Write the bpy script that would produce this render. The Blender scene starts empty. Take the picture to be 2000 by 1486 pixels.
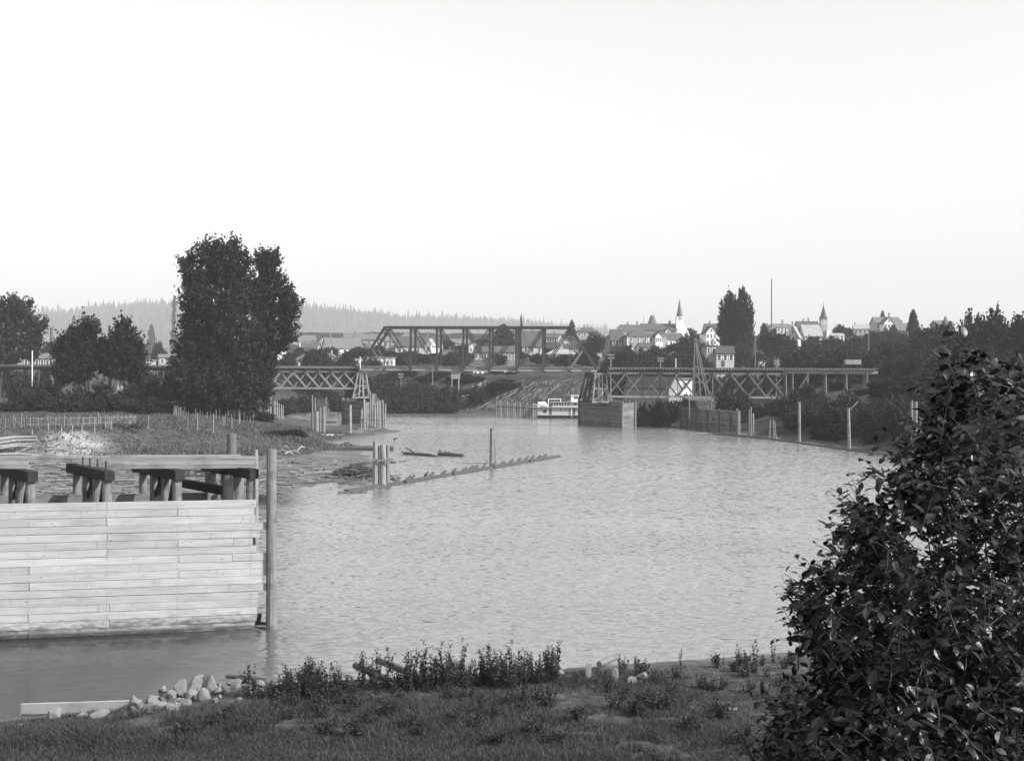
import bpy, bmesh, math, random
import numpy as np
from mathutils import Vector, Matrix
random.seed(11)
rng = np.random.default_rng(11)
sc = bpy.context.scene
COL = sc.collection

# ------------------------------------------------------------------ camera
F, CX, CY, CAMZ, ROLL = 2350.0, 1000.0, 735.0, 10.0, math.radians(0.3)
RT = Vector((math.cos(ROLL), 0, math.sin(ROLL)))
UP = Vector((-math.sin(ROLL), 0, math.cos(ROLL)))
FW = Vector((0, 1, 0))
cam_d = bpy.data.cameras.new('camera')
cam = bpy.data.objects.new('camera', cam_d)
COL.objects.link(cam)
cam_d.sensor_width = 36
cam_d.lens = F / 2000 * 36
cam_d.shift_y = (CY - 743) / 2000
cam_d.clip_start, cam_d.clip_end = 0.1, 20000
cam.matrix_world = Matrix(((RT.x, UP.x, 0, 0), (RT.y, UP.y, -1, 0), (RT.z, UP.z, 0, CAMZ), (0, 0, 0, 1)))
sc.camera = cam

# ------------------------------------------------------------------ sky, sun, exposure
SUN_AZ, SUN_EL = 118.0, 36.0          # azimuth clockwise from +Y
world = bpy.data.worlds.new('World'); sc.world = world
world.use_nodes = True
nt = world.node_tree; nt.nodes.clear()
wo = nt.nodes.new('ShaderNodeOutputWorld'); bg = nt.nodes.new('ShaderNodeBackground')
sky = nt.nodes.new('ShaderNodeTexSky'); sky.sky_type = 'NISHITA'; sky.sun_disc = False
sky.sun_elevation = math.radians(SUN_EL); sky.sun_rotation = math.radians(SUN_AZ)
sky.air_density, sky.dust_density, sky.ozone_density = 1.0, 2.5, 1.0
sep = nt.nodes.new('ShaderNodeSeparateColor')      # a blue-sensitive plate: the sky seen in its blue light, as grey
nt.links.new(sky.outputs[0], sep.inputs[0])
nt.links.new(sep.outputs[2], bg.inputs[0])
bg.inputs[1].default_value = 0.15
nt.links.new(bg.outputs[0], wo.inputs[0])
sun_d = bpy.data.lights.new('sun', 'SUN'); sun = bpy.data.objects.new('sun', sun_d); COL.objects.link(sun)
sun_d.energy, sun_d.angle, sun_d.color = 4.8, math.radians(0.5), (1, 1, 1)
_a, _e = math.radians(SUN_AZ), math.radians(SUN_EL)
SUNV = Vector((math.sin(_a) * math.cos(_e), math.cos(_a) * math.cos(_e), math.sin(_e)))
sun.rotation_euler = SUNV.to_track_quat('Z', 'Y').to_euler()
sun.location = (60, -40, 80)
sc.view_settings.view_transform = 'Standard'
sc.view_settings.look = 'None'
sc.view_settings.exposure = 0.72
sc.view_settings.gamma = 1.0
sc.cycles.use_denoising = True
sc.cycles.max_bounces = 6
sc.cycles.diffuse_bounces = 2
sc.cycles.glossy_bounces = 3
sc.cycles.volume_bounces = 0

# ------------------------------------------------------------------ picking helpers (camera rays)
def ray(px, py):
    return RT * ((px - CX) / F) + UP * (-(py - CY) / F) + FW
CP = Vector((0, 0, CAMZ))
def P(px, py, Y):
    return CP + ray(px, py) * Y
def W(px, py, z=0.0):
    d = ray(px, py)
    return CP + d * ((z - CAMZ) / d.z)
def MPP(Y):
    return Y / F
def sstep(a, b, x):
    t = np.clip((np.asarray(x, float) - a) / (b - a), 0, 1)
    return t * t * (3 - 2 * t)
def vnoise(x, y, seed=0):
    x = np.asarray(x, float); y = np.asarray(y, float)
    xi = np.floor(x); yi = np.floor(y); fx = x - xi; fy = y - yi
    fx = fx * fx * (3 - 2 * fx); fy = fy * fy * (3 - 2 * fy)
    def h(a, b):
        s = np.sin(a * 127.1 + b * 311.7 + seed * 74.7) * 43758.5453
        return s - np.floor(s)
    return (h(xi, yi) * (1 - fx) + h(xi + 1, yi) * fx) * (1 - fy) + (h(xi, yi + 1) * (1 - fx) + h(xi + 1, yi + 1) * fx) * fy
def fbm(x, y, seed=0, n=4):
    r = 0; a = 0.5
    for i in range(n):
        r = r + a * vnoise(np.asarray(x) * 2 ** i, np.asarray(y) * 2 ** i, seed + i * 3); a *= 0.5
    return r

# ------------------------------------------------------------------ materials (all grey: the photograph is black and white)
def mat(name, v, rough=0.85, var=0.3, scale=3.0, stretch=(1, 1, 1), bump=0.15, spec=0.3, island=0.0, fine=True, stain=None):
    m = bpy.data.materials.new(name); m.use_nodes = True
    n = m.node_tree.nodes; l = m.node_tree.links
    b = n['Principled BSDF']
    b.inputs['Roughness'].default_value = rough
    b.inputs['Specular IOR Level'].default_value = spec
    tc = n.new('ShaderNodeTexCoord'); mp = n.new('ShaderNodeMapping')
    mp.inputs['Scale'].default_value = stretch
    l.new(tc.outputs['Object'], mp.inputs[0])
    nz = n.new('ShaderNodeTexNoise'); nz.inputs['Scale'].default_value = scale; nz.inputs['Detail'].default_value = 6 if fine else 2
    nz.inputs['Roughness'].default_value = 0.62
    l.new(mp.outputs[0], nz.inputs['Vector'])
    mr = n.new('ShaderNodeMapRange')
    mr.inputs[1].default_value = 0.25; mr.inputs[2].default_value = 0.75
    mr.inputs[3].default_value = v * (1 - var); mr.inputs[4].default_value = v * (1 + var)
    l.new(nz.outputs[0], mr.inputs[0])
    out = mr.outputs[0]
    if island:
        g = n.new('ShaderNodeNewGeometry'); mi = n.new('ShaderNodeMapRange')
        mi.inputs[3].default_value = 1 - island; mi.inputs[4].default_value = 1 + island
        l.new(g.outputs['Random Per Island'], mi.inputs[0])
        mu = n.new('ShaderNodeMath'); mu.operation = 'MULTIPLY'
        l.new(out, mu.inputs[0]); l.new(mi.outputs[0], mu.inputs[1]); out = mu.outputs[0]
    if stain:                                    # dark blotches of dirt or damp with a shape of their own
        s_scale, s_lo, s_hi, s_mul = stain
        n2 = n.new('ShaderNodeTexNoise'); n2.inputs['Scale'].default_value = s_scale; n2.inputs['Detail'].default_value = 5
        l.new(tc.outputs['Object'], n2.inputs['Vector'])
        m2 = n.new('ShaderNodeMapRange'); m2.inputs[1].default_value = s_lo; m2.inputs[2].default_value = s_hi
        m2.inputs[3].default_value = 1; m2.inputs[4].default_value = s_mul
        l.new(n2.outputs[0], m2.inputs[0])
        mu = n.new('ShaderNodeMath'); mu.operation = 'MULTIPLY'
        l.new(out, mu.inputs[0]); l.new(m2.outputs[0], mu.inputs[1]); out = mu.outputs[0]
    cb = n.new('ShaderNodeCombineColor')
    for i in range(3): l.new(out, cb.inputs[i])
    l.new(cb.outputs[0], b.inputs['Base Color'])
    if bump:
        bp = n.new('ShaderNodeBump'); bp.inputs['Strength'].default_value = bump; bp.inputs['Distance'].default_value = 0.03
        l.new(nz.outputs[0], bp.inputs['Height']); l.new(bp.outputs[0], b.inputs['Normal'])
    return m
def foliage_mat(name, v, var=0.55, rough=0.75, spec=0.15, trans=0.25):
    m = bpy.data.materials.new(name); m.use_nodes = True
    n = m.node_tree.nodes; l = m.node_tree.links
    b = n['Principled BSDF']; o = n['Material Output']
    b.inputs['Roughness'].default_value = rough; b.inputs['Specular IOR Level'].default_value = spec
    g = n.new('ShaderNodeNewGeometry'); mr = n.new('ShaderNodeMapRange')
    mr.inputs[3].default_value = v * (1 - var); mr.inputs[4].default_value = v * (1 + var)
    l.new(g.outputs['Random Per Island'], mr.inputs[0])
    cb = n.new('ShaderNodeCombineColor')
    for i in range(3): l.new(mr.outputs[0], cb.inputs[i])
    l.new(cb.outputs[0], b.inputs['Base Color'])
    t = n.new('ShaderNodeBsdfTranslucent'); l.new(cb.outputs[0], t.inputs[0])
    mx = n.new('ShaderNodeMixShader'); mx.inputs[0].default_value = trans
    l.new(b.outputs[0], mx.inputs[1]); l.new(t.outputs[0], mx.inputs[2]); l.new(mx.outputs[0], o.inputs[0])
    return m
M = {}
M['plank'] = mat('weathered_plank', 0.31, 0.85, 0.16, 2.2, (0.35, 0.35, 5.0), 0.2, 0.2, island=0.13, stain=(0.9, 0.55, 0.75, 0.8))
M['timber'] = mat('shaded_weathered_timber', 0.15, 0.85, 0.3, 2.5, (0.6, 0.6, 4.0), 0.2, 0.2, island=0.1, stain=(1.7, 0.55, 0.7, 0.6))
M['darktimber'] = mat('tarred_shaded_timber', 0.05, 0.8, 0.35, 3, (1, 1, 1), 0.2, 0.2)
M['pile'] = mat('piling_wood', 0.155, 0.85, 0.35, 5, (3, 3, 0.3), 0.4, 0.2, stain=(2.0, 0.5, 0.68, 0.6))
M['palepile'] = mat('pale_piling_wood', 0.21, 0.85, 0.3, 5, (3, 3, 0.3), 0.4, 0.2, stain=(2.0, 0.5, 0.68, 0.6))
M['greypile'] = mat('grey_piling_wood', 0.11, 0.85, 0.35, 5, (3, 3, 0.3), 0.4, 0.2)
M['log'] = mat('wet_log', 0.07, 0.7, 0.4, 4, (1, 1, 1), 0.4, 0.3)
M['darklog'] = mat('dark_wet_log', 0.05, 0.6, 0.4, 4, (1, 1, 1), 0.4, 0.3)
M['drift'] = mat('bleached_driftwood', 0.27, 0.9, 0.35, 3, (1, 1, 1), 0.3, 0.2, island=0.35)
M['driftgrey'] = mat('grey_driftwood', 0.12, 0.9, 0.4, 3, (1, 1, 1), 0.3, 0.2, island=0.5)
M['litter'] = mat('bark_litter', 0.10, 0.9, 0.4, 3, (1, 1, 1), 0.0, 0.1, island=0.75)
M['rock'] = mat('river_rock', 0.16, 0.9, 0.3, 2.5, (1, 1, 1), 0.5, 0.2, stain=(3.0, 0.55, 0.7, 0.6))
M['greystone'] = mat('grey_stone', 0.09, 0.9, 0.35, 3, (1, 1, 1), 0.4, 0.2)
M['steel'] = mat('bridge_iron', 0.038, 0.6, 0.3, 1.5, (1, 1, 1), 0.0, 0.3)
M['tar_shade'] = mat('creosoted_shaded_timber', 0.022, 0.8, 0.4, 3, (1, 1, 1), 0.2, 0.2)
M['palegirder'] = mat('pale_girder', 0.30, 0.85, 0.2, 1.5, (0.3, 0.3, 2), 0.0, 0.2)
M['girder'] = mat('bridge_timber', 0.13, 0.8, 0.3, 1.5, (0.3, 0.3, 3), 0.0, 0.2)
M['stringer'] = mat('grey_weathered_stringer', 0.19, 0.9, 0.3, 2.2, (0.4, 0.4, 7), 0.3, 0.2, island=0.2, stain=(1.2, 0.5, 0.7, 0.6))
M['darktrestle'] = mat('dark_trestle_timber', 0.05, 0.85, 0.3, 1.5, (1, 1, 1), 0.0, 0.2, island=0.2)
M['trestle'] = mat('trestle_timber', 0.12, 0.85, 0.3, 1.5, (1, 1, 1), 0.0, 0.2, island=0.2)
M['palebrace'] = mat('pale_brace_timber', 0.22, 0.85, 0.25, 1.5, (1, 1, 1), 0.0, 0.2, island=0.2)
M['pierwall'] = mat('pier_planking', 0.17, 0.9, 0.4, 1.2, (0.3, 0.3, 3.0), 0.2, 0.2, island=0.25, stain=(0.5, 0.5, 0.7, 0.5))
M['white'] = mat('white_paint', 0.72, 0.7, 0.1, 1.0, bump=0)
M['cream'] = mat('cream_paint', 0.40, 0.75, 0.12, 1.0, bump=0)
M['grey'] = mat('grey_paint', 0.26, 0.8, 0.2, 0.7, (1, 1, 0.3), bump=0)
M['boards'] = mat('bare_boards', 0.2, 0.85, 0.35, 2.0, (4, 4, 0.2), bump=0, island=0.2)
M['dark'] = mat('dark_boards', 0.08, 0.85, 0.3, 1.0, bump=0)
M['roof'] = mat('shingle_roof', 0.07, 0.9, 0.3, 1.2, (0.4, 0.4, 3), bump=0)
M['roofmid'] = mat('grey_shingle_roof', 0.12, 0.9, 0.3, 1.2, (0.4, 0.4, 3), bump=0)
M['roofpale'] = mat('pale_shingle_roof', 0.26, 0.9, 0.25, 1.2, (0.4, 0.4, 3), bump=0)
M['roofdark'] = mat('dark_shingle_roof', 0.05, 0.9, 0.3, 1.2, (0.4, 0.4, 3), bump=0)
M['pane'] = mat('window_glass', 0.03, 0.25, 0.3, 2.0, bump=0, spec=0.5)
M['brick'] = mat('chimney_brick', 0.16, 0.9, 0.3, 3.0, bump=0)
M['ironrod'] = mat('rusty_iron', 0.03, 0.7, 0.3, 5.0, bump=0)
M['bark'] = mat('tree_bark', 0.06, 0.9, 0.4, 4, (2, 2, 0.4), 0.3, 0.1)
M['palebark'] = mat('pale_tree_bark', 0.32, 0.9, 0.4, 4, (2, 2, 0.4), 0.2, 0.1)
M['wire'] = mat('line_wire', 0.05, 0.7, 0.1, 1, bump=0)
M['f_big'] = foliage_mat('cottonwood_leaves', 0.026, 0.75)
M['f_dark'] = foliage_mat('dark_tree_leaves', 0.019)
M['f_mid'] = foliage_mat('tree_leaves', 0.028)
M['f_far'] = foliage_mat('distant_tree_leaves', 0.024)
M['f_shrub'] = foliage_mat('shrub_leaves', 0.026)
M['f_conifer'] = foliage_mat('conifer_needles', 0.022, 0.4)
M['f_bush'] = foliage_mat('foreground_bush_leaves', 0.016, 0.6, 0.4, 0.4, 0.08)
M['f_grass'] = foliage_mat('grass_blades', 0.058, 0.9)
M['f_weed'] = foliage_mat('weed_leaves', 0.042, 0.6)
M['f_dry'] = foliage_mat('dry_stalks', 0.11, 0.5)
M['f_field'] = foliage_mat('field_grass', 0.085, 0.6)

# ------------------------------------------------------------------ mesh builder and scene objects
ORG = {}
class MB:
    def __init__(s): s.v = []; s.f = []
    def raw(s, vs, fs):
        o = len(s.v); s.v += [tuple(p) for p in vs]; s.f += [tuple(i + o for i in q) for q in fs]; return s
    def hexa(s, p):                 # p: 4 bottom (ccw), 4 top
        return s.raw(p, [(3, 2, 1, 0), (4, 5, 6, 7), (0, 1, 5, 4), (1, 2, 6, 5), (2, 3, 7, 6), (3, 0, 4, 7)])
    def box(s, c, d, rz=0.0):
        x, y, z = d[0] / 2, d[1] / 2, d[2] / 2; ca, sa = math.cos(rz), math.sin(rz)
        ps = [(-x, -y, -z), (x, -y, -z), (x, y, -z), (-x, y, -z), (-x, -y, z), (x, -y, z), (x, y, z), (-x, y, z)]
        return s.hexa([(c[0] + a * ca - b * sa, c[1] + a * sa + b * ca, c[2] + e) for a, b, e in ps])
    def beam(s, p0, p1, w, h):      # w across (horizontal), h in the vertical-ish direction
        p0, p1 = Vector(p0), Vector(p1); d = (p1 - p0).normalized()
        a = d.cross(Vector((0, 0, 1)))
        if a.length < 0.05: a = Vector((1, 0, 0)) - d * d.x
        a.normalize(); b = a.cross(d).normalized()
        a *= w / 2; b *= h / 2
        return s.hexa([p0 - a - b, p0 + a - b, p1 + a - b, p1 - a - b, p0 - a + b, p0 + a + b, p1 + a + b, p1 - a + b])
    def path(s, pts, rad, n=8, jit=0.0):
        pts = [Vector(p) for p in pts]; rings = []
        ref = None
        for i, p in enumerate(pts):
            d = (pts[min(i + 1, len(pts) - 1)] - pts[max(i - 1, 0)]).normalized()
            if ref is None:
                ref = Vector((0, 0, 1)) if abs(d.z) < 0.8 else Vector((1, 0, 0))
            a = (ref - d * ref.dot(d)).normalized(); b = d.cross(a); ref = a
            r = rad[i] if hasattr(rad, '__len__') else rad
            rings.append([p + (a * math.cos(2 * math.pi * k / n) + b * math.sin(2 * math.pi * k / n)) * r * (1 + jit * random.uniform(-1, 1)) for k in range(n)])
        vs = [q for rr in rings for q in rr]; fs = []
        for i in range(len(pts) - 1):
            for k in range(n):
                fs.append((i * n + k, i * n + (k + 1) % n, (i + 1) * n + (k + 1) % n, (i + 1) * n + k))
        fs.append(tuple(range(n - 1, -1, -1))); fs.append(tuple((len(pts) - 1) * n + k for k in range(n)))
        return s.raw(vs, fs)
    def tube(s, p0, p1, r0, r1=None, n=8, jit=0.0):
        return s.path([p0, p1], [r0, r0 if r1 is None else r1], n, jit)
    def build(s, name, m, parent=None, local=False, smooth=False):
        me = bpy.data.meshes.new(name)
        o = Vector((0, 0, 0))
        if parent is not None and not local: o = ORG[parent.name]
        me.from_pydata([(p[0] - o[0], p[1] - o[1], p[2] - o[2]) for p in s.v], [], s.f)
        me.materials.append(m)
        if smooth: me.polygons.foreach_set('use_smooth', [True] * len(me.polygons))
        ob = bpy.data.objects.new(name, me); COL.objects.link(ob)
        if parent is not None: ob.parent = parent
        ORG[ob.name] = o
        return ob
def meta(o, label, cat, group=None):
    o['label'] = label; o['category'] = cat
    if group: o['group'] = group
    return o
def thing(name, label, cat, loc, group=None, rz=0.0):
    o = bpy.data.objects.new(name, None); COL.objects.link(o)
    o.empty_display_size = 0.5
    o.location = loc; o.rotation_euler = (0, 0, rz); ORG[o.name] = Vector(loc)
    return meta(o, label, cat, group)
def solo(name, mb, m, label, cat, loc, group=None, smooth=False):
    me = bpy.data.meshes.new(name)
    me.from_pydata([(p[0] - loc[0], p[1] - loc[1], p[2] - loc[2]) for p in mb.v], [], mb.f)
    me.materials.append(m)
    if smooth: me.polygons.foreach_set('use_smooth', [True] * len(me.polygons))
    ob = bpy.data.objects.new(name, me); COL.objects.link(ob); ob.location = loc
    ORG[ob.name] = Vector(loc)
    return meta(ob, label, cat, group)
def np_mesh(name, V, Q, m, smooth=False):
    V = np.asarray(V, np.float32); Q = np.asarray(Q, np.int32); k = Q.shape[1]
    me = bpy.data.meshes.new(name)
    me.vertices.add(len(V)); me.vertices.foreach_set('co', V.ravel())
    me.loops.add(Q.size); me.loops.foreach_set('vertex_index', Q.ravel())
    me.polygons.add(len(Q)); me.polygons.foreach_set('loop_start', np.arange(0, Q.size, k, dtype=np.int32))
    if smooth: me.polygons.foreach_set('use_smooth', np.ones(len(Q), bool))
    me.update(); me.validate(); me.materials.append(m)
    return me
def link(name, me, parent=None, kind=None):
    o = bpy.data.objects.new(name, me); COL.objects.link(o)
    if parent is not None: o.parent = parent; ORG[o.name] = ORG.get(parent.name, Vector((0, 0, 0)))
    if kind: o['kind'] = kind
    return o
def dup(root, loc, rz=0.0, scale=None, label=None, group=None):
    def rec(o, par):
        c = o.copy(); COL.objects.link(c)
        if par is not None: c.parent = par
        for ch in o.children: rec(ch, c)
        return c
    r = rec(root, None); r.location = loc; r.rotation_euler = (0, 0, rz)
    if scale is not None: r.scale = scale
    if label: r['label'] = label
    if group: r['group'] = group
    return r
# ------------------------------------------------------------------ the river's shoreline (z = 0) and the ground
SH_PX = [(-900, 1520), (-300, 1450), (20, 1402), (150, 1390), (250, 1378), (400, 1350), (520, 1338), (700, 1326), (900, 1316), (1090, 1306),
         (1300, 1292), (1450, 1281), (1560, 1272), (1700, 1255), (1900, 1220), (2150, 1150), (2260, 1080), (2200, 1000), (2000, 928), (1850, 893),
         (1760, 876), (1620, 862), (1500, 853), (1440, 848), (1330, 833), (1243, 827), (1137, 813.5), (1045, 812.5), (970, 811), (880, 806),
         (755, 805), (640, 803), (530, 806), (560, 818), (600, 824), (640, 834), (700, 830), (748, 834), (757, 840), (782, 843), (690, 855),
         (645, 863), (668, 871), (700, 883), (722, 897), (738, 915), (739, 935), (700, 941), (655, 938), (612, 946), (560, 957), (505, 967),
         (27, 975), (-300, 985), (-1500, 1010)]
SH = np.array([[W(a, b).x, W(a, b).y] for a, b in SH_PX])
SH = np.vstack([[-700, 22], SH, [-700, 95]])
def shore_dist(x, y):
    x = np.asarray(x, float); y = np.asarray(y, float)
    d = np.full(x.shape, 1e9); inside = np.zeros(x.shape, bool)
    n = len(SH)
    for i in range(n):
        ax, ay = SH[i]; bx, by = SH[(i + 1) % n]
        ux, uy = bx - ax, by - ay; L = ux * ux + uy * uy
        t = np.clip(((x - ax) * ux + (y - ay) * uy) / L, 0, 1)
        d = np.minimum(d, np.hypot(x - ax - t * ux, y - ay - t * uy))
        c = ((ay > y) != (by > y))
        with np.errstate(divide='ignore', invalid='ignore'):
            inside ^= c & (x < (bx - ax) * (y - ay) / (by - ay if by != ay else 1e-9) + ax)
    d = np.where(inside, -d, d)
    return d + (fbm(x * .3, y * .3, 55) - .33) * 3.2 * sstep(84, 92, y) * (1 - sstep(185, 200, y)) * (x < 5) * (np.abs(d) < 12)
RIDGE = np.array([(-900, 625), (-200, 618), (60, 614), (100, 609), (150, 605), (200, 598), (260, 594), (340, 590), (450, 592), (580, 598), (640, 602),
                  (700, 608), (760, 616), (840, 619), (900, 621), (960, 623), (1020, 627), (1100, 635), (1180, 643), (1250, 652), (1400, 662), (3000, 668)], float)
LB = np.array([(-300, 892, 842, 3.2), (27, 890, 842, 3.2), (120, 889, 845, 3.2), (215, 888, 838, 3.2), (300, 888, 827, 3.2), (400, 887, 830, 3.1), (450, 886, 834, 2.8), (520, 882, 842, 2.1), (600, 876, 857, 1.3), (650, 869, 862, .7)], float)
def left_bank(px):                 # where the mud ends and the grassy bank begins, and where the bank tops out
    q = np.clip(px, -300, 650); pa = np.interp(q, LB[:, 0], LB[:, 1]); pb = np.interp(q, LB[:, 0], LB[:, 2]); zt = np.interp(q, LB[:, 0], LB[:, 3])
    hz_ = 735 + (q - 1000) * 0.0052
    return 9.25 * F / (pa - hz_), (10 - zt) * F / (pb - hz_), zt
def hgt(x, y, full=False):
    x = np.asarray(x, float); y = np.asarray(y, float)
    s = shore_dist(x, y); sp = np.maximum(s, 0)
    px = 1000 + F * x / np.maximum(y, 5)
    wob = fbm(x * 0.08, y * 0.08, 3) - 0.47
    near = 0.14 * np.minimum(sp, 3) + 0.045 * np.clip(sp - 3, 0, 40)
    r = np.hypot(x - 1.5, np.minimum(y, 0) * 0 + np.maximum(y, 0))
    bluff = 8.35 - 0.72 * np.maximum(r - 4.0, 0)
    bluff = np.where(y < 4, 8.35 - 0.10 * np.maximum(np.abs(x - 1.5) - 14, 0), bluff)
    near = np.maximum(near, np.minimum(bluff, 8.4))
    ya, yb, zt = left_bank(px)
    left = np.minimum(0.02 * sp, 0.8) * (1 - 0.0) + (zt - 0.6) * sstep(ya - 2, yb, y) * sstep(0, 7, sp) + 0.004 * np.maximum(y - yb, 0)
    farA = 10.4 * sstep(-3, 24, sp) ** 1.0 + 0.078 * np.clip(sp - 24, 0, 290)
    farA = farA * (1 - 0.62 * sstep(520, 380, px))
    bench = 2.6 * sstep(0, 9, sp) + 1.4 * sstep(9, 46, sp) + 7.0 * sstep(46, 92, sp) + 0.082 * np.clip(sp - 92, 0, 260)
    right = 2.0 * sstep(0, 6, sp) + 5.8 * sstep(5, 32, sp) + 3.0 * sstep(35, 90, sp) + 0.08 * np.clip(sp - 80, 0, 270)
    wB = sstep(1150, 1205, px); wC = sstep(1500, 1620, px)
    far = farA * (1 - wB) + bench * wB
    far = far * (1 - wC) + right * wC
    wL = (1 - sstep(268, 318, y)) * (1 - sstep(760, 800, px))
    h = far * (1 - wL) + left * wL
    wN = 1 - sstep(62, 86, y)
    h = h * (1 - wN) + near * wN
    h = h + wob * np.clip(sp * 0.12, 0, 0.35 + 1.6 * sstep(200, 330, y)) * (1 - wN * 0.6)
    h = h + (fbm(x * 0.9, y * 0.9, 9) - 0.47) * np.clip(sp * 0.1, 0, 0.22)
    ry = np.interp(px, RIDGE[:, 0], RIDGE[:, 1]) + 11
    zr = 10 + (735 + (px - 1000) * 0.0052 - ry) * 4200 / F
    hill = zr * sstep(2300, 4150, y) * (1 - 0.8 * sstep(4260, 6000, y))
    h = np.where(y > 700, np.maximum(h * (1 - 0.5 * sstep(700, 1100, y)), hill), h)
    under = -np.clip(-s * 0.16, 0, 1.6) - 0.03
    h = np.where(s < 0, under, h + 0.02)
    return (h, s, px) if full else h
def gz(x, y): return float(hgt(np.array([x]), np.array([y]))[0])
def G(px, py):                      # where the ray through a pixel meets the ground
    d = ray(px, py)
    t = np.concatenate([np.arange(6, 60, 0.1), np.arange(60, 420, 0.5), np.arange(420, 1200, 2)])
    x = CP.x + d.x * t; y = CP.y + d.y * t; z = CP.z + d.z * t
    g = np.maximum(hgt(x, y), 0)
    k = np.argmax(z < g)
    if z[k] >= g[k]: k = len(t) - 1
    return Vector((x[k], y[k], float(g[k])))

ys = np.concatenate([np.arange(-60, 0, 6), np.arange(0, 26, 0.6), np.arange(26, 46, 0.3), np.arange(46, 100, 1.5), np.arange(100, 215, 0.9), np.arange(215, 420, 1.6),
                     np.arange(420, 760, 5), np.geomspace(760, 7000, 110)])
tx = np.concatenate([np.linspace(-2.2, -0.56, 50), np.linspace(-0.55, 0.55, 440), np.linspace(0.56, 2.2, 50)])
YY, TT = np.meshgrid(ys, tx, indexing='ij')
XX = TT * (np.maximum(YY, 0) + 14)
HH, SS, PXX = hgt(XX, YY, True)
ny, nx = YY.shape
V = np.stack([XX, YY, HH], -1).reshape(-1, 3)
idx = np.arange(ny * nx).reshape(ny, nx)
Q = np.stack([idx[:-1, :-1], idx[:-1, 1:], idx[1:, 1:], idx[1:, :-1]], -1).reshape(-1, 4)

def ground_material():
    m = bpy.data.materials.new('ground_cover'); m.use_nodes = True
    n = m.node_tree.nodes; l = m.node_tree.links; b = n['Principled BSDF']
    b.inputs['Roughness'].default_value = 0.95; b.inputs['Specular IOR Level'].default_value = 0.1
    tc = n.new('ShaderNodeTexCoord')
    def noise(scale, detail, lo, hi, a, c, st=(1, 1, 1)):
        mp = n.new('ShaderNodeMapping'); mp.inputs['Scale'].default_value = st
        l.new(tc.outputs['Object'], mp.inputs[0])
        z = n.new('ShaderNodeTexNoise'); z.inputs['Scale'].default_value = scale; z.inputs['Detail'].default_value = detail
        z.inputs['Roughness'].default_value = 0.68
        l.new(mp.outputs[0], z.inputs['Vector'])
        r = n.new('ShaderNodeMapRange'); r.inputs[1].default_value = lo; r.inputs[2].default_value = hi
        r.inputs[3].default_value = a; r.inputs[4].default_value = c
        l.new(z.outputs[0], r.inputs[0]); return r.outputs[0], z.outputs[0]
    at = n.new('ShaderNodeAttribute'); at.attribute_name = 'cover'
    sp = n.new('ShaderNodeSeparateColor'); l.new(at.outputs['Color'], sp.inputs[0])
    at2 = n.new('ShaderNodeAttribute'); at2.attribute_name = 'dark'
    grass, gn = noise(0.55, 9, 0.3, 0.72, 0.03, 0.105)
    dirt, _ = noise(0.22, 9, 0.3, 0.7, 0.015, 0.06)
    mud, mn = noise(0.45, 9, 0.32, 0.66, 0.055, 0.17, (0.35, 1.0, 1.0))
    sand, _ = noise(0.8, 8, 0.3, 0.7, 0.10, 0.30)
    neargrass, _ = noise(1.6, 9, 0.32, 0.68, 0.015, 0.11)
    def mix(f, a, c):
        x = n.new('ShaderNodeMix'); x.data_type = 'FLOAT'
        l.new(f, x.inputs[0]); l.new(a, x.inputs[2]); l.new(c, x.inputs[3]); return x.outputs[0]
    o = mix(sp.outputs[2], grass, dirt); o = mix(at2.outputs['Fac'], o, neargrass); o = mix(sp.outputs[0], o, mud); o = mix(sp.outputs[1], o, sand)
    cb = n.new('ShaderNodeCombineColor')
    for i in range(3): l.new(o, cb.inputs[i])
    l.new(cb.outputs[0], b.inputs['Base Color'])
    bp = n.new('ShaderNodeBump'); bp.inputs['Strength'].default_value = 0.6; bp.inputs['Distance'].default_value = 0.25
    l.new(gn, bp.inputs['Height']); l.new(bp.outputs[0], b.inputs['Normal'])
    return m
gm = np_mesh('ground', V, Q, ground_material(), smooth=True)
wl = (YY > 70) & (YY < 290) & (PXX < 790)
noi = fbm(XX * 0.12, YY * 0.12, 21)
_ya = left_bank(PXX)[0]
mud = np.where(wl, 1 - sstep(-2.5, 2.0, YY - _ya + 9 * (noi - 0.5)), 0)
mud = np.maximum(mud, np.where(wl, 1 - sstep(1.0, 3.0, SS + 3 * (noi - .5)), 0)) * np.where(YY > 160, .45, 1)
mud = np.maximum(mud, np.where((YY > 290) | (PXX > 1200), 1 - sstep(0.5, 2.5, SS), 0) * 0.7)
mud = np.maximum(mud, np.where(YY < 60, 1 - sstep(0.3, 1.0, SS), 0) * 0.6)
# the bare patch of pale dirt in the left bank, and the pale path on the far bank top
p1 = G(150, 872)
sand = np.exp(-(((XX - p1.x) / 3.0) ** 2 + ((YY - p1.y) / 4.0) ** 4)) * 2.2 * (noi * 1.9 - .15)
sand = np.clip(sand, 0, 1)
sand = np.where((SS < 0) | (YY > 300) , 0, sand)
dirt = np.where((YY > 285) | (PXX > 1180), 1.0, 0)
dark = np.where(YY < 75, 1.0, 0)
cov = np.stack([np.clip(mud, 0, 1), sand, dirt, np.ones_like(mud)], -1).reshape(-1, 4).astype(np.float32)
ca = gm.color_attributes.new('cover', 'FLOAT_COLOR', 'POINT'); ca.data.foreach_set('color', cov.ravel())
da = gm.attributes.new('dark', 'FLOAT', 'POINT'); da.data.foreach_set('value', dark.reshape(-1).astype(np.float32))
ground = link('ground', gm, kind='structure')

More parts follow.
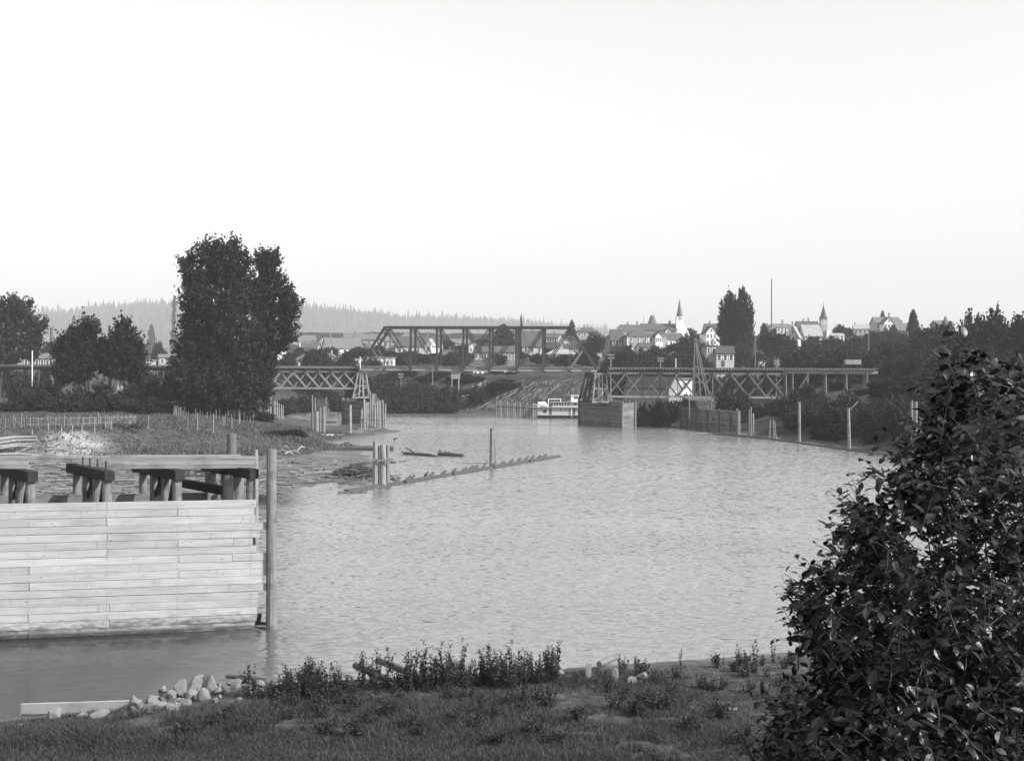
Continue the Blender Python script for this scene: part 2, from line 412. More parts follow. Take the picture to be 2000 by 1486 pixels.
def water_material():
    m = bpy.data.materials.new('river_water'); m.use_nodes = True
    n = m.node_tree.nodes; l = m.node_tree.links; b = n['Principled BSDF']
    b.inputs['Roughness'].default_value = 0.10
    tc = n.new('ShaderNodeTexCoord')
    def noise(scale, st, detail=3):
        mp = n.new('ShaderNodeMapping'); mp.inputs['Scale'].default_value = st
        mp.inputs['Rotation'].default_value = (0, 0, math.radians(12))
        l.new(tc.outputs['Object'], mp.inputs[0])
        z = n.new('ShaderNodeTexNoise'); z.inputs['Scale'].default_value = scale; z.inputs['Detail'].default_value = detail
        z.inputs['Roughness'].default_value = 0.55
        l.new(mp.outputs[0], z.inputs['Vector']); return z.outputs[0]
    big = noise(0.035, (0.4, 1.6, 1), 3).node.outputs[0]
    at = n.new('ShaderNodeAttribute'); at.attribute_name = 'chop_sheen'
    # sky light on ruffled water painted in: paler base colour, higher IOR; lee stays dark
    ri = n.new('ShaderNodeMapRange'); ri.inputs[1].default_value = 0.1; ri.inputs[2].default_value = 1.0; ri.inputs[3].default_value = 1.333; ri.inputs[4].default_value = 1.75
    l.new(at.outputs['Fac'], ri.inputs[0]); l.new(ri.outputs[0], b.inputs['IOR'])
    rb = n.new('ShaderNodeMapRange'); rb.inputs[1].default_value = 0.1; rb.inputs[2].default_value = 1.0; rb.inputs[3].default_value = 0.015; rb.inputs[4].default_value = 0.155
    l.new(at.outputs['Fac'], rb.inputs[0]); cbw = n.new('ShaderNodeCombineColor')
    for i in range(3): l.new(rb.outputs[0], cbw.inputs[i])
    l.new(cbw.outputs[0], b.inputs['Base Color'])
    mr = n.new('ShaderNodeMapRange'); mr.inputs[1].default_value = 0.35; mr.inputs[2].default_value = 0.65
    mr.inputs[3].default_value = 0.65; mr.inputs[4].default_value = 1.15
    l.new(big, mr.inputs[0])
    mu = n.new('ShaderNodeMath'); mu.operation = 'MULTIPLY'; l.new(mr.outputs[0], mu.inputs[0]); l.new(at.outputs['Fac'], mu.inputs[1])
    # the ripples' slopes, drawn straight from noise so that far water stays as rough as near water
    def vm(op, a_, b_=None, s_=None):
        x = n.new('ShaderNodeVectorMath'); x.operation = op; l.new(a_, x.inputs[0])
        if b_ is not None:
            if isinstance(b_, tuple): x.inputs[1].default_value = b_
            else: l.new(b_, x.inputs[1])
        if s_ is not None:
            if isinstance(s_, float): x.inputs['Scale'].default_value = s_
            else: l.new(s_, x.inputs['Scale'])
        return x.outputs[0]
    va = noise(3.1, (0.55, 1.3, 1), 4).node.outputs['Color']; vb = noise(8.5, (0.6, 1.3, 1), 2).node.outputs['Color']
    va = vm('SUBTRACT', va, (.5, .5, .5)); vb = vm('SUBTRACT', vb, (.5, .5, .5))
    tot = vm('ADD', vm('SCALE', va, None, 1.0), vm('SCALE', vb, None, 0.4))
    tot = vm('MULTIPLY', tot, (0.65, 1.0, 0.0)); tot = vm('ADD', tot, (0, -0.065, 0)); tot = vm('SCALE', tot, None, mu.outputs[0])
    nn_ = vm('NORMALIZE', vm('ADD', tot, (0, 0, 1)))
    l.new(nn_, b.inputs['Normal'])
    return m
wx = np.concatenate([[-700, -400, -200, -100], np.arange(-60, 140, 4), [200, 320]]); wy = np.concatenate([np.arange(14, 120, 2), np.arange(120, 430, 10)])
WY, WX = np.meshgrid(wy, wx, indexing='ij')
wi = np.arange(WY.size).reshape(WY.shape)
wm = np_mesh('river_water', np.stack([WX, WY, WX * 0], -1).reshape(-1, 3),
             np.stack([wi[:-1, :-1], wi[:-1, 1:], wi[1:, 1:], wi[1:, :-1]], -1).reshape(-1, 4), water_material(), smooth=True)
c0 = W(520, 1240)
chop_sheen = 1 - 0.86 * sstep(c0.x + 5.5, c0.x - 3.5, WX) * sstep(49.5, 46.5, WY)  # ripple strength, and how much sky sheen is painted into the colour
chop_sheen = chop_sheen * (1 - 0.7 * sstep(-12, -18, WX - 0.0 * WY) * sstep(88, 95, WY) * sstep(180, 100, WY))
chop_sheen = chop_sheen * (1 - 0.1 * sstep(80, 160, WY))
wa = wm.attributes.new('chop_sheen', 'FLOAT', 'POINT'); wa.data.foreach_set('value', chop_sheen.reshape(-1).astype(np.float32))
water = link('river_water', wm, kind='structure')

# haze: one box of thin pale air round the whole scene
hz = MB().box((0, 3500, 225), (36000, 7600, 490)).build('haze', bpy.data.materials.new('haze_air'))
hm = hz.data.materials[0]; hm.use_nodes = True; hn = hm.node_tree.nodes; hn.clear()
ho = hn.new('ShaderNodeOutputMaterial'); hv = hn.new('ShaderNodeVolumePrincipled')
hv.inputs['Color'].default_value = (0.9, 0.9, 0.9, 1); hv.inputs['Density'].default_value = 0.0002; hv.inputs['Anisotropy'].default_value = 0.0
hm.node_tree.links.new(hv.outputs[0], ho.inputs['Volume'])
hz['kind'] = 'stuff'; hz['label'] = 'pale thin haze over the river and hills'
# ------------------------------------------------------------------ far hills' forest: one mass of firs on the ridge
def conifer_verts(x, y, z, h, r, n=6, layers=4, g=rng):
    vs = []; fs = []
    for k in range(layers):
        zb = z + h * (0.08 + 0.82 * k / layers); zt = z + h * min(1.0, 0.08 + 0.82 * (k + 1.75) / layers)
        rr = r * (1 - 0.8 * k / layers); o = len(vs); a0 = g.uniform(0, 6.3)
        vs.append((x, y, zt))
        for j in range(n):
            a = a0 + 2 * math.pi * j / n; q = rr * g.uniform(0.65, 1.2)
            vs.append((x + q * math.cos(a), y + q * math.sin(a), zb - h * 0.03 * g.uniform(0, 1.5)))
        for j in range(n): fs.append((o, o + 1 + j, o + 1 + (j + 1) % n))
    return vs, fs
V = []; Fc = []
N = 9000
pxs = rng.uniform(-250, 2300, N); Ys = 4200 - np.abs(rng.normal(0, 1, N)) * 640 + rng.uniform(0, 60, N)
k = 3200
Ys[:k] = rng.uniform(4140, 4260, k)
xs = (pxs - 1000) / F * Ys
hs = hgt(xs, Ys)
for x, y, z, pp in zip(xs, Ys, hs, pxs):
    h = rng.uniform(13, 27) * (1.0 + 0.6 * (rng.random() < 0.1)); 
    a, b = conifer_verts(x, y, z - 1, h, h * rng.uniform(0.13, 0.2), 5, 3)
    o = len(V); V += a; Fc += [tuple(i + o for i in f) for f in b]
hf = link('hill_forest', np_mesh('hill_forest', V, np.array(Fc), M['f_conifer']), kind='stuff')
hf['label'] = 'hazy fir forest covering the far ridge'

# ------------------------------------------------------------------ trees
def diamonds(C, size, g, elong=1.5, lean=None):
    n = len(C); s = size * g.uniform(0.55, 1.35, (n, 1))
    a = g.normal(size=(n, 3)); 
    if lean is not None: a = a + lean
    a /= np.linalg.norm(a, axis=1, keepdims=True)
    b = np.cross(a, g.normal(size=(n, 3))); b /= np.linalg.norm(b, axis=1, keepdims=True) + 1e-9
    V = np.empty((n, 4, 3)); V[:, 0] = C - a * s * elong * .5; V[:, 1] = C + b * s * .5; V[:, 2] = C + a * s * elong * .5; V[:, 3] = C - b * s * .5
    return V.reshape(-1, 3), np.arange(4 * n).reshape(n, 4)
def crown(blobs, nclump, nleaf, cs, leaf, g, elong=1.5, up=(0, 0, 0.8), shell=0.55):
    """blobs: (x,y,z,rx,ry,rz). Clumps of leaves thickly round each blob's outside, thinly inside."""
    B = np.array(blobs, float)
    w = (B[:, 3] * B[:, 4] * B[:, 5]) ** (2 / 3); w /= w.sum()
    bi = g.choice(len(B), nclump, p=w)
    d = g.normal(size=(nclump, 3)); d /= np.linalg.norm(d, axis=1, keepdims=True)
    r = shell + (1.08 - shell) * g.random((nclump, 1)) ** 0.6
    C = B[bi, :3] + d * r * B[bi, 3:6]
    keep = g.random(nclump) > 0.0
    C = C[keep]; d = d[keep]
    ax = d + np.array(up); ax /= np.linalg.norm(ax, axis=1, keepdims=True)
    n = len(C) * nleaf
    CC = np.repeat(C, nleaf, 0); AA = np.repeat(ax, nleaf, 0); t = g.normal(0, 1, (n, 1))
    L = CC + AA * t * cs * 1.25 + g.normal(0, 1, (n, 3)) * cs * 0.5 * np.clip(1.15 - np.abs(t) * 0.3, 0.3, 1.2)
    return diamonds(L, leaf, g, elong, AA * 0.9)
def limbs(mb, base, tips, r, sway=0.06):
    b = Vector(base)
    for t in tips:
        t = Vector(t); m = b.lerp(t, 0.5) + Vector((random.uniform(-1, 1), random.uniform(-1, 1), 0.6)) * (t - b).length * sway
        mb.path([b, m, t], [r, r * 0.6, r * 0.12], 6)

def big_tree(name, label, pxb, Y, sil, nclump, nleaf, cs, leaf, fm, cat='tree', bark='bark', group=None, trunks=1, seed=1, shell=0.5, up=(0, 0, 0.9), rootz=None, fat=0.85):
    """sil: silhouette blobs given as (px, py, rx_px, ry_px), stood up at distance Y with real depth"""
    g = np.random.default_rng(seed); m = MPP(Y)
    bx = (pxb - CX) * m; z0 = gz(bx, Y) if rootz is None else rootz
    root = thing(name, label, cat, (bx, Y, z0), group)
    bl = []
    for (a, b, rx, ry) in sil:
        p = P(a, b, Y); dep = rx * m * fat
        bl.append((p.x - bx, g.uniform(-.35, .35) * dep, p.z - z0, rx * m, dep, ry * m))
    V, Q = crown(bl, nclump, nleaf, cs, leaf, g, up=up, shell=shell)
    V[:, 2] = np.maximum(V[:, 2], 0.1)
    link('crown', np_mesh('crown', V, Q, M[fm]), root)
    top = max(b[2] + b[5] for b in bl); mb = MB()
    for k in range(trunks):
        ox = random.uniform(-1, 1) * 0.9 * (trunks > 1); r = top * 0.016 + 0.08
        tp = Vector((ox * 1.6 + bl[0][0] * 0.6, 0, top * 0.72))
        mb.path([(ox, 0, -0.8), (ox * 1.1, 0, top * 0.25), tp * 0.6 + Vector((0, 0, 0)), tp], [r * 1.25, r, r * 0.7, r * 0.2], 8, 0.05)
    limbs(mb, (0, 0, top * 0.3), [(b[0], b[1], b[2]) for b in bl], top * 0.008 + 0.05)
    mb.build('trunk', M[bark], root, local=True)
    return root

big_tree('cottonwood', 'tallest broad dark cottonwood standing in front of the trestle', 430, 205,
         [(392, 528, 32, 38), (440, 515, 36, 40), (378, 585, 24, 40), (384, 640, 30, 26), (430, 580, 56, 60), (468, 545, 22, 40), (395, 675, 44, 36), (455, 650, 48, 58), (420, 700, 62, 44),
          (396, 745, 60, 42), (450, 750, 60, 50), (366, 705, 28, 22), (362, 740, 26, 20), (372, 778, 28, 28), (425, 788, 60, 24), (440, 486, 14, 14), (370, 503, 10, 15), (402, 490, 12, 12), (462, 490, 9, 14), (420, 494, 10, 12), (484, 512, 8, 14)],
         1750, 40, 0.62, 0.35, 'f_big', seed=3, trunks=2, rootz=3.3, shell=.6)
big_tree('cottonwood', 'narrower cottonwood with feathery right side branches beside the trestle truss', 505, 208,
         [(522, 528, 20, 28), (508, 580, 26, 44), (540, 552, 14, 18), (556, 573, 18, 8), (568, 588, 20, 6), (574, 600, 11, 5), (556, 604, 26, 9), (562, 622, 18, 6), (550, 641, 24, 7), (556, 661, 20, 6), (540, 676, 20, 9), (515, 640, 26, 40),
          (500, 700, 36, 42), (500, 745, 30, 42), (496, 782, 26, 24), (526, 706, 12, 20), (508, 506, 9, 14), (522, 500, 7, 12), (538, 508, 7, 16)],
         1000, 36, 0.5, 0.35, 'f_big', seed=4, trunks=1, rootz=3.0, shell=0.35)
big_tree('leafy_tree', 'round topped dark tree with pale stems, left of two before the trestle', 150, 226,
         [(152, 668, 30, 32), (140, 690, 32, 30), (176, 685, 20, 34), (150, 715, 38, 30), (128, 712, 16, 22), (170, 642, 18, 16), (126, 738, 14, 10)],
         420, 40, 0.62, 0.40, 'f_dark', seed=5, trunks=3, bark='palebark', rootz=3.8)
big_tree('leafy_tree', 'pointed dark tree on the right of two before the trestle', 238, 226,
         [(240, 652, 18, 22), (232, 682, 28, 28), (258, 682, 18, 28), (238, 712, 40, 28), (205, 700, 18, 26), (270, 715, 12, 24), (262, 736, 14, 10)],
         420, 40, 0.62, 0.40, 'f_dark', seed=6, trunks=3, bark='palebark', rootz=3.8)
big_tree('leafy_tree', 'grey green ragged tree cut by the left edge of the photo', 24, 300,
         [(20, 600, 22, 24), (34, 640, 20, 60), (-8, 640, 30, 50), (12, 690, 30, 26), (42, 596, 8, 16)],
         420, 22, 0.6, 0.5, 'f_mid', seed=7, shell=0.3)
big_tree('leafy_tree', 'ragged see-through tree beyond the left trestle deck', 62, 302,
         [(58, 608, 10, 22), (66, 640, 18, 20), (80, 636, 12, 10), (58, 665, 18, 18), (74, 670, 10, 10), (60, 690, 22, 14)],
         230, 20, 0.55, 0.5, 'f_mid', seed=8, shell=0.25)

# ---- masters that are copied
def master_round(seed, kind):
    g = np.random.default_rng(seed)
    bl = []
    if kind == 'round':
        bl = [(0, 0, .55, .62, .62, .3)] + [(math.cos(a) * .5, math.sin(a) * .5, g.uniform(.35, .72), g.uniform(.34, .5), g.uniform(.34, .5), g.uniform(.16, .24)) for a in g.uniform(0, 6.3, 8)] + [(0.1, 0, .84, .34, .34, .16)]
        n, nl, cs, lf = 230, 20, 0.085, 0.085
    elif kind == 'tall':
        bl = [(0, 0, .3, .8, .8, .28), (0, 0, .5, .85, .85, .3), (.1, 0, .7, .7, .7, .26), (-.1, 0, .87, .42, .42, .15)]
        n, nl, cs, lf = 330, 18, 0.07, 0.075
    elif kind == 'shrub':
        bl = [(g.uniform(-.7, .7), g.uniform(-.6, .6), g.uniform(.2, .55), g.uniform(.35, .55), g.uniform(.35, .5), g.uniform(.25, .42)) for _ in range(7)] + [(0, 0, .45, .7, .6, .5)]
        n, nl, cs, lf = 230, 20, 0.085, 0.085
    return bl, n, nl, cs, lf, g
MASTER = {}
def unit_tree(kind, var):
    key = (kind, var)
    if key in MASTER: return MASTER[key]
    if kind == 'conifer':
        g = np.random.default_rng(50 + var); pts = []; mb = MB()
        for k in range(26):
            z = 0.08 + 0.9 * k / 26; r = 0.95 * (1 - z) ** 0.8 * g.uniform(0.7, 1.1) + 0.05
            for j in range(9):
                a = g.uniform(0, 6.3)
                for t in np.linspace(0.15, 1, 7): pts.append((r * t * math.cos(a) , r * t * math.sin(a), z - 0.045 * t + g.normal(0, 0.006)))
        C = np.array(pts); C = np.repeat(C, 2, 0) + g.normal(0, 0.02, (len(C) * 2, 3)) * np.array([2.2, 2.2, .5])
        V, Q = diamonds(C, 0.07, g, 1.8)
        tr = MB().tube((0, 0, -0.05), (0, 0, .98), .06, .01, 6)
        fm = 'f_conifer'
    elif kind == 'snag':            # a sparse old fir
        g = np.random.default_rng(70 + var); pts = []
        for k in range(34):
            z = 0.12 + 0.86 * k / 34; r = (0.9 if z < .6 else .75) * g.uniform(0.3, 1.05) * (1.05 - z * .7)
            for j in range(3):
                a = g.uniform(0, 6.3)
                for t in np.linspace(0.1, 1, 8): pts.append((r * t * math.cos(a), r * t * math.sin(a), z - 0.02 * t))
        C = np.array(pts); C = np.repeat(C, 2, 0) + g.normal(0, 0.012, (len(C) * 2, 3)) * np.array([4, 4, .6])
        V, Q = diamonds(C, 0.05, g, 2.0)
        tr = MB().tube((0, 0, -0.05), (0, 0, 1.0), .10, .015, 6)
        fm = 'f_conifer'
    else:
        bl, n, nl, cs, lf, g = master_round({'round': 20, 'tall': 30, 'shrub': 40}[kind] + var, kind)
        asp = {'round': 2.4, 'tall': 5.5, 'shrub': 1.4}[kind]
        bl2 = [(b[0], b[1], b[2] * asp, b[3], b[4], b[5] * asp) for b in bl]
        V, Q = crown(bl2, n * (3 if kind == 'tall' else 2 if kind == 'round' else 1), nl, cs * 1.15, lf * 1.1, g, shell=0.45, up=(0, 0, 1.6 if kind == 'tall' else 0.5))
        V[:, 2] /= asp
        # limbs, leaves and blobs are in unit space: x, y in crown half-widths, z in tree heights
        tr = MB().path([(0, 0, -.06), (.02, 0, .25), (0, .02, .55), (0, 0, .8)], [.09, .07, .05, .015], 6)
        limbs(tr, (0, 0, .25), [(b[0], b[1], b[2]) for b in bl], .035)
        fm = {'round': 'f_far', 'tall': 'f_far', 'shrub': 'f_shrub'}[kind]
    MASTER[key] = (np_mesh('crown', V, Q, M[fm]), tr, fm)
    me = MB(); me.v, me.f = tr.v, tr.f
    t = bpy.data.meshes.new('trunk'); t.from_pydata(tr.v, [], tr.f); t.materials.append(M['bark'])
    MASTER[key] = (MASTER[key][0], t)
    return MASTER[key]
TCOUNT = [0]
def tree(px, pyt, pyb, wpx, Y, kind, label, cat='tree', group=None, name=None, low=None):
    """a tree whose top is at pixel row pyt, as wide as wpx pixels, rooted on the ground at distance Y"""
    m = MPP(Y); p = P(px, pyt, Y); z0 = gz(p.x, Y) - 0.1
    if low: z0 = min(z0, P(px, pyb, Y).z)
    TCOUNT[0] += 1
    cm, tm = unit_tree(kind, TCOUNT[0] % (4 if kind in ('round', 'shrub') else 2))
    nm = name or {'round': 'leafy_tree', 'tall': 'poplar_tree', 'shrub': 'shrub', 'conifer': 'fir_tree', 'snag': 'fir_tree'}[kind]
    r = thing(nm, label, 'shrub' if kind == 'shrub' else cat, (p.x, Y, z0), group, rz=(TCOUNT[0] * 2.4) % 6.28)
    h = max(p.z - z0, 1.0); w = wpx * m / 2 * 0.95
    r.scale = (w, w, h)
    link('crown', cm, r); link('trunk', tm, r)
    return r
# ------------------------------------------------------------------ trees and shrubs of the far bank, the town and the right bank
gT = 'trees between the town houses'; gB = 'shrubs along the far river bank'; gR = 'dark trees on the right bank'; gL = 'brush along the left field'
for a in [
    (340, 575, 0, 30, 1350, 'snag', 'tall thin ragged fir rising left of the big cottonwood', gT),
    (296, 632, 0, 44, 1250, 'conifer', 'short pale fir in front of the left ridge', gT),
    (272, 660, 0, 30, 500, 'round', 'small round tree behind the pointed dark tree', gT),
    (312, 668, 0, 34, 490, 'round', 'low round tree left of the cottonwood foot, beyond the trestle', gT),
    (105, 668, 0, 46, 470, 'round', 'low grey tree behind the tall dark post at left', gT),
    (80, 690, 0, 36, 400, 'round', 'bushy tree behind the left trestle deck', gT),
    (983, 632, 0, 72, 520, 'conifer', 'broad fir seen through the middle of the truss bridge', gT),
    (1018, 613, 0, 15, 470, 'snag', 'dark narrow trunk like fir poking above the bridge top chord', gT),
    (1117, 624, 0, 26, 600, 'conifer', 'tiny fir tip above the right end of the top chord', gT),
    (870, 664, 0, 44, 500, 'round', 'round tree left of the long grey barn', gT),
    (905, 672, 0, 40, 480, 'round', 'second round tree left of the long grey barn', gT),
    (850, 690, 0, 50, 420, 'round', 'low tree behind the bridge below the white gable', gT),
    (808, 686, 0, 42, 425, 'round', 'low tree beside the white gable on its post', gT),
    (945, 662, 0, 40, 540, 'round', 'grey tree above the roof of the long barn', gT),
    (1050, 690, 0, 34, 390, 'round', 'tree right of the long grey barn', gT),
    (1100, 694, 0, 70, 372, 'round', 'broad low tree below the pale low roof by the bridge end', gT),
    (1162, 651, 0, 50, 430, 'round', 'tall round tree right of the bridge end post', gT),
    (1205, 683, 0, 60, 410, 'round', 'dark tree in front of the grey house corner', gT),
    (1238, 690, 0, 50, 395, 'round', 'low tree in front of the grey house porch', gT),
    (1280, 676, 0, 60, 400, 'round', 'wide dark tree before the grey house wing', gT),
    (1312, 672, 0, 56, 410, 'round', 'dark tree above the gabled brown shed', gT),
    (1345, 652, 0, 52, 430, 'round', 'dark tree between white church and tall derrick', gT),
    (1372, 672, 0, 40, 415, 'round', 'dark tree behind the tall derrick', gT),
    (1345, 641, 0, 44, 640, 'round', 'far tree on the skyline right of the white church', gT),
    (1425, 573, 0, 56, 400, 'tall', 'left one of two tall poplars on the town skyline', gT),
    (1452, 566, 0, 50, 396, 'tall', 'right and taller one of two poplars on the town skyline', gT),
    (1446, 672, 0, 50, 380, 'round', 'leafy tree at the foot of the two poplars', gT),
    (1492, 630, 0, 40, 520, 'conifer', 'small spiky tree left of the school roof', gT),
    (1505, 645, 0, 60, 410, 'round', 'wide tree in front of the school wall, left half', gT),
    (1535, 652, 0, 50, 405, 'round', 'tree in front of the school wall, right half', gT),
    (1545, 684, 0, 50, 385, 'round', 'low tree below the gothic chapel window', gT),
    (1590, 657, 0, 60, 395, 'round', 'dark tree right of the gothic chapel gable', gT),
    (1630, 658, 0, 64, 400, 'round', 'dark tree below the flared steeple', gT),
    (1670, 655, 0, 60, 405, 'round', 'tree right of the flared steeple tree', gT),
    (1640, 634, 0, 30, 560, 'round', 'small skyline tree just right of the flared steeple', gT),
    (1655, 640, 0, 26, 570, 'round', 'small round skyline tree left of the pale cottage', gT),
    (1700, 648, 0, 60, 420, 'round', 'grey tree below the pale cottage', gT),
    (1740, 640, 0, 60, 430, 'round', 'grey tree below the gabled hilltop house', gT),
    (1724, 608, 0, 14, 600, 'round', 'little tree crown showing over the hilltop house roof', gT),
    (1784, 603, 0, 52, 430, 'conifer', 'pointed fir right of the gabled hilltop house', gT),
    (1620, 682, 0, 70, 340, 'round', 'dark tree behind the dark cabin by the rails', gT),
    (1770, 655, 0, 70, 360, 'round', 'grey tree in front of the pointed fir', gT),
    (690, 668, 0, 40, 470, 'round', 'tree behind the truss end, left side', gT),
    (760, 664, 0, 44, 520, 'round', 'tree between dark roofs left inside the truss', gT),
    (735, 676, 0, 40, 440, 'round', 'low tree above the white flat roofed store', gT),
    (560, 690, 0, 40, 420, 'round', 'low tree right of the cottonwood branches', gT),
    (640, 688, 0, 60, 430, 'round', 'dark low tree above the long white building', gT),
    (1810, 640, 0, 70, 300, 'round', 'large dark tree at the left of the right bank wood', gR),
    (1850, 632, 0, 70, 290, 'round', 'rounded dark tree on the right bank skyline', gR),
    (1900, 612, 0, 80, 270, 'round', 'tall rounded tree on the right bank skyline', gR),
    (1945, 606, 0, 80, 250, 'round', 'highest tree of the right bank wood', gR),
    (1990, 615, 0, 80, 240, 'round', 'skyline tree cut by the right edge', gR),
    (1730, 668, 0, 80, 280, 'round', 'dark tree at the end of the railroad deck', gR),
    (1700, 690, 0, 60, 265, 'round', 'dark tree hiding the end of the rails', gR),
    (1790, 690, 0, 90, 240, 'round', 'dark bank tree above the two tall pilings', gR),
    (1850, 690, 0, 90, 225, 'round', 'dark bank tree behind the bush top', gR),
    (1920, 680, 0, 100, 210, 'round', 'dark bank tree right behind the bush', gR),
    (1980, 690, 0, 100, 195, 'round', 'dark bank tree at the right edge behind the bush', gR),
    (1750, 755, 0, 90, 205, 'round', 'low dark tree above the boom end', gR),
    (1820, 770, 0, 90, 190, 'round', 'low dark tree by the water behind the bush', gR),
    (1690, 760, 0, 70, 222, 'round', 'low dark tree behind the right tall piling', gR),
]: tree(*a[:7], group=a[7])
for i, a in enumerate([
    (742, 742, 0, 60, 330, 'pale topped bush right of the left bridge tower'), (775, 748, 0, 60, 332, 'bush on far bank under the first truss panels'),
    (810, 742, 0, 60, 335, 'bush on far bank under the white post'), (842, 752, 0, 56, 334, 'bush left of the little stilt shed'),
    (868, 760, 0, 56, 333, 'dark bush below the little stilt shed'), (900, 756, 0, 50, 338, 'bush right of the stilt shed'),
    (930, 742, 0, 44, 345, 'bush in front of the arched white store'), (745, 772, 0, 60, 322, 'dark bush near water by the left pier piles'),
    (790, 776, 0, 64, 322, 'dark bush near water left of mid bank'), (835, 778, 0, 64, 322, 'dark bush near water below stilts'),
    (878, 782, 0, 50, 322, 'dark bush at waterline left of the pale rocks'), (715, 752, 0, 50, 330, 'bush half hidden by the left bridge tower'),
    (970, 738, 0, 40, 350, 'bush under the truss beside the white store'), (1001, 745, 0, 30, 346, 'small bush at the top of the log slide'),
    (590, 770, 0, 70, 322, 'dark bush under the left deck truss'), (560, 778, 0, 60, 312, 'dark bush right of the cottonwood foot'),
    (540, 800, 0, 50, 262, 'dark bush by the pale stumps'), (1280, 775, 0, 56, 246, 'bush on the bank right of the lit pier face'),
    (1255, 790, 0, 40, 243, 'low bush touching the lit pier face'), (1310, 782, 0, 50, 252, 'bush in front of the white shed'),
    (1345, 770, 0, 40, 262, 'bush left of the derrick platform'), (1425, 748, 0, 60, 236, 'dark bush growing over the crib wall before the truss'),
    (1450, 765, 0, 50, 230, 'dark bush above the first piling cluster'), (1530, 775, 0, 60, 226, 'dark bush at the right end of the truss'),
    (1570, 752, 0, 70, 234, 'dark bush below the rails by the pale earth'), (1600, 770, 0, 70, 214, 'dark bush behind the thin dark piles'),
    (1645, 745, 0, 60, 238, 'dark bush below the rail car'), (1640, 785, 0, 70, 205, 'dark bush at waterline behind the tall pilings'),
    (1560, 800, 0, 60, 205, 'dark bush behind the lone tall piling'), (1700, 800, 0, 80, 196, 'dark bush at the right waterline'),
    (1765, 810, 0, 80, 186, 'dark bush at the waterline beside the foreground leaves'), (1485, 790, 0, 50, 224, 'brush growing among the middle piling cluster'),
    (1850, 800, 0, 90, 172, 'dark waterline bush behind the foreground leaves'), (1500, 690, 0, 46, 330, 'low bush between pale sheds by the rails'),
    (1565, 708, 0, 40, 330, 'low bush left of the white lean-to'), (1350, 705, 0, 50, 330, 'low bush beside the white shed wall'),
    (1235, 700, 0, 60, 345, 'hedge like bush behind the pole with two arms'), (1280, 702, 0, 50, 340, 'low bush before the brown shed')]):
    tree(a[0], a[1], 0, a[3], a[4], 'shrub', a[5], group=gB)
for i, a in enumerate([
    (40, 742, 60, 206, 'brush at the left edge behind the picket fence'), (95, 738, 70, 214, 'brush under the left trestle beside the white pole'),
    (70, 762, 80, 203, 'thick brush behind the left half of the picket fence'), (145, 752, 80, 206, 'brush below the round topped dark tree'),
    (200, 745, 80, 208, 'brush between the two dark trees'), (260, 748, 80, 206, 'brush below the pointed dark tree'),
    (310, 742, 70, 208, 'brush under the trestle posts left of the cottonwood'), (130, 775, 80, 200, 'low brush behind the middle of the picket fence'),
    (230, 772, 90, 200, 'low brush behind the slatted gate'), (300, 775, 70, 199, 'low brush left of the cottonwood foot'),
    (180, 778, 70, 198, 'low brush behind the leaning fence posts'), (20, 778, 60, 198, 'low brush at the far left edge'),
    (-40, 750, 80, 205, 'brush beyond the left picture edge'), (335, 795, 50, 203, 'small bush right beside the cottonwood foot'),
    (470, 800, 60, 200, 'brush at the foot of the narrower cottonwood'), (515, 800, 50, 205, 'brush between cottonwood and pale stumps'),
    (575, 838, 60, 176, 'low weedy bush at the grassy point'), (545, 845, 60, 168, 'low weedy bush on the grass slope')]):
    tree(a[0], a[1], 0, a[2], a[3], 'shrub', a[4], group=gL)

# the woods that crowd the slopes: trees nothing tells apart
gw = random.Random(5)
for k in range(46):
    px = gw.uniform(1560, 2080); Y = gw.uniform(186, 300) if px > 1690 else gw.uniform(268, 330)
    top = np.interp(px, [1560, 1700, 1800, 1900, 2080], [676, 668, 640, 616, 620]) + (305 - Y) * (0.75 if px > 1690 else 0.1) + gw.uniform(2, 26)
    tree(px, top, 0, gw.uniform(60, 95), Y, 'round', 'leafy tree in the dark wood crowding the right bank', group='wood on the right bank')
for k in range(34):
    px = gw.uniform(1140, 1385) if k < 16 else gw.uniform(1480, 1690) if k < 28 else gw.uniform(560, 720)
    tree(px, gw.uniform(676, 700), 0, gw.uniform(36, 60), gw.uniform(335, 362), 'round', 'dark low tree in the belt of trees behind the bridge deck', group='tree belt behind the bridge')
for k in range(64):
    px = gw.uniform(560, 1130); lo_ = (px < 775 and gw.random() < .8)
    Y = gw.uniform(385, 520) if lo_ else gw.uniform(362, 500)
    tree(px, np.interp(Y, [362, 520], [698, 664]) + gw.uniform(-5, 6), 0, gw.uniform(26, 54), Y, 'round', 'grey leafy tree among the crowded roofs behind the truss', group='trees among the roofs behind the truss')
for k in range(16):
    px = gw.uniform(640, 960) if k < 12 else gw.uniform(960, 1010); tree(px, gw.uniform(740, 768), 0, gw.uniform(40, 64), gw.uniform(322, 336), 'shrub', 'dark bush on the brushy far bank under the truss', group='brush on the far bank')
for i, (px, top, w_, Y, lab) in enumerate([(20, 722, 70, 285, 'brush beyond the trestle at the left edge'), (58, 716, 60, 292, 'brush beyond the trestle behind the white pole'), (95, 720, 60, 280, 'brush beyond the trestle left of the round topped tree'),
    (290, 716, 50, 300, 'brush beyond the trestle right of the pointed tree'), (318, 720, 56, 285, 'brush beyond the trestle posts'), (345, 714, 50, 300, 'brush beyond the trestle by the cottonwood'),
    (1395, 728, 46, 322, 'bush below the false fronted building'), (1425, 726, 50, 326, 'bush hiding the foot of the pale cottage'), (1460, 726, 50, 320, 'bush below the leafy tree at the poplars')]):
    tree(px, top, 0, w_, Y, 'shrub', lab, group='brush behind the railroad deck')
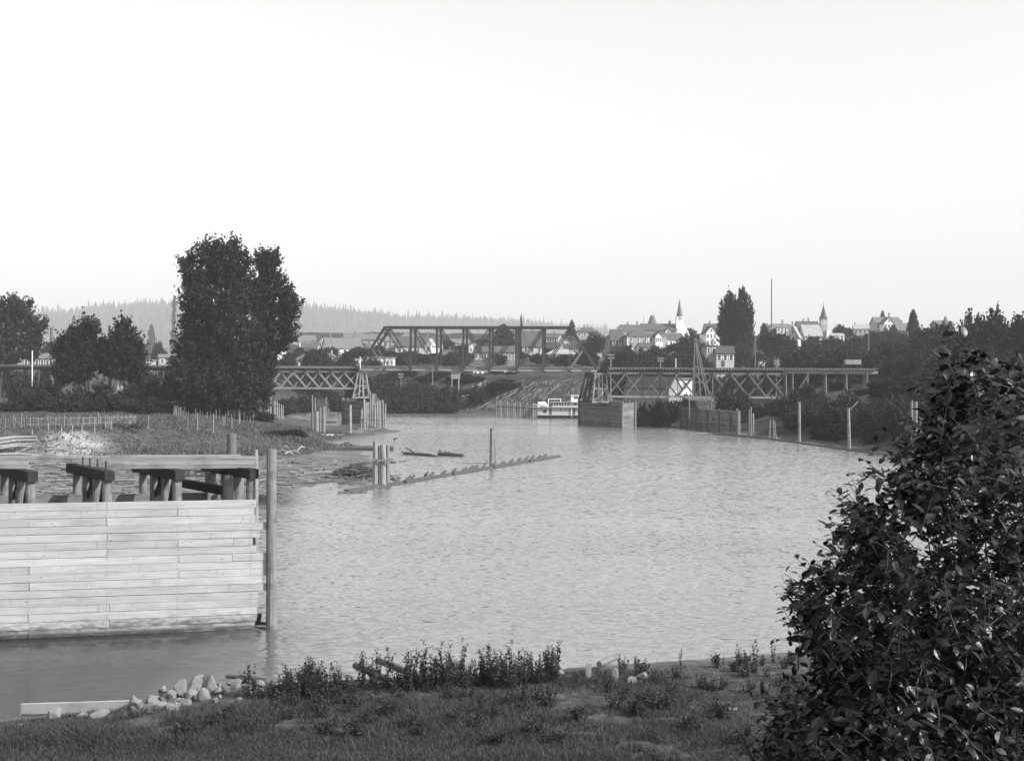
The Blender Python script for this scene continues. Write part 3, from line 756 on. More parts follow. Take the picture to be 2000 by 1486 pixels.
for k in range(14):
    px = gw.uniform(712, 915); tree(px, gw.uniform(724, 736), 0, gw.uniform(40, 64), gw.uniform(344, 354), 'shrub', 'dark bush along the far bank top under the bridge deck', group='brush on the far bank top')
for k in range(14):
    px = gw.uniform(1840, 2090); tree(px, gw.uniform(745, 800), 0, gw.uniform(90, 130), gw.uniform(135, 182), 'round', 'dark bushy tree on the bank behind the foreground bush', group='bank trees behind the foreground bush')
for k in range(60):
    px = gw.uniform(1535, 1900)
    tree(px, gw.uniform(765, 828), 0, gw.uniform(50, 85), np.interp(px, [1535, 1620, 1760, 1850, 1900], [212, 191, 174, 162, 150]) + gw.uniform(0, 20), 'shrub', 'dark leafy bush in the thicket along the right waterline', group='thicket on the right waterline')
# ------------------------------------------------------------------ houses
def window(parent, x, z, w, h, y, side=0, frame='white', sub=True):
    """side 0: on the front (-y) wall; 1: on the right (+x) wall; -1: on the left wall"""
    def bx(mb, cx, cz, ww, hh, t, off):
        if side == 0: mb.box((cx, y - off, cz), (ww, t, hh))
        else: mb.box((y + side * off, cx, cz), (t, ww, hh))
    fr = MB(); b = 0.16
    bx(fr, x - w / 2 - b / 2, z, b, h + 2 * b, 0.16, 0.02); bx(fr, x + w / 2 + b / 2, z, b, h + 2 * b, 0.16, 0.02)
    bx(fr, x, z + h / 2 + b / 2, w, b, 0.16, 0.02); bx(fr, x, z - h / 2 - b / 2, w, b, 0.16, 0.02); bx(fr, x, z, w, 0.07, 0.12, 0.02)
    f = fr.build('window', M[frame], parent, local=True)
    pn = MB(); bx(pn, x, z, w, h, 0.05, 0.015); pn.build('pane', M['pane'], f, local=True)
def house(label, x0, x1, yb, ye, yr, Y, roof='gx', wall='cream', rf='roof', dep=8.0, yaw=0.0, win=(3, 1), chim=(), name='house', cat='house', group='houses of the town across the river',
          side=0, trim=None, over=0.35, hipin=None, wsize=(0.9, 1.5), door=None, solid=True):
    c = P((x0 + x1) / 2, ye, Y); m = MPP(Y); w = (x1 - x0) * m; ze = c.z; zr = P((x0 + x1) / 2, yr, Y).z; zb = P((x0 + x1) / 2, yb, Y).z
    cx, cy = c.x, Y + dep / 2
    lo = min(gz(cx - w / 2, cy - dep / 2), gz(cx + w / 2, cy - dep / 2), gz(cx, cy + dep / 2), zb) - 0.6
    root = thing(name, label, cat, (cx, cy, zb), group, yaw)
    W2, D2 = w / 2, dep / 2; E = ze - zb; R = zr - zb; B = lo - zb
    mb = MB().box((0, 0, (E + B) / 2), (w, dep, E - B))
    if roof == 'gx':
        for s in (-1, 1):
            x = s * W2; q = s * (W2 - 0.25)
            mb.raw([(x, -D2, E), (x, D2, E), (x, 0, R - .1), (q, -D2, E), (q, D2, E), (q, 0, R - .1)], [(0, 1, 2), (3, 5, 4), (0, 2, 5, 3), (1, 4, 5, 2)])
    if roof == 'gy':
        for s in (-1, 1):
            y = s * D2; q = s * (D2 - 0.25)
            mb.raw([(-W2, y, E), (W2, y, E), (0, y, R - .1), (-W2, q, E), (W2, q, E), (0, q, R - .1)], [(0, 1, 2), (3, 5, 4), (0, 2, 5, 3), (1, 4, 5, 2)])
    mb.build('wall', M[wall], root, local=True)
    t = 0.18; o = over; r = MB()
    if roof == 'gx':
        k = (R - E) / D2
        for s in (-1, 1):
            r.hexa([(-W2 - o, s * (D2 + o), E - k * o), (W2 + o, s * (D2 + o), E - k * o), (W2 + o, 0, R), (-W2 - o, 0, R),
                    (-W2 - o, s * (D2 + o), E - k * o + t), (W2 + o, s * (D2 + o), E - k * o + t), (W2 + o, 0, R + t), (-W2 - o, 0, R + t)])
    elif roof == 'gy':
        k = (R - E) / W2
        for s in (-1, 1):
            r.hexa([(s * (W2 + o), -D2 - o, E - k * o), (s * (W2 + o), D2 + o, E - k * o), (0, D2 + o, R), (0, -D2 - o, R),
                    (s * (W2 + o), -D2 - o, E - k * o + t), (s * (W2 + o), D2 + o, E - k * o + t), (0, D2 + o, R + t), (0, -D2 - o, R + t)])
    elif roof == 'hip':
        hi = W2 * 0.55 if hipin is None else hipin * m
        r.raw([(-W2 - o, -D2 - o, E), (W2 + o, -D2 - o, E), (W2 + o, D2 + o, E), (-W2 - o, D2 + o, E), (-W2 + hi, 0, R), (W2 - hi, 0, R),
               (-W2 - o, -D2 - o, E - t), (W2 + o, -D2 - o, E - t), (W2 + o, D2 + o, E - t), (-W2 - o, D2 + o, E - t)],
              [(0, 1, 5, 4), (1, 2, 5), (2, 3, 4, 5), (3, 0, 4), (9, 8, 7, 6), (0, 6, 7, 1), (1, 7, 8, 2), (2, 8, 9, 3), (3, 9, 6, 0)])
    elif roof == 'flat':
        r.box((0, 0, E + 0.12), (w + 2 * o, dep + 2 * o, 0.24))
    elif roof == 'shed':
        r.hexa([(-W2 - o, -D2 - o, E), (W2 + o, -D2 - o, E), (W2 + o, D2 + o, R), (-W2 - o, D2 + o, R), (-W2 - o, -D2 - o, E + t), (W2 + o, -D2 - o, E + t), (W2 + o, D2 + o, R + t), (-W2 - o, D2 + o, R + t)])
    rr = r.build('roof', M[rf], root, local=True)
    for (cpx, cpy) in chim:
        p = P(cpx, cpy, Y); lx = max(-W2 * .9, min(W2 * .9, p.x - cx)); top = p.z - zb
        ch = MB().box((lx, 0.2, (top + min(E, R)) / 2), (0.6, 0.6, top - min(E, R)))
        ch.box((lx, 0.2, top + 0.08), (0.8, 0.8, 0.16)); ch.build('chimney', M['brick'], rr, local=True)
    if trim:
        tb = MB()
        for s in (-1, 1): tb.box((s * (W2 - 0.1), -D2 - 0.03, (E - 3.4) / 2 + 0.0 + E / 2 * 0), (0.35, 0.14, 3.4)) if False else tb.box((s * (W2 - 0.12), -D2 - 0.03, E / 2), (0.3, 0.12, E))
        tb.box((0, -D2 - 0.04, E - 0.16), (w - 0.6, 0.1, 0.3)); tb.build('trim', M[trim], root, local=True)
    nx_, ny_ = win
    wall_h = E - max(B, -1.0)
    for j in range(ny_):
        z = E - 1.35 - j * 2.7
        for i in range(nx_):
            x = -W2 + w * (i + 0.5) / nx_
            window(root, x, z, min(wsize[0], w / nx_ * 0.5), min(wsize[1], 1.6), -D2)
    if side:
        for i in range(2): window(root, -D2 + dep * (i + .5) / 2, E - 1.35, 0.8, 1.4, side * W2, side)
    if roof == 'gy' and R - E > 2.4: window(root, 0, E + (R - E) * 0.36, 0.7, min(1.2, (R - E) * .4), -D2)
    if door is not None:
        MB().box((door * m, -D2 - 0.03, 1.05), (1.0, 0.1, 2.1)).build('door', M['dark'], root, local=True)
    return root
H = house
H('small dark roofed house on the slope just right of the cottonwood', 580, 612, 678, 666, 655, 480, 'gx', 'cream', 'roofmid', 7, 0.25, (3, 1), [(597, 652)])
H('cross gabled house with round window beside the sweeping roof', 617, 643, 690, 672, 656, 462, 'gy', 'grey', 'roofmid', 9, 0.1, (2, 1), [(645, 651)])
H('long house with a great dark sweeping roof and white end gable', 630, 700, 694, 680, 660, 450, 'gx', 'white', 'roofmid', 9, 0.35, (3, 1), [(688, 656)], side=1)
H('white porch house half hidden by the cottonwood branches', 528, 552, 712, 681, 678, 400, 'flat', 'white', 'roofpale', 6, 0, (3, 2), trim='white')
H('low white building with a dark hipped roof behind the deck truss', 604, 657, 747, 705, 689, 378, 'hip', 'white', 'roofmid', 12, 0, (6, 1), hipin=14)
H('dark hip roofed shed left of the low white building', 572, 606, 745, 704, 690, 384, 'hip', 'grey', 'roof', 10, 0, (2, 1), hipin=16)
H('light grey flat fronted store beside the bridge end post', 656, 716, 745, 699, 696, 376, 'flat', 'cream', 'roofdark', 9, 0, (5, 1), wsize=(1.0, 1.4), trim='cream')
H('long white flat store seen through the first truss panel', 717, 769, 745, 699, 697, 374, 'flat', 'white', 'roofpale', 9, 0, (7, 1), wsize=(0.8, 1.2))
H('dark roofed house above the truss end post', 684, 746, 680, 663, 652, 500, 'gx', 'grey', 'roofmid', 9, 0, (4, 1), [(722, 648)])
H('high hip roofed dark house behind the second bridge post', 782, 822, 668, 660, 648, 470, 'hip', 'grey', 'roofmid', 9, 0, (3, 1), [(801, 642)], hipin=8)
H('wide house with tall dark roof inside the truss', 772, 862, 693, 676, 657, 445, 'gx', 'cream', 'roof', 10, 0, (5, 1), [(834, 648), (849, 652)])
H('narrow white gabled cottage front below the dark roof', 833, 847, 684, 674, 662, 425, 'gy', 'white', 'roofpale', 5, -0.2, (1, 1))
H('long grey board barn behind the middle truss panels', 926, 1012, 740, 688, 676, 385, 'gx', 'boards', 'roof', 11, 0, (8, 1), wsize=(0.5, 1.6), name='barn', cat='barn')
H('small shed with white end and black roof before the barn', 918, 962, 722, 712, 703, 366, 'gx', 'white', 'roofdark', 5, 0.45, (2, 1), side=1)
H('big dark roofed house right of the bare fir', 1020, 1060, 712, 676, 646, 430, 'gx', 'cream', 'roof', 10, 0.0, (3, 2), [(1040, 641)])
H('low house with pale hipped roof inside the right truss end', 1068, 1126, 722, 691, 681, 400, 'hip', 'dark', 'roofpale', 9, 0, (4, 1), [(1101, 672)], hipin=16)
H('pale walled house behind the right end post', 1104, 1140, 700, 681, 672, 430, 'gx', 'cream', 'roofdark', 8, 0, (3, 1))
H('square grey house with dark hip roof on the skyline', 1126, 1168, 668, 648, 639, 560, 'hip', 'grey', 'roof', 10, 0, (4, 1), [(1142, 634)], hipin=12)
H('small white house with a dormer below the square grey house', 1153, 1179, 670, 656, 650, 520, 'gy', 'white', 'roofmid', 8, 0, (3, 1))
H('tiny white gabled shed beside the round tree', 1143, 1157, 676, 667, 660, 490, 'gy', 'white', 'roof', 5, 0, (1, 1))
H('grey gabled house with round attic window', 1181, 1196, 690, 666, 655, 480, 'gy', 'cream', 'roof', 7, 0, (2, 1))
H('tall dark shingled house beside the grey trimmed house', 1194, 1217, 700, 664, 643, 475, 'gx', 'dark', 'roof', 9, 0, (2, 1), [(1210, 638)])
H('dark roofed house with white gable and two chimneys', 1213, 1252, 672, 649, 634, 545, 'gx', 'white', 'roof', 10, 0.3, (3, 1), [(1228, 629), (1248, 627)])
hx = H('grey two storey house with white trim and hipped roof', 1220, 1264, 684, 657, 644, 470, 'hip', 'grey', 'roof', 10, 0.18, (3, 2), [], hipin=20, trim='white', wsize=(0.8, 1.7))
H('white gabled wing with many windows joined to the grey house', 1279, 1294, 672, 657, 648, 470, 'gy', 'white', 'roof', 10, 0.05, (4, 1), wsize=(.5, 1.5))
H('low white bay house between the grey house and its gabled wing', 1263, 1280, 676, 656, 650, 476, 'gx', 'white', 'roof', 8, 0, (3, 1))
H('house with a dark roof and white right gable below the church', 1296, 1334, 672, 664, 650, 480, 'gx', 'white', 'roof', 9, 0.35, (3, 1), side=1)
H('small dark house with a pointed white dormer', 1297, 1314, 660, 651, 640, 520, 'gy', 'white', 'roof', 8, 0, (1, 1))
H('white house with gabled front and three windows left of the poplars', 1377, 1398, 676, 650, 637, 500, 'gy', 'white', 'roof', 8, 0.1, (3, 2))
H('dark roofed main block behind the white gabled front', 1379, 1414, 676, 650, 632, 507, 'gx', 'white', 'roof', 8, 0.1, (3, 1), [(1389, 627)])
H('brown gabled shed with overhanging eaves behind the right deck', 1305, 1329, 716, 698, 687, 368, 'gy', 'dark', 'roofmid', 6, 0, (1, 1), over=0.8)
H('small white shed right of the brown gabled shed', 1328, 1343, 716, 697, 694, 372, 'flat', 'white', 'roofdark', 5, 0, (2, 1))
H('grey false fronted building with tall windows behind the poles', 1379, 1399, 716, 676, 673, 368, 'flat', 'grey', 'roofdark', 8, 0, (2, 1), [(1396, 662)], wsize=(0.7, 1.6))
H('dark roofed pale cottage in front of the poplars', 1399, 1434, 716, 690, 676, 366, 'gx', 'cream', 'roofdark', 7, 0, (3, 1), door=-4)
H('low pale shed with a light front near the rails', 1526, 1544, 718, 698, 695, 352, 'flat', 'white', 'roofdark', 5, 0, (1, 1))
H('small white shed between bushes near the rails', 1484, 1500, 718, 705, 701, 355, 'flat', 'white', 'roofdark', 4, 0, (2, 1))
H('white lean-to shed with slanting roof by the rails', 1568, 1583, 722, 704, 697, 345, 'shed', 'white', 'roofpale', 4, -.3, (1, 1))
H('dark cabin behind the white lean-to', 1590, 1616, 722, 704, 692, 342, 'gy', 'dark', 'roofdark', 6, 0, (2, 1))
H('school like building with white corner boards and long hipped roof', 1500, 1562, 672, 639, 631, 560, 'hip', 'cream', 'roofmid', 14, 0.12, (9, 2), [(1504, 631), (1535, 624), (1556, 627)], trim='white', hipin=14)
H('house with a dark ridge roof between school and flared steeple', 1561, 1602, 668, 646, 627, 530, 'gx', 'grey', 'roof', 11, 0, (3, 1), [(1575, 622), (1585, 621)])
H('low white house just right of the flared steeple', 1624, 1649, 664, 656, 651, 520, 'gx', 'white', 'roofpale', 6, 0, (3, 1))
H('pale cottage with a grey roof on the right skyline', 1672, 1704, 656, 642, 633, 560, 'gx', 'cream', 'roofpale', 8, -.2, (4, 1), [(1675, 630)])
H('hilltop house with a wide roof behind its central gable', 1711, 1760, 650, 632, 619, 528, 'gx', 'cream', 'roofmid', 9, 0, (5, 1), [(1743, 611)])
H('white front gable of the hilltop house', 1727, 1746, 650, 631, 619, 520, 'gy', 'white', 'roofmid', 7, 0, (3, 1))
H('dark roofed house beside the pointed fir', 1754, 1776, 656, 645, 631, 505, 'gx', 'dark', 'roofmid', 8, 0, (2, 1), [(1767, 625)])
H('grey roofed house peeping over the right bank trees', 1832, 1864, 648, 634, 626, 430, 'gx', 'grey', 'roofmid', 8, 0, (3, 1))
H('grey board warehouse with a dark roof and square loft door', 1262, 1300, 799, 758, 737, 262, 'gy', 'boards', 'roofdark', 13, 0.75, (1, 1), wsize=(.8, 1.0), name='warehouse', cat='warehouse', over=0.2)
H('white shed with square panel lines behind the right truss', 1300, 1352, 796, 740, 736, 278, 'flat', 'white', 'roofpale', 6, 0, (2, 2), wsize=(0.9, 1.0))
H('arched white store on the bank top under the bridge', 924, 962, 740, 722, 719, 352, 'flat', 'white', 'roofpale', 6, 0, (4, 1), wsize=(1.1, 1.5))
H('low white store right of the arched one under the bridge', 984, 1012, 735, 722, 720, 356, 'flat', 'white', 'roofpale', 5, 0, (3, 1))
H('grey shed with gable beyond the left trestle posts', 306, 336, 740, 698, 692, 420, 'gx', 'grey', 'roofmid', 7, 0.2, (2, 1))
H('low grey shed between the pointed tree and trestle posts', 282, 296, 735, 704, 701, 400, 'flat', 'grey', 'roofpale', 5, 0, (1, 1))
H('long low building beyond the left trestle deck', 46, 98, 735, 700, 690, 380, 'gx', 'dark', 'roofmid', 8, 0, (5, 1))

gh = random.Random(21)
for i, (x0, yb, w_, Y, rt_, wl_, lab) in enumerate([
    (590, 690, 30, 440, 'gx', 'grey', 'small grey roofed house under the sweeping roof'), (748, 676, 26, 480, 'gx', 'grey', 'small house behind the hip vertical of the truss'), (880, 680, 34, 500, 'gx', 'grey', 'house with a dark roof between bushes mid bridge'),
    (912, 686, 24, 470, 'gy', 'cream', 'narrow gabled house left of the barn roof'), (960, 668, 30, 540, 'gx', 'grey', 'far low house above the barn ridge'), (1000, 664, 26, 560, 'hip', 'grey', 'far hipped house near the narrow fir'),
    (1065, 668, 30, 540, 'gx', 'grey', 'far house above the low pale roof'), (1090, 676, 24, 480, 'gy', 'cream', 'gabled house behind the low pale roof'), (1150, 684, 22, 450, 'gx', 'grey', 'roof showing above the tree by the bridge end'),
    (860, 706, 30, 400, 'gx', 'dark', 'dark shed beside the wide tall roofed house'), (705, 690, 22, 455, 'gy', 'grey', 'grey gable behind the sloping end post'), (560, 664, 20, 520, 'gx', 'grey', 'far roof between cottonwood branches and small house'),
    (670, 668, 34, 520, 'gx', 'grey', 'far roof above the great sweeping roof'), (1250, 690, 20, 430, 'gx', 'white', 'small white porch roof below the grey trimmed house'), (1360, 690, 26, 430, 'gx', 'grey', 'roof half seen left of the false fronted building'), (1430, 700, 26, 390, 'gx', 'dark', 'dark shed roof under the two poplars')]):
    H(lab, x0, x0 + w_, yb, yb - 10 * 450 / Y, yb - 20 * 450 / Y, Y, rt_, wl_, gh.choice(('roof', 'roofmid', 'roof')), 8, gh.uniform(-.3, .3), (3, 1), [(x0 + w_ * .6, yb - 25 * 450 / Y)])
# the little shed on stilts
st = thing('stilt_shed', 'tiny grey shed standing on two thin stilts on the bushy bank', 'shed', tuple(P(889, 750, 333)))
a = P(881, 740, 333); b = P(898, 728, 333)
MB().box(((a.x + b.x) / 2, 334.2, (a.z + b.z) / 2), (b.x - a.x, 2.4, b.z - a.z)).build('wall', M['boards'], st)
MB().box(((a.x + b.x) / 2, 334.2, b.z + 0.1), (b.x - a.x + .5, 2.9, 0.2)).build('roof', M['roofmid'], st)
for q in (882.5, 895.5):
    for yy in (333.1, 335.2):
        t = P(q, 740, 333); MB().tube((t.x, yy, t.z), (t.x, yy, gz(t.x, yy) - 0.4), 0.12, 0.12, 6).build('leg', M['palebrace'], st)

# churches
def spire(root, m_, cx, cy, zb, zt, r, flare=0.0, name='spire', n=8):
    mb = MB(); rings = [(zb, r * (1 + flare)), (zb + (zt - zb) * 0.16, r * (0.80 if flare else 0.84)), (zb + (zt - zb) * .5, r * .48), (zt, 0.03)]
    mb.path([(cx, cy, z) for z, _ in rings], [q for _, q in rings], n); return mb.build(name, M[m_], root)
Y = 560; m = MPP(Y); p = P(1327, 650, Y)
ch = thing('church', 'white church with tall needle spire on the town skyline', 'church', (p.x, Y, p.z), 'churches on the skyline')
zt = [P(1327, v, Y).z for v in (652, 630, 619, 584)]
w = 14 * m
MB().box((p.x, Y, (zt[0] - 8 + zt[1]) / 2), (w, w, zt[1] - zt[0] + 8)).build('tower', M['white'], ch)
bf = MB()
for sx in (-1, 1):
    for sy in (-1, 1): bf.box((p.x + sx * w * .37, Y + sy * w * .37, (zt[1] + zt[2]) / 2), (w * .2, w * .2, zt[2] - zt[1]))
bf.box((p.x, Y, zt[1] + .15), (w * 1.05, w * 1.05, .3)); bf.box((p.x, Y, zt[2] - .15), (w * .96, w * .96, .3)); bf.box((p.x + w * .1, Y + w * .2, (zt[1] + zt[2]) / 2), (w * .3, w * .3, (zt[2] - zt[1]) * .9)); bf.build('belfry', M['white'], ch)
spire(ch, 'roofmid', p.x, Y, zt[2], zt[3], w * .46)
a = P(1253, 632, Y); b = P(1320, 632, Y); e = P(1300, 646, Y).z
nv = MB(); nv.box(((a.x + b.x) / 2, Y + 4, (e + zt[0] - 8) / 2), (b.x - a.x, 14, e - zt[0] + 8)); nv.build('nave', M['grey'], ch)
nr = MB()
for s in (-1, 1):
    nr.hexa([(a.x - .4, Y + 4 + s * 7.5, e), (b.x + .4, Y + 4 + s * 7.5, e), (b.x + .4, Y + 4, a.z), (a.x - .4, Y + 4, a.z), (a.x - .4, Y + 4 + s * 7.5, e + .2), (b.x + .4, Y + 4 + s * 7.5, e + .2), (b.x + .4, Y + 4, a.z + .2), (a.x - .4, Y + 4, a.z + .2)])
nr = nr.build('roof', M['roof'], ch); q = P(1310, 627, Y); MB().box((q.x, Y + 3.6, q.z - 1), (.9, .9, 2.6)).build('chimney', M['brick'], nr)
gp = P(1337, 650, Y); MB().raw([(gp.x - 1.2, Y - .5, gp.z - 4), (gp.x + 2.2, Y - .5, gp.z - 4), (gp.x + 2.2, Y - .5, gp.z), (gp.x - .6, Y - .5, gp.z + 4.2), (gp.x - 1.2, Y + 5, gp.z - 4), (gp.x + 2.2, Y + 5, gp.z - 4), (gp.x + 2.2, Y + 5, gp.z), (gp.x - .6, Y + 5, gp.z + 4.2)],
      [(0, 1, 2, 3), (4, 7, 6, 5), (0, 4, 5, 1), (1, 5, 6, 2), (2, 6, 7, 3), (3, 7, 4, 0)]).build('buttress', M['white'], ch)
# the bell shaped roof
Y = 585; p = P(1274, 638, Y); m = MPP(Y)
cu = thing('cupola_building', 'building with a bell shaped truncated roof left of the white church', 'building', (p.x, Y, p.z - 6), 'churches on the skyline')
zz = [P(1274, v, Y).z for v in (646, 638, 632, 624, 616)]
MB().box((p.x, Y, zz[0] - 4), (17 * m, 17 * m, 9.5)).build('wall', M['grey'], cu)
mb = MB(); mb.path([(p.x, Y, z) for z in zz], [12 * m, 10.5 * m, 9 * m, 6.2 * m, 3.6 * m], 8); rf = mb.build('roof', M['roofmid'], cu)
MB().tube((p.x, Y, zz[4]), (p.x, Y, zz[4] + 2.0), .08, .05, 5).build('finial', M['ironrod'], rf)
# church with the flared spire
Y = 520; p = P(1608, 655, Y); m = MPP(Y); w = 13 * m
c2 = thing('church', 'grey church tower with open belfry and flared witch hat spire', 'church', (p.x, Y, p.z), 'churches on the skyline')
zt = [P(1608, v, Y).z for v in (668, 633, 622, 595, 590)]
MB().box((p.x, Y, (zt[0] + zt[1]) / 2), (w, w, zt[1] - zt[0])).build('tower', M['grey'], c2)
bf = MB()
for sx in (-1, 0, 1):
    for sy in (-1, 0, 1):
        if sx or sy: bf.box((p.x + sx * w * .42, Y + sy * w * .42, (zt[1] + zt[2]) / 2), (w * .11, w * .11, zt[2] - zt[1]))
bf.box((p.x, Y, zt[1] + .2), (w * 1.02, w * 1.02, .6)); bf.build('belfry', M['cream'], c2)
spire(c2, 'roof', p.x, Y, zt[2], zt[3], w * .56, .28); MB().tube((p.x, Y, zt[3] - .5), (p.x, Y, zt[4]), .1, .05, 5).build('finial', M['ironrod'], c2)
q = P(1613.5, 650, Y); MB().box((q.x, Y - 2, q.z - 1), (5 * m, 3, 18 * m)).build('porch', M['white'], c2)
# gothic chapel
Y = 430; m = MPP(Y)
g1 = H('gothic chapel with a steep gable and pointed traceried window', 1549, 1569, 684, 655, 636, Y, 'gy', 'cream', 'roofpale', 12, -0.32, (0, 0), name='chapel', cat='church', over=.5, group='churches on the skyline')
ln = MB()
for i in (-1, 0, 1):
    h = 2.1 + (.6 if i == 0 else 0); x = i * .62
    ln.raw([(x - .24, -6.12, -.0 + 1.5), (x + .24, -6.12, 1.5), (x + .24, -6.12, 1.5 + h), (x, -6.12, 1.5 + h + .6), (x - .24, -6.12, 1.5 + h), (x - .24, -6.0, 1.5), (x + .24, -6.0, 1.5), (x + .24, -6.0, 1.5 + h), (x, -6.0, 1.5 + h + .6), (x - .24, -6.0, 1.5 + h)],
           [(0, 1, 2, 3, 4), (0, 5, 6, 1), (1, 6, 7, 2), (2, 7, 8, 3), (3, 8, 9, 4), (4, 9, 5, 0)])
wf = MB().box((0, -6.03, 1.35), (2.6, .2, .18)); wf.path([(-1.15, -6.06, 1.4), (-1.15, -6.06, 3.4), (0, -6.06, 5.0), (1.15, -6.06, 3.4), (1.15, -6.06, 1.4)], .09, 5)
w_ = wf.build('window', M['white'], g1, local=True); ln.build('pane', M['pane'], w_, local=True)
H('long grey roofed nave behind the gothic chapel front', 1572, 1606, 684, 656, 634, 442, 'gx', 'cream', 'roofpale', 11, 0, (2, 1), [(1581, 629)], group='churches on the skyline')
# ------------------------------------------------------------------ the railroad bridge
YA, YB = 246.0, 241.0
A = P(706, 719, YA); B = P(1166, 722, YB); ZD = 11.5
A.z = B.z = ZD
U = (B - A); SPAN = U.length; U.normalize(); NB = Vector((-U.y, U.x, 0))     # along, and away across
def br(px, off=0.0, z=ZD):          # the point of the bridge line (off metres across) whose pixel column is px
    d = ray(px, 720); o = A + NB * off
    # solve o + U t = CP + d k in plan
    den = U.x * d.y - U.y * d.x
    t = ((CP.x - o.x) * d.y - (CP.y - o.y) * d.x) / den
    q = o + U * t; return Vector((q.x, q.y, z))
HW = 2.6; HT = 8.3
tr = thing('truss_bridge', 'iron through truss railroad span with sloping end posts over the river', 'bridge', tuple(A))
NP = 9; LP = SPAN / NP
def tp(i, s, z): return A + U * (LP * i) + NB * (HW * s) + Vector((0, 0, z - 0))
for s in (-1, 1):
    o = MB().beam(tp(1, s, HT), tp(8, s, HT), .36, .44); o.build('top_chord', M['steel'], tr)
    MB().beam(tp(0, s, 0), tp(9, s, 0), .14, .22).build('bottom_chord', M['steel'], tr)
    for i, j in ((0, 1), (9, 8)): MB().beam(tp(i, s, -.1), tp(j, s, HT), .36, .46).build('end_post', M['steel'], tr)
    for i in range(1, 9):
        r = .09 if i in (1, 8) else .27
        mb = MB()
        if i in (1, 8): mb.beam(tp(i, s, 0), tp(i, s, HT), .1, .1)
        else:
            for q in (-.12, .12): mb.beam(tp(i, s, -.3) + U * q, tp(i, s, HT) + U * q, .24, .07)
            for k in range(14): mb.beam(tp(i, s, .2 + k * .57) + U * -.12, tp(i, s, .2 + k * .57 + .45) + U * .12, .06, .05)
        mb.build('vertical_post', M['steel'], tr)
    for i in range(1, 5):
        for (a, b) in ((i, i + 1), (9 - i, 8 - i)):
            mb = MB()
            for q in (-.16, .16): mb.beam(tp(a, s, HT) + U * q, tp(b, s, 0) + U * q, .09, .16)
            mb.build('diagonal_bar', M['steel'], tr)
    for (a, b) in ((0.5, 1), (8.5, 8)): MB().beam(tp(a, s, HT * .5), tp(b, s, 0), .12, .26).build('sub_strut', M['girder'], tr)
    for (a, b) in ((3, 2), (6, 7)): MB().beam(tp(a, s, HT), tp(b, s, 0), .04, .05).build('counter_rod', M['steel'], tr)
for i in range(1, 9):
    MB().beam(tp(i, -1.12, -.35), tp(i, 1.12, -.35), .45, .75).build('floor_beam', M['darktimber'], tr)
    if i < 9: MB().beam(tp(i, -1, HT - .1), tp(i, 1, HT - .1), .15, .25).build('top_strut', M['steel'], tr)
for i in range(1, 8):
    MB().beam(tp(i, -1, HT), tp(i + 1, 1, HT), .06, .06).beam(tp(i, 1, HT), tp(i + 1, -1, HT), .06, .06).build('top_lateral', M['steel'], tr)
for i in (.72, 8.28):
    zz = HT * .72; pb = MB().beam(tp(i, -1, zz), tp(i, 1, zz), .12, .2)
    j = 1 if i < 4 else 8
    pb.beam(tp(i, -1, zz), tp(j, 0, HT), .1, .1).beam(tp(i, 1, zz), tp(j, 0, HT), .1, .1); pb.build('portal_brace', M['steel'], tr)
for s in (-1, 1): MB().beam(A + NB * s * 1.0 + Vector((0, 0, -.18)), B + NB * s * 1.0 + Vector((0, 0, -.18)), .35, .62).build('stringer', M['palebrace'], tr)
MB().beam(A + NB * -1.95 + Vector((0, 0, -.15)), B + NB * -1.95 + Vector((0, 0, -.15)), .12, .62).build('side_girder', M['palegirder'], tr)
mb = MB()
for k in range(105):
    c = A + U * (SPAN * (k + .5) / 105) + Vector((0, 0, .24)); mb.beam(c - NB * 1.9, c + NB * 1.9, .24, .2)
mb.build('ties', M['girder'], tr)
def rails(root, p0, p1, dz=.42):
    for s in (-1, 1): MB().beam(p0 + NB * s * .72 + Vector((0, 0, dz)), p1 + NB * s * .72 + Vector((0, 0, dz)), .09, .15).build('rail', M['ironrod'], root)
    for s in (-1, 1): MB().beam(p0 + NB * s * 1.55 + Vector((0, 0, dz + .03)), p1 + NB * s * 1.55 + Vector((0, 0, dz + .03)), .18, .2).build('guard_timber', M['girder'], root)
rails(tr, A, B)

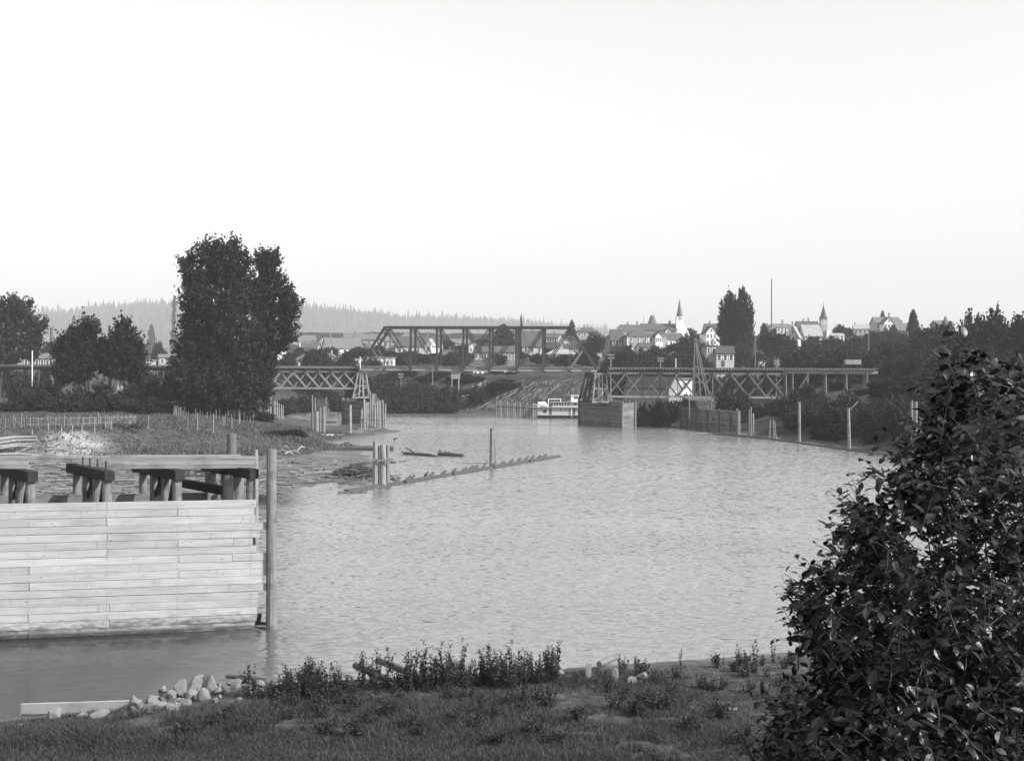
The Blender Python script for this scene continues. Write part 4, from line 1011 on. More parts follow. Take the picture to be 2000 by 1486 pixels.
def deck_truss(name, label, p0, p1, npan, ztop, zbot, big, seed, bm_='palebrace'):
    root = thing(name, label, 'bridge', (p0.x, p0.y, zbot), 'deck truss approach spans'); L = (p1 - p0).length; g = random.Random(seed)
    def q(i, s, z): v = p0 + (p1 - p0) * (i / npan) + NB * (1.9 * s); return Vector((v.x, v.y, z))
    for s in (-1, 1):
        MB().beam(q(0, s, ztop - .2), q(npan, s, ztop - .2), .35, .42).build('top_chord', M['girder'], root)
        MB().beam(q(0, s, zbot), q(npan, s, zbot), .35, .38).build('bottom_chord', M['palebrace'], root)
        for i in range(npan):
            a = (i, i + 1) if i < npan / 2 else (i + 1, i)
            # main brace rises towards the middle's far side, the lighter counter crosses it
            MB().beam(q(a[0], s, zbot + .2), q(a[1], s, ztop - .4), big, .3).build('main_brace', M[bm_], root)
            MB().beam(q(a[1], s * .93, zbot + .2), q(a[0], s * .93, ztop - .4), .16, .24).build('counter_brace', M[bm_], root)
        for i in range(npan + 1): MB().beam(q(i, s, zbot), q(i, s, ztop), .06, .06).build('tie_rod', M['ironrod'], root)
    for i in range(npan + 1):
        MB().beam(q(i, -1.25, ztop + .1), q(i, 1.25, ztop + .1), .5, .32).build('floor_beam', M['darktimber'], root)
    nT = int(L / .62); mb = MB()
    for k in range(nT):
        c = p0 + (p1 - p0) * ((k + .5) / nT); c = Vector((c.x, c.y, ZD + .05)); mb.beam(c - NB * 2.1, c + NB * 2.1, .26, .3)
    mb.build('ties', M['girder'], root)
    a = Vector((p0.x, p0.y, ZD)); b = Vector((p1.x, p1.y, ZD))
    for s in (-1, 1): MB().beam(a + NB * s * 1.2 + Vector((0, 0, -.35)), b + NB * s * 1.2 + Vector((0, 0, -.35)), .3, .5).build('stringer', M['darktimber'] if s < 0 else M['girder'], root)
    rails(root, a, b, .28)
    return root
zb_l = P(610, 758, 246).z; zb_r = P(1350, 775, 240).z
deck_truss('deck_truss', 'left timber deck truss of crossed braces beside the cottonwood', br(456), br(702), 10, ZD - .55, zb_l, .26, 1)
deck_truss('deck_truss', 'right timber deck truss of crossed braces between the piers and bank', br(1188), br(1530), 10, ZD - .55, zb_r, .36, 2, 'trestle')

# trestle at the left and the deck that runs off to the right
lt = thing('trestle', 'low timber trestle carrying the track past the left trees', 'bridge', tuple(br(140, 0, 3.5)))
a, b = br(-260), br(456); L = (b - a).length; mb = MB()
for k in range(int(L / .62)):
    c = a + U * (.3 + k * .62) + Vector((0, 0, .05)); mb.beam(c - NB * 2.0, c + NB * 2.0, .26, .3)
mb.build('ties', M['darktrestle'], lt)
for s in (-1, 1): MB().beam(a + NB * s * 1.2 + Vector((0, 0, -.4)), b + NB * s * 1.2 + Vector((0, 0, -.4)), .35, .55).build('stringer', M['darktrestle'], lt)
rails(lt, a, b, .28)
for k in range(9):
    c = a + U * (L * (k + .4) / 9); mb = MB(); zg = gz(c.x, c.y) - .5
    mb.beam(c + NB * -2.2 + Vector((0, 0, -.85)), c + NB * 2.2 + Vector((0, 0, -.85)), .34, .36)
    for s in (-1, -.33, .33, 1):
        t = c + NB * s * 1.7 + Vector((0, 0, -1)); f = c + NB * s * 2.6; mb.tube((f.x, f.y, zg), t, .19, .17, 7)
    t = c + NB * -2.0 + Vector((0, 0, -1.2)); f = c + NB * 2.4; mb.beam((f.x, f.y, zg + 1.2), t, .1, .28)
    mb.build('bent', M['darktrestle'], lt)
rt = thing('trestle', 'timber deck running off to the right under the rail car', 'bridge', tuple(br(1600, 0, 6)))
a, b = br(1530), br(1712); L = (b - a).length; mb = MB()
for k in range(int(L / .62)):
    c = a + U * (.3 + k * .62) + Vector((0, 0, .05)); mb.beam(c - NB * 2.0, c + NB * 2.0, .26, .3)
mb.build('ties', M['girder'], rt)
for s in (-1, 1): MB().beam(a + NB * s * 1.3 + Vector((0, 0, -.4)), b + NB * s * 1.3 + Vector((0, 0, -.4)), .35, .55).build('stringer', M['palebrace'], rt)
rails(rt, a, b, .28)
for px in (1533, 1546, 1575, 1610, 1650, 1690):
    c = br(px); mb = MB(); zg = min(gz(c.x, c.y) - .5, ZD - 2)
    mb.beam(c + NB * -2.2 + Vector((0, 0, -.85)), c + NB * 2.2 + Vector((0, 0, -.85)), .34, .36)
    for s in (-1, -.33, .33, 1):
        t = c + NB * s * 1.7 + Vector((0, 0, -1)); f = c + NB * s * 2.6; mb.tube((f.x, f.y, zg), t, .19, .17, 7)
    if px == 1575: mb.beam(c + U * -3.2 + NB * -2.3 + Vector((0, 0, -6)), c + NB * -2.1 + Vector((0, 0, -1)), .2, .28)
    mb.build('bent', M['trestle'], rt)

# piers: long planked boxes lying along the stream, with timber towers on them
PD = Vector((-0.40, 0.917, 0)).normalized(); PN = Vector((PD.y, -PD.x, 0))     # down the pier's length, and its right face
def pier(label, c, length, width, ztop, ragged):
    root = thing('bridge_pier', label, 'pier', (c.x, c.y, 0), 'planked timber piers of the bridge')
    # c: nearest corner (left face meets right-hand end face)
    e = Vector((PD.y, -PD.x, 0)); mb = MB(); n = int(ztop / .32)
    f0 = c; f1 = c + PD * length; r0 = c + e * width; r1 = f1 + e * width
    g = random.Random(int(c.x * 7))
    core = MB(); 
    for k, pts in enumerate(((f0, r0, r1, f1),)):
        core.hexa([Vector((p.x, p.y, -1.5)) + (Vector((0, 0, 0))) for p in pts] + [Vector((p.x, p.y, ztop - .35)) for p in pts])
    core.build('fill', M['darktimber'], root)
    w1 = MB(); w2 = MB()
    for k in range(-2, n):
        z0 = k * ztop / n; z1 = z0 + ztop / n - .025; dx = g.uniform(.02, .06)
        for (mbq, a, b_, nn) in ((w1, f0, f1, -e), (w2, f0, r0, -PD), (w1, r0, r1, e)):
            cuts = [0, g.uniform(.3, .7), 1]
            for t0, t1 in zip(cuts, cuts[1:]):
                p0 = a.lerp(b_, t0) ; p1 = a.lerp(b_, t1); q = nn * (.06 + g.uniform(0, .05))
                mbq.hexa([p0 + Vector((0, 0, z0)), p1 + Vector((0, 0, z0)), p1 + q + Vector((0, 0, z0)), p0 + q + Vector((0, 0, z0)),
                          p0 + Vector((0, 0, z1)), p1 + Vector((0, 0, z1)), p1 + q + Vector((0, 0, z1)), p0 + q + Vector((0, 0, z1))])
    w1.build('side_planking', M['pierwall'], root); w2.build('end_planking', M['pierwall'], root)
    for k, p in enumerate((f0, r0, f1)):
        MB().tube((p.x - .12 * e.x, p.y - .25, -1.5), (p.x - .12 * e.x, p.y - .25, ztop + .25 + .2 * k), .2, .18, 8).build('corner_post', M['pierwall'], root)
    for k in range(5 if ragged else 0):
        q = c + e * g.uniform(.4, width) + PD * g.uniform(.3, 3); MB().tube((q.x, q.y, ztop - .5), (q.x, q.y, ztop + g.uniform(.3, .9)), .16, .15, 7).build('stub_post', M['greypile'], root)
    return root
cr = W(1217, 836); cr = Vector((cr.x, 236.0, 0)); cr.x = (1217 - CX) * MPP(236)
pier('big planked right pier with one dark side and one sunlit end', cr, 19, 2.9, 4.95, True)
cl = Vector(((716 - CX) * MPP(240), 240, 0))
pier('darker left pier standing behind the rough pile clusters', cl, 17, 2.6, 4.7, False)

def tower(label, px_l, px_r, pyb, Y0, zt, spread):
    m = MPP(Y0); zb = P(px_l, pyb, Y0).z
    root = thing('bridge_tower', label, 'tower', tuple(P((px_l + px_r) / 2, pyb, Y0)), 'timber towers under the truss ends')
    for j in range(4):
        off = PD * (j * 2.1); mb = MB()
        a = P(px_l, pyb, Y0) + off; b = P(px_r, pyb, Y0) + off; a.z = b.z = zb
        ta = a.lerp(b, spread) ; tb = a.lerp(b, 1 - spread * .8)
        ta = Vector((ta.x, ta.y, zt)) - off * .35; tb = Vector((tb.x, tb.y, zt)) - off * .35
        for t in (0, .34, .62, 1): mb.beam(a.lerp(b, t), ta.lerp(tb, t), .3, .3)
        mb.beam(ta - (tb - ta) * .15, tb + (tb - ta) * .15, .36, .36)
        mb.beam(a.lerp(ta, .47), b.lerp(tb, .47), .16, .26); mb.beam(a - (b - a) * .05, b + (b - a) * .05, .34, .32)
        mb.beam(a.lerp(ta, .03), b.lerp(tb, .46), .12, .22) if j % 2 == 0 else None
        mb.beam(ta.lerp(a, .05), b.lerp(tb, .5), .12, .22)
        mb.build('bent', M['palebrace'] if j == 0 else M['darktimber'], root)  # rear bents darkened: shade on the tower's left side put into colour
    for s in (0, 1):
        p0 = P((px_l, px_r)[s], pyb, Y0); p0.z = zb
        t0 = p0 + Vector(((1 if s == 0 else -1) * spread * (px_r - px_l) * m, 0, zt - zb))
        mb = MB(); mb.beam(p0, t0 + PD * 4, .12, .3).beam(t0, p0 + PD * 6.2, .12, .3); mb.build('side_brace', M['darktimber'], root)
    return root
tower('braced timber tower on the right pier under the truss end', 1158, 1188, 785, 240.0, ZD - .9, .17)
tower('braced timber tower on the left pier beside the pale piles', 690, 722, 776, 244.0, ZD - .9, .3)

# the rail car
c = br(1665, 0, ZD + .5); car = thing('rail_car', 'low flat rail car standing on the right deck', 'rail car', tuple(c), rz=math.atan2(U.y, U.x))
hw = 14.5 * MPP(235)
MB().box((0, 0, 1.15), (2 * hw, 2.5, .9)).build('body', M['grey'], car, local=True)
MB().box((0, 0, .62), (2 * hw + .2, 2.3, .16)).build('frame', M['dark'], car, local=True)
for s in (-1, 1):
    tk = MB().box((s * hw * .62, 0, .42), (1.3, 2.0, .2)).build('bogie', M['dark'], car, local=True)
    for x in (-.45, .45):
        for y in (-.75, .75):
            MB().tube((s * hw * .62 + x, y - .06, .33), (s * hw * .62 + x, y + .06, .33), .33, .33, 12).build('wheel', M['ironrod'], tk, local=True)

# ------------------------------------------------------------------ tall timber derrick by the right truss, and the crib wall under it
Y = 233.0
dk = thing('derrick', 'tall slim timber derrick with a dark head rising above the right truss', 'derrick', tuple(P(1366, 778, Y)))
zb = P(1366, 777, Y).z; hd = P(1360, 655, Y)
for (px, dy, wr) in ((1353, 0, .2), (1386, 0, .2), (1357, 2.4, .18), (1380, 2.6, .18), (1368, 1.2, .16)):
    b_ = P(px, 777, Y + dy); t_ = hd + Vector((random.uniform(-.35, .5), dy * .35, random.uniform(-.4, .4))); b_.z = zb
    MB().beam(b_, t_, wr, wr).build('leg', M['trestle'], dk)
for f in (.25, .5, .75):
    a = P(1353, 777, Y).lerp(hd, f); b_ = P(1386, 777, Y).lerp(hd, f); MB().beam(a, b_, .1, .14).build('girt', M['trestle'], dk)
mb = MB(); mb.box((hd.x, hd.y + .3, hd.z + .1), (1.5, 1.2, .35)).box((hd.x - .3, hd.y + .3, hd.z - .7), (.5, .5, 1.3)).box((hd.x + .35, hd.y + .3, hd.z - .45), (.4, .6, .9)); mb.build('head_block', M['darktimber'], dk)
a = P(1343, 778, Y - .5); b_ = P(1392, 778, Y - .5); MB().hexa([a + Vector((0, 0, -.4)), b_ + Vector((0, 0, -.4)), b_ + Vector((0, 4.5, -.4)), a + Vector((0, 4.5, -.4)), a, b_, b_ + Vector((0, 4.5, 0)), a + Vector((0, 4.5, 0))]).build('platform', M['trestle'], dk)
for px in (1346, 1389):
    for dy in (0, 4):
        p = P(px, 779, Y + dy - .3); MB().tube((p.x, p.y, gz(p.x, p.y) - .5), p, .2, .18, 7).build('post', M['greypile'], dk)
w0 = W(1330, 833); w1 = W(1442, 848)
w0 = Vector((w0.x, w0.y, 0)); w1 = Vector((w1.x, w1.y, 0)); cw = thing('crib_wall', 'long dark planked crib wall along the right bank', 'wall', tuple(w1))
d = (w0 - w1).normalized(); e = Vector((d.y, -d.x, 0)); mb = MB(); L = (w0 - w1).length; g = random.Random(3)
for k in range(-2, 12):
    z0 = k * .335; z1 = z0 + .31; cuts = [0, g.uniform(.2, .45), g.uniform(.55, .8), 1]
    for t0, t1 in zip(cuts, cuts[1:]):
        p0 = w1 + d * (L * t0 + .01); p1 = w1 + d * (L * t1 - .01); q = e * (.35 + g.uniform(0, .06))
        mb.hexa([p0 + Vector((0, 0, z0)), p1 + Vector((0, 0, z0)), p1 + q + Vector((0, 0, z0)), p0 + q + Vector((0, 0, z0)), p0 + Vector((0, 0, z1)), p1 + Vector((0, 0, z1)), p1 + q + Vector((0, 0, z1)), p0 + q + Vector((0, 0, z1))])
mb.build('planking', M['pierwall'], cw)
for t in (0, .12, .3, .5, .7, .88, 1):
    p = w1 + d * L * t - e * .12; MB().tube((p.x, p.y, -1.5), (p.x, p.y, 4.1 + g.uniform(0, .5)), .17, .16, 7).build('post', M['greypile'], cw)
# ------------------------------------------------------------------ pilings, booms, logs, boat, poles
def piling(px, yt, yb, rpx, label, group=None, m_='pile', dx=0.0, Y=None, name='piling', extra=None):
    """a round pile standing in water: rows of its top and waterline; dx: lean of the top in px"""
    b = W(px, yb) if Y is None else P(px, yb, Y); t = P(px + dx, yt, b.y); r = rpx * MPP(b.y)
    mb = MB(); d = (t - b).normalized(); n = 12 if rpx > 5 else 8
    k = 6; pts = [b - d * 1.8] + [b.lerp(t, i / k) + Vector((random.uniform(-1, 1), random.uniform(-1, 1), 0)) * r * .05 for i in range(k + 1)]
    mb.path(pts, [r * 1.08] + [r * (1.06 - .12 * i / k) for i in range(k + 1)], n, 0.035)
    return solo(name, mb, M[m_], label, 'piling', (b.x, b.y, 0 if Y is None else b.z), group)
def band(name, label, pts_px, Y, z, hgt_, th, m_, cat, group=None):
    pts = [Vector((P(a, 0, Y + dy).x, Y + dy, z)) for a, dy in pts_px]
    mb = MB()
    for a, b in zip(pts, pts[1:]): mb.beam(a, b, th, hgt_)
    return solo(name, mb, M[m_], label, cat, tuple(pts[0]), group)

# the cluster in the middle of the river, its waler, and the lone pile on the boom
g1 = 'piles of the banded cluster in mid river'
piling(733, 862, 950, 5.0, 'tallest pale pile at the left of the banded river cluster', g1, 'palepile')
piling(741, 871, 947, 2.6, 'thin dark pile second in the banded river cluster', g1, 'greypile')
piling(748, 868, 950, 6.0, 'thickest pile in the middle of the banded river cluster', g1, 'palepile')
piling(757, 869, 947, 4.2, 'right hand pile of the banded river cluster', g1)
Yc = W(748, 950).y
p = P(745, 897, Yc); bd = MB()
a, b = P(727, 897, Yc), P(766, 899, Yc)
bd.beam(a + Vector((0, -.42, 0)), b + Vector((0, -.42, 0)), .14, .22).beam(a + Vector((0, .42, 0)), b + Vector((0, .62, .02)), .14, .22)
solo('waler', bd, M['pile'], 'pair of squared timbers clamped round the banded pile cluster', 'timber', tuple(p))
piling(960, 836, 912, 4.2, 'lone dark topped pile standing behind the boom in mid river', None, 'pile', 1.0)
b0 = W(968, 905); t0 = P(963, 842, b0.y - .2)
mb = MB().path([b0 - Vector((0, 0, .6)), b0.lerp(t0, .5) + Vector((.08, 0, 0)), t0], [.07, .06, .04], 6)
solo('pole', mb, M['pile'], 'thin bent pole leaning on the lone mid river pile', 'pole', tuple(b0))

# left bank clusters
gl = 'piles by the left pier'
for (px, yt, yb, r, lab, m_, dx) in [
    (610, 806, 853, 2.6, 'dark pile at the left edge of the short four pile cluster', 'greypile', 0), (619, 803, 853, 4.2, 'thick pale pile in the short four pile cluster', 'palepile', 0),
    (625.5, 796, 853, 3.0, 'dark backed pile third in the short four pile cluster', 'pile', 0), (632, 794, 853, 3.4, 'right pile of the short four pile cluster', 'pile', 0),
    (634, 776, 850, 1.3, 'thin pole leaning up from the short four pile cluster', 'pile', 3),
    (610, 771, 830, 1.7, 'taller of two thin posts behind the short cluster', 'pile', 0), (615.5, 776, 830, 1.5, 'shorter of two thin posts behind the short cluster', 'pile', 0),
    (684, 791, 851, 3.1, 'lone pale pile left of the left pier', 'palepile', 0),
    (705, 800, 845, 2.0, 'leaning left pile of the tied bunch before the left pier', 'palepile', 1.5), (709, 796, 845, 1.8, 'middle pile of the tied bunch before the left pier', 'pile', -1),
    (712.5, 779, 846, 2.2, 'tallest pile of the tied bunch before the left pier', 'palepile', -1.5), (717, 802, 845, 1.8, 'right leaning pile of the tied bunch before the left pier', 'pile', -2.5)]:
    piling(px, yt, yb, r, lab, gl, m_, dx)
gp = 'ragged row of tall piles right of the left pier'
for i, (px, yt, yb, r, dx, lab) in enumerate([
    (723, 763, 836, 1.8, 0, 'pointed tall pile first in the ragged row by the left pier'), (727, 769, 836, 1.9, 0, 'second pale pile of the ragged row by the left pier'), (730.5, 769, 836, 2.0, -1, 'third pile of the ragged row, broken flat top'),
    (734, 768, 836, 1.2, 0, 'thin pole sticking up in the ragged row by the left pier'), (731.5, 789, 837, 2.3, 1, 'short front pile leaning in the ragged row'), (737, 785, 838, 2.2, -.5, 'front pile with an iron band in the ragged row'),
    (738, 777, 836, 1.5, 0, 'dark back pile in the middle of the ragged row'), (741.5, 782, 839, 2.4, 0, 'thickest pale pile in the ragged row by the left pier'), (745.5, 781, 836, 2.0, 1, 'back pile just right of the thickest in the ragged row'),
    (748.5, 783, 839, 2.2, -1, 'next to last pile of the ragged row by the left pier'), (752, 789, 838, 1.6, .8, 'last outward leaning pile of the ragged row by the left pier')]):
    piling(px, yt, yb, r, lab, gp, 'palepile' if i % 3 else 'pile', dx)
Yk = W(735, 838).y; mb = MB()
mb.beam(P(721, 819, Yk - .5), P(738, 821, Yk - .6), .1, .14).beam(P(738, 821, Yk - .6), P(753, 822, Yk - .4), .1, .14)
solo('waler', mb, M['greypile'], 'thin timber band round the ragged pile row by the left pier', 'timber', tuple(P(737, 820, Yk)))
Yk = W(710, 845).y; mb = MB().beam(P(703, 819, Yk - .35), P(719, 818, Yk - .35), .1, .14).beam(P(703, 819, Yk + .3), P(719, 818, Yk + .3), .1, .14)
solo('waler', mb, M['greypile'], 'short timber band round the tied bunch before the left pier', 'timber', tuple(P(710, 819, Yk)))
# thin posts under the left truss, and the pale stumps by the cottonwood
for i, px in enumerate((639, 650, 657.5, 665.5, 672, 679)):
    piling(px, 776 + (i * 3) % 5, 804, 0.9, 'thin dock post under the left deck truss', 'dock posts under the left deck truss', 'palebrace', Y=330)
for i, (px, yt, yb, r) in enumerate([(524, 770, 810, 1.4), (528.5, 776, 809, 1.8), (536, 783, 810, 2.2), (541, 784, 811, 1.8), (545, 788, 810, 1.4), (549.5, 790, 808, 1.6), (553, 792, 808, 1.0)]):
    piling(px, yt, yb, r, 'pale upright stump in the row right of the cottonwood', 'pale stumps right of the cottonwood', 'palepile', Y=225 + i, name='stump')
# right bank clusters
gr = 'piles along the right boom'
for (px, yt, yb, r, lab, m_, dx) in [
    (1438.5, 798, 846, 2.4, 'taller pale pile of the pair by the crib wall end', 'palepile', 1), (1445, 802, 845, 1.8, 'thinner pile of the pair by the crib wall end', 'pile', -1),
    (1463, 800, 852, 1.8, 'dark pile at the left of the second right cluster', 'greypile', 0), (1466.5, 794, 854, 1.8, 'tall thin pile of the second right cluster', 'pile', 0), (1471, 807, 851, 1.9, 'short pale pile of the second right cluster', 'palepile', 0),
    (1485.5, 788, 836, 1.9, 'left pile of the pair half hidden in brush', 'pile', 0), (1489.5, 789, 834, 1.7, 'right pile of the pair half hidden in brush', 'pile', 0),
    (1508, 772, 840, 1.9, 'tall centre pole rising from the three legged dolphin', 'greypile', 0), (1502.5, 820, 858, 1.9, 'left leg pile of the three legged dolphin', 'pile', 1.5),
    (1511, 819, 859, 1.8, 'middle leg pile of the three legged dolphin', 'pile', -.8), (1515.5, 822, 859, 1.6, 'right leg pile of the three legged dolphin', 'pile', -3.5),
    (1518, 786, 822, 1.3, 'small back post under the right truss end', 'pile', 0), (1524, 788, 818, 1.2, 'smaller back post under the right truss end', 'pile', 0),
    (1561.5, 785, 865, 2.8, 'lone tall pale pile in front of the dark right bank', 'palepile', -.5), (1597.5, 800, 846, 1.6, 'dim thin pile deep in the right bank shade', 'greypile', -1),
    (1618, 793, 848, 1.3, 'thin pale pole between the two tall right piles', 'pile', 0), (1629, 812, 846, 1.2, 'short dim pole between the two tall right piles', 'greypile', 0),
    (1659, 797, 879, 3.2, 'thick pale leaning pile nearest the boom end', 'palepile', -1.8), (1666, 792, 848, 1.4, 'dark pile right behind the thick leaning pile', 'greypile', 0),
    (1781, 783, 886, 2.8, 'left pile of the bunch hidden by the bush leaves', 'palepile', 0), (1789, 784, 888, 3.2, 'right pile of the bunch hidden by the bush leaves', 'palepile', 0), (1797, 806, 890, 2.8, 'lower pile of the bunch hidden by the bush leaves', 'pile', 0)]:
    piling(px, yt, yb, r, lab, gr, m_, dx)
Yd = W(1659, 879).y
mb = MB().path([P(1661, 800, Yd), P(1667, 793, Yd), P(1676, 784, Yd)], [.05, .08, .1], 6)
solo('broken_branch', mb, M['palepile'], 'pale broken branch caught on top of the thick leaning pile', 'branch', tuple(P(1661, 800, Yd)))
# the wall of piles behind the boat
for i in range(26):
    px = 969 + i * 3.15; f = i / 25
    piling(px + random.uniform(-.5, .5), 782 + 9 * f + random.uniform(-3.5, 3), 811.5 + 5.5 * f, 1.05 + random.uniform(-.15, .25), 'thin upright pile in the close set pile wall left of the steamboat',
           'pile wall left of the steamboat', ('pile', 'greypile', 'greypile', 'palebrace')[i % 4], random.uniform(-.5, .5))
a, b = W(968, 811.5), W(1050, 818); mb = MB().beam(a + Vector((0, -.5, 2.4)), b + Vector((0, -.5, 2.4)), .15, .25)
solo('waler', mb, M['greypile'], 'long timber band along the close set pile wall', 'timber', tuple(a))

# log booms
def logs(name, label, pts, rpx, m_, cat='log', group=None, zoff=0.05, n=10, jit=.05, taper=1.0):
    w = [W(a, b) for a, b in pts]; r = rpx * MPP(w[0].y)
    k = 7; P_ = []
    for i in range(k + 1): P_.append(w[0].lerp(w[-1], i / k) + Vector((random.uniform(-.05, .05), random.uniform(-.05, .05), zoff + random.uniform(-.02, .02))))
    return solo(name, MB().path(P_, [r * (1 - (1 - taper) * i / k) for i in range(k + 1)], n, jit), M[m_], label, cat, tuple(w[0]), group)
bm = thing('log_boom', 'long thin log boom studded with short slanting boards across mid river', 'log boom', tuple(W(690, 961)))
a, b = W(676, 962.5), W(1092, 892); d = (b - a).normalized(); nrm = Vector((-d.y, d.x, 0)); L = (b - a).length; n = 5
for k in range(n):
    p0 = a + d * (L * k / n + .15); p1 = a + d * (L * (k + 1) / n - .15); q = nrm * random.uniform(-.06, .06)
    MB().path([p0 + q + Vector((0, 0, .02)), p0.lerp(p1, .5) + q + Vector((0, 0, .05)), p1 + q + Vector((0, 0, .02))], [.28, .27, .24], 9, .04).build('boom_log', M['darklog'], bm)
for px in (779, 800, 808, 845, 869, 889, 910, 923, 932, 949, 967, 984, 1001, 1016, 1031, 1042, 1055, 1066):
    t = (px - 676) / (1092 - 676) ; p = W(px, 962.5 + (892 - 962.5) * t)
    p = a + d * ((p - a).dot(d)); hh = random.uniform(.28, .5)
    MB().beam(p + nrm * .1 + Vector((-.28, 0, .2)), p + nrm * .15 + Vector((.25, .2, .2 + hh)), .07, .24).build('fin_board', M['log'], bm)
p = W(1078, 893.5); MB().tube(p, p + Vector((0, 0, .75)), .03, .03, 5).build('peg', M['greypile'], bm)
p = W(770, 945); MB().tube(p, p + Vector((0, 0, .7)), .04, .04, 5).build('peg', M['greypile'], bm)
logs('floating_log', 'flat grey float log at the near end of the boom', [(659, 963), (717, 962)], 3.2, 'log', zoff=.04)
logs('floating_log', 'second grey float log crossing the near end of the boom', [(700, 955), (764, 953)], 2.6, 'log', zoff=.04)
logs('floating_log', 'short grey stick log beside the near end of the boom', [(672, 958), (712, 957)], 1.6, 'greypile', zoff=.02)
# bird
c = W(829, 936); c = a + d * ((c - a).dot(d)) + Vector((0, 0, .27))
mb = MB().path([c + Vector((-.22, 0, .06)), c + Vector((-.08, 0, .12)), c + Vector((.08, 0, .24)), c + Vector((.15, 0, .36)), c + Vector((.18, 0, .44)), c + Vector((.24, 0, .46)), c + Vector((.34, 0, .44))], [.02, .11, .13, .07, .06, .055, .01], 8)
solo('bird', mb, M['darktimber'], 'small dark bird perched on the log boom', 'bird', tuple(c), smooth=True)
# drift snag in the river
sn = thing('drift_snag', 'two dark floating logs with forked roots in mid river', 'log', tuple(W(845, 889)))
a, b = W(790, 887), W(856, 892)
MB().path([a + Vector((0, 0, .12)), a.lerp(b, .4) + Vector((0, 0, .1)), a.lerp(b, .75) + Vector((0, 0, .12)), b], [.2, .26, .22, .1], 9, .12).build('log', M['darklog'], sn)
MB().path([a.lerp(b, .35) + Vector((0, 0, .1)), W(800, 882) + Vector((0, 0, .25)), W(793, 881) + Vector((-.1, 0, .45))], [.16, .1, .05], 7, .1).path([a + Vector((.1, 0, .1)), a + Vector((-.5, .2, .35))], [.13, .05], 6).build('root', M['darklog'], sn)
a, b = W(857, 889), W(905, 891.5)
MB().path([a + Vector((0, 0, .15)), a.lerp(b, .5) + Vector((0, 0, .14)), b + Vector((0, 0, .08))], [.3, .33, .22], 9, .1).build('log', M['darklog'], sn)
MB().path([a + Vector((.2, 0, .3)), a + Vector((.12, 0, .75))], [.14, .07], 7, .1).build('root', M['darklog'], sn)
for zz_ in (0,): MB().path([a + Vector((.8, 0, .38)), a + Vector((.9, 0, .55))], [.14, .08], 7).path([a + Vector((1.3, 0, .38)), a + Vector((1.2, 0, .52))], [.16, .08], 7).build('root', M['darklog'], sn)
logs('floating_log', 'thin low stick floating left of the lone pile', [(903, 905), (948, 905)], 1.0, 'darklog', zoff=.01)
logs('floating_log', 'short dark log end poking from water above the cluster', [(770, 862), (775, 860.5)], 1.8, 'darklog', zoff=.35)
logs('stranded_log', 'long dark log with root end stranded off the mud point', [(656, 878), (768, 879)], 4.2, 'log', zoff=.25, taper=1.15)
mb = MB()
for i in range(6): c = W(668 + i * 6, 875); mb.path([c + Vector((-.5, 0, .2)), c + Vector((0, 0, .55 + .3 * math.sin(i))), c + Vector((.4, 0, .2))], [.12, .2, .1], 7, .15)
solo('root_mass', mb, M['log'], 'lumpy root mass on the left half of the stranded log', 'roots', tuple(W(680, 876)))
logs('floating_log', 'short dark log right of the banded river cluster', [(760, 903), (773, 904)], 2.0, 'darklog')
logs('floating_log', 'pointed pale plank floating right of the banded cluster', [(780, 902), (793, 901)], 1.3, 'log')
logs('floating_log', 'small dark log stub between cluster and boom', [(763, 936), (774, 939)], 2.0, 'darklog')
# pale flat log under the four pile cluster
logs('bleached_log', 'thick bleached flat log at the foot of the four pile cluster', [(599, 855), (652, 855)], 4.0, 'drift', zoff=.3)
# right boom: light log, boom sticks along the raft edge, scattered raft logs
gb = 'logs of the raft along the right bank'
logs('raft_log', 'pale log lying at the outer tip of the right raft', [(1347, 846), (1432, 847)], 1.2, 'palepile', group=gb)
ed = [(1395, 848), (1440, 852), (1490, 857), (1540, 863), (1590, 870), (1640, 877), (1690, 884), (1748, 891), (1800, 897)]
for i, (u, v) in enumerate(zip(ed, ed[1:])):
    logs('boom_log', 'dark boom log along the outer edge of the right raft', [u, v], 2.7, 'log', group='boom logs edging the right raft')
for i in range(58):
    px = random.uniform(1400, 1745); e_ = np.interp(px, [q[0] for q in ed], [q[1] for q in ed]); py = e_ - random.uniform(1.5, 3 + (px - 1395) * .045)
    l = random.uniform(14, 44); logs('raft_log', 'dark low log afloat in the raft behind the right boom', [(px, py), (px + l, py + l * .12 + random.uniform(-1.2, 1.0))], random.uniform(.8, 1.5), 'log' if i % 6 else 'greypile', group='low logs in the right raft', zoff=.03)
# log rafts behind the left pier
for i in range(34):
    px = random.uniform(560, 690); py = random.uniform(806, 826); l = random.uniform(14, 40)
    logs('raft_log', 'log afloat in the raft under the left deck truss', [(px, py), (px + l, py + random.uniform(-.5, .5))], random.uniform(.7, 1.3), ('log', 'pile', 'greypile')[i % 3], group='log raft under the left deck truss', zoff=.03)
for i in range(14):
    px = random.uniform(645, 740); py = random.uniform(838, 852); l = random.uniform(10, 36)
    a_ = G(px, py); b_ = G(px + l, py - 1); mb = MB().tube(a_ + Vector((0, 0, .12)), b_ + Vector((0, 0, .12)), .14, .11, 7)
    solo('stranded_log', mb, M[('log', 'greypile')[i % 2]], 'dark log stranded on the low point beside the left pier', 'log', tuple(a_), 'stranded logs by the left pier')
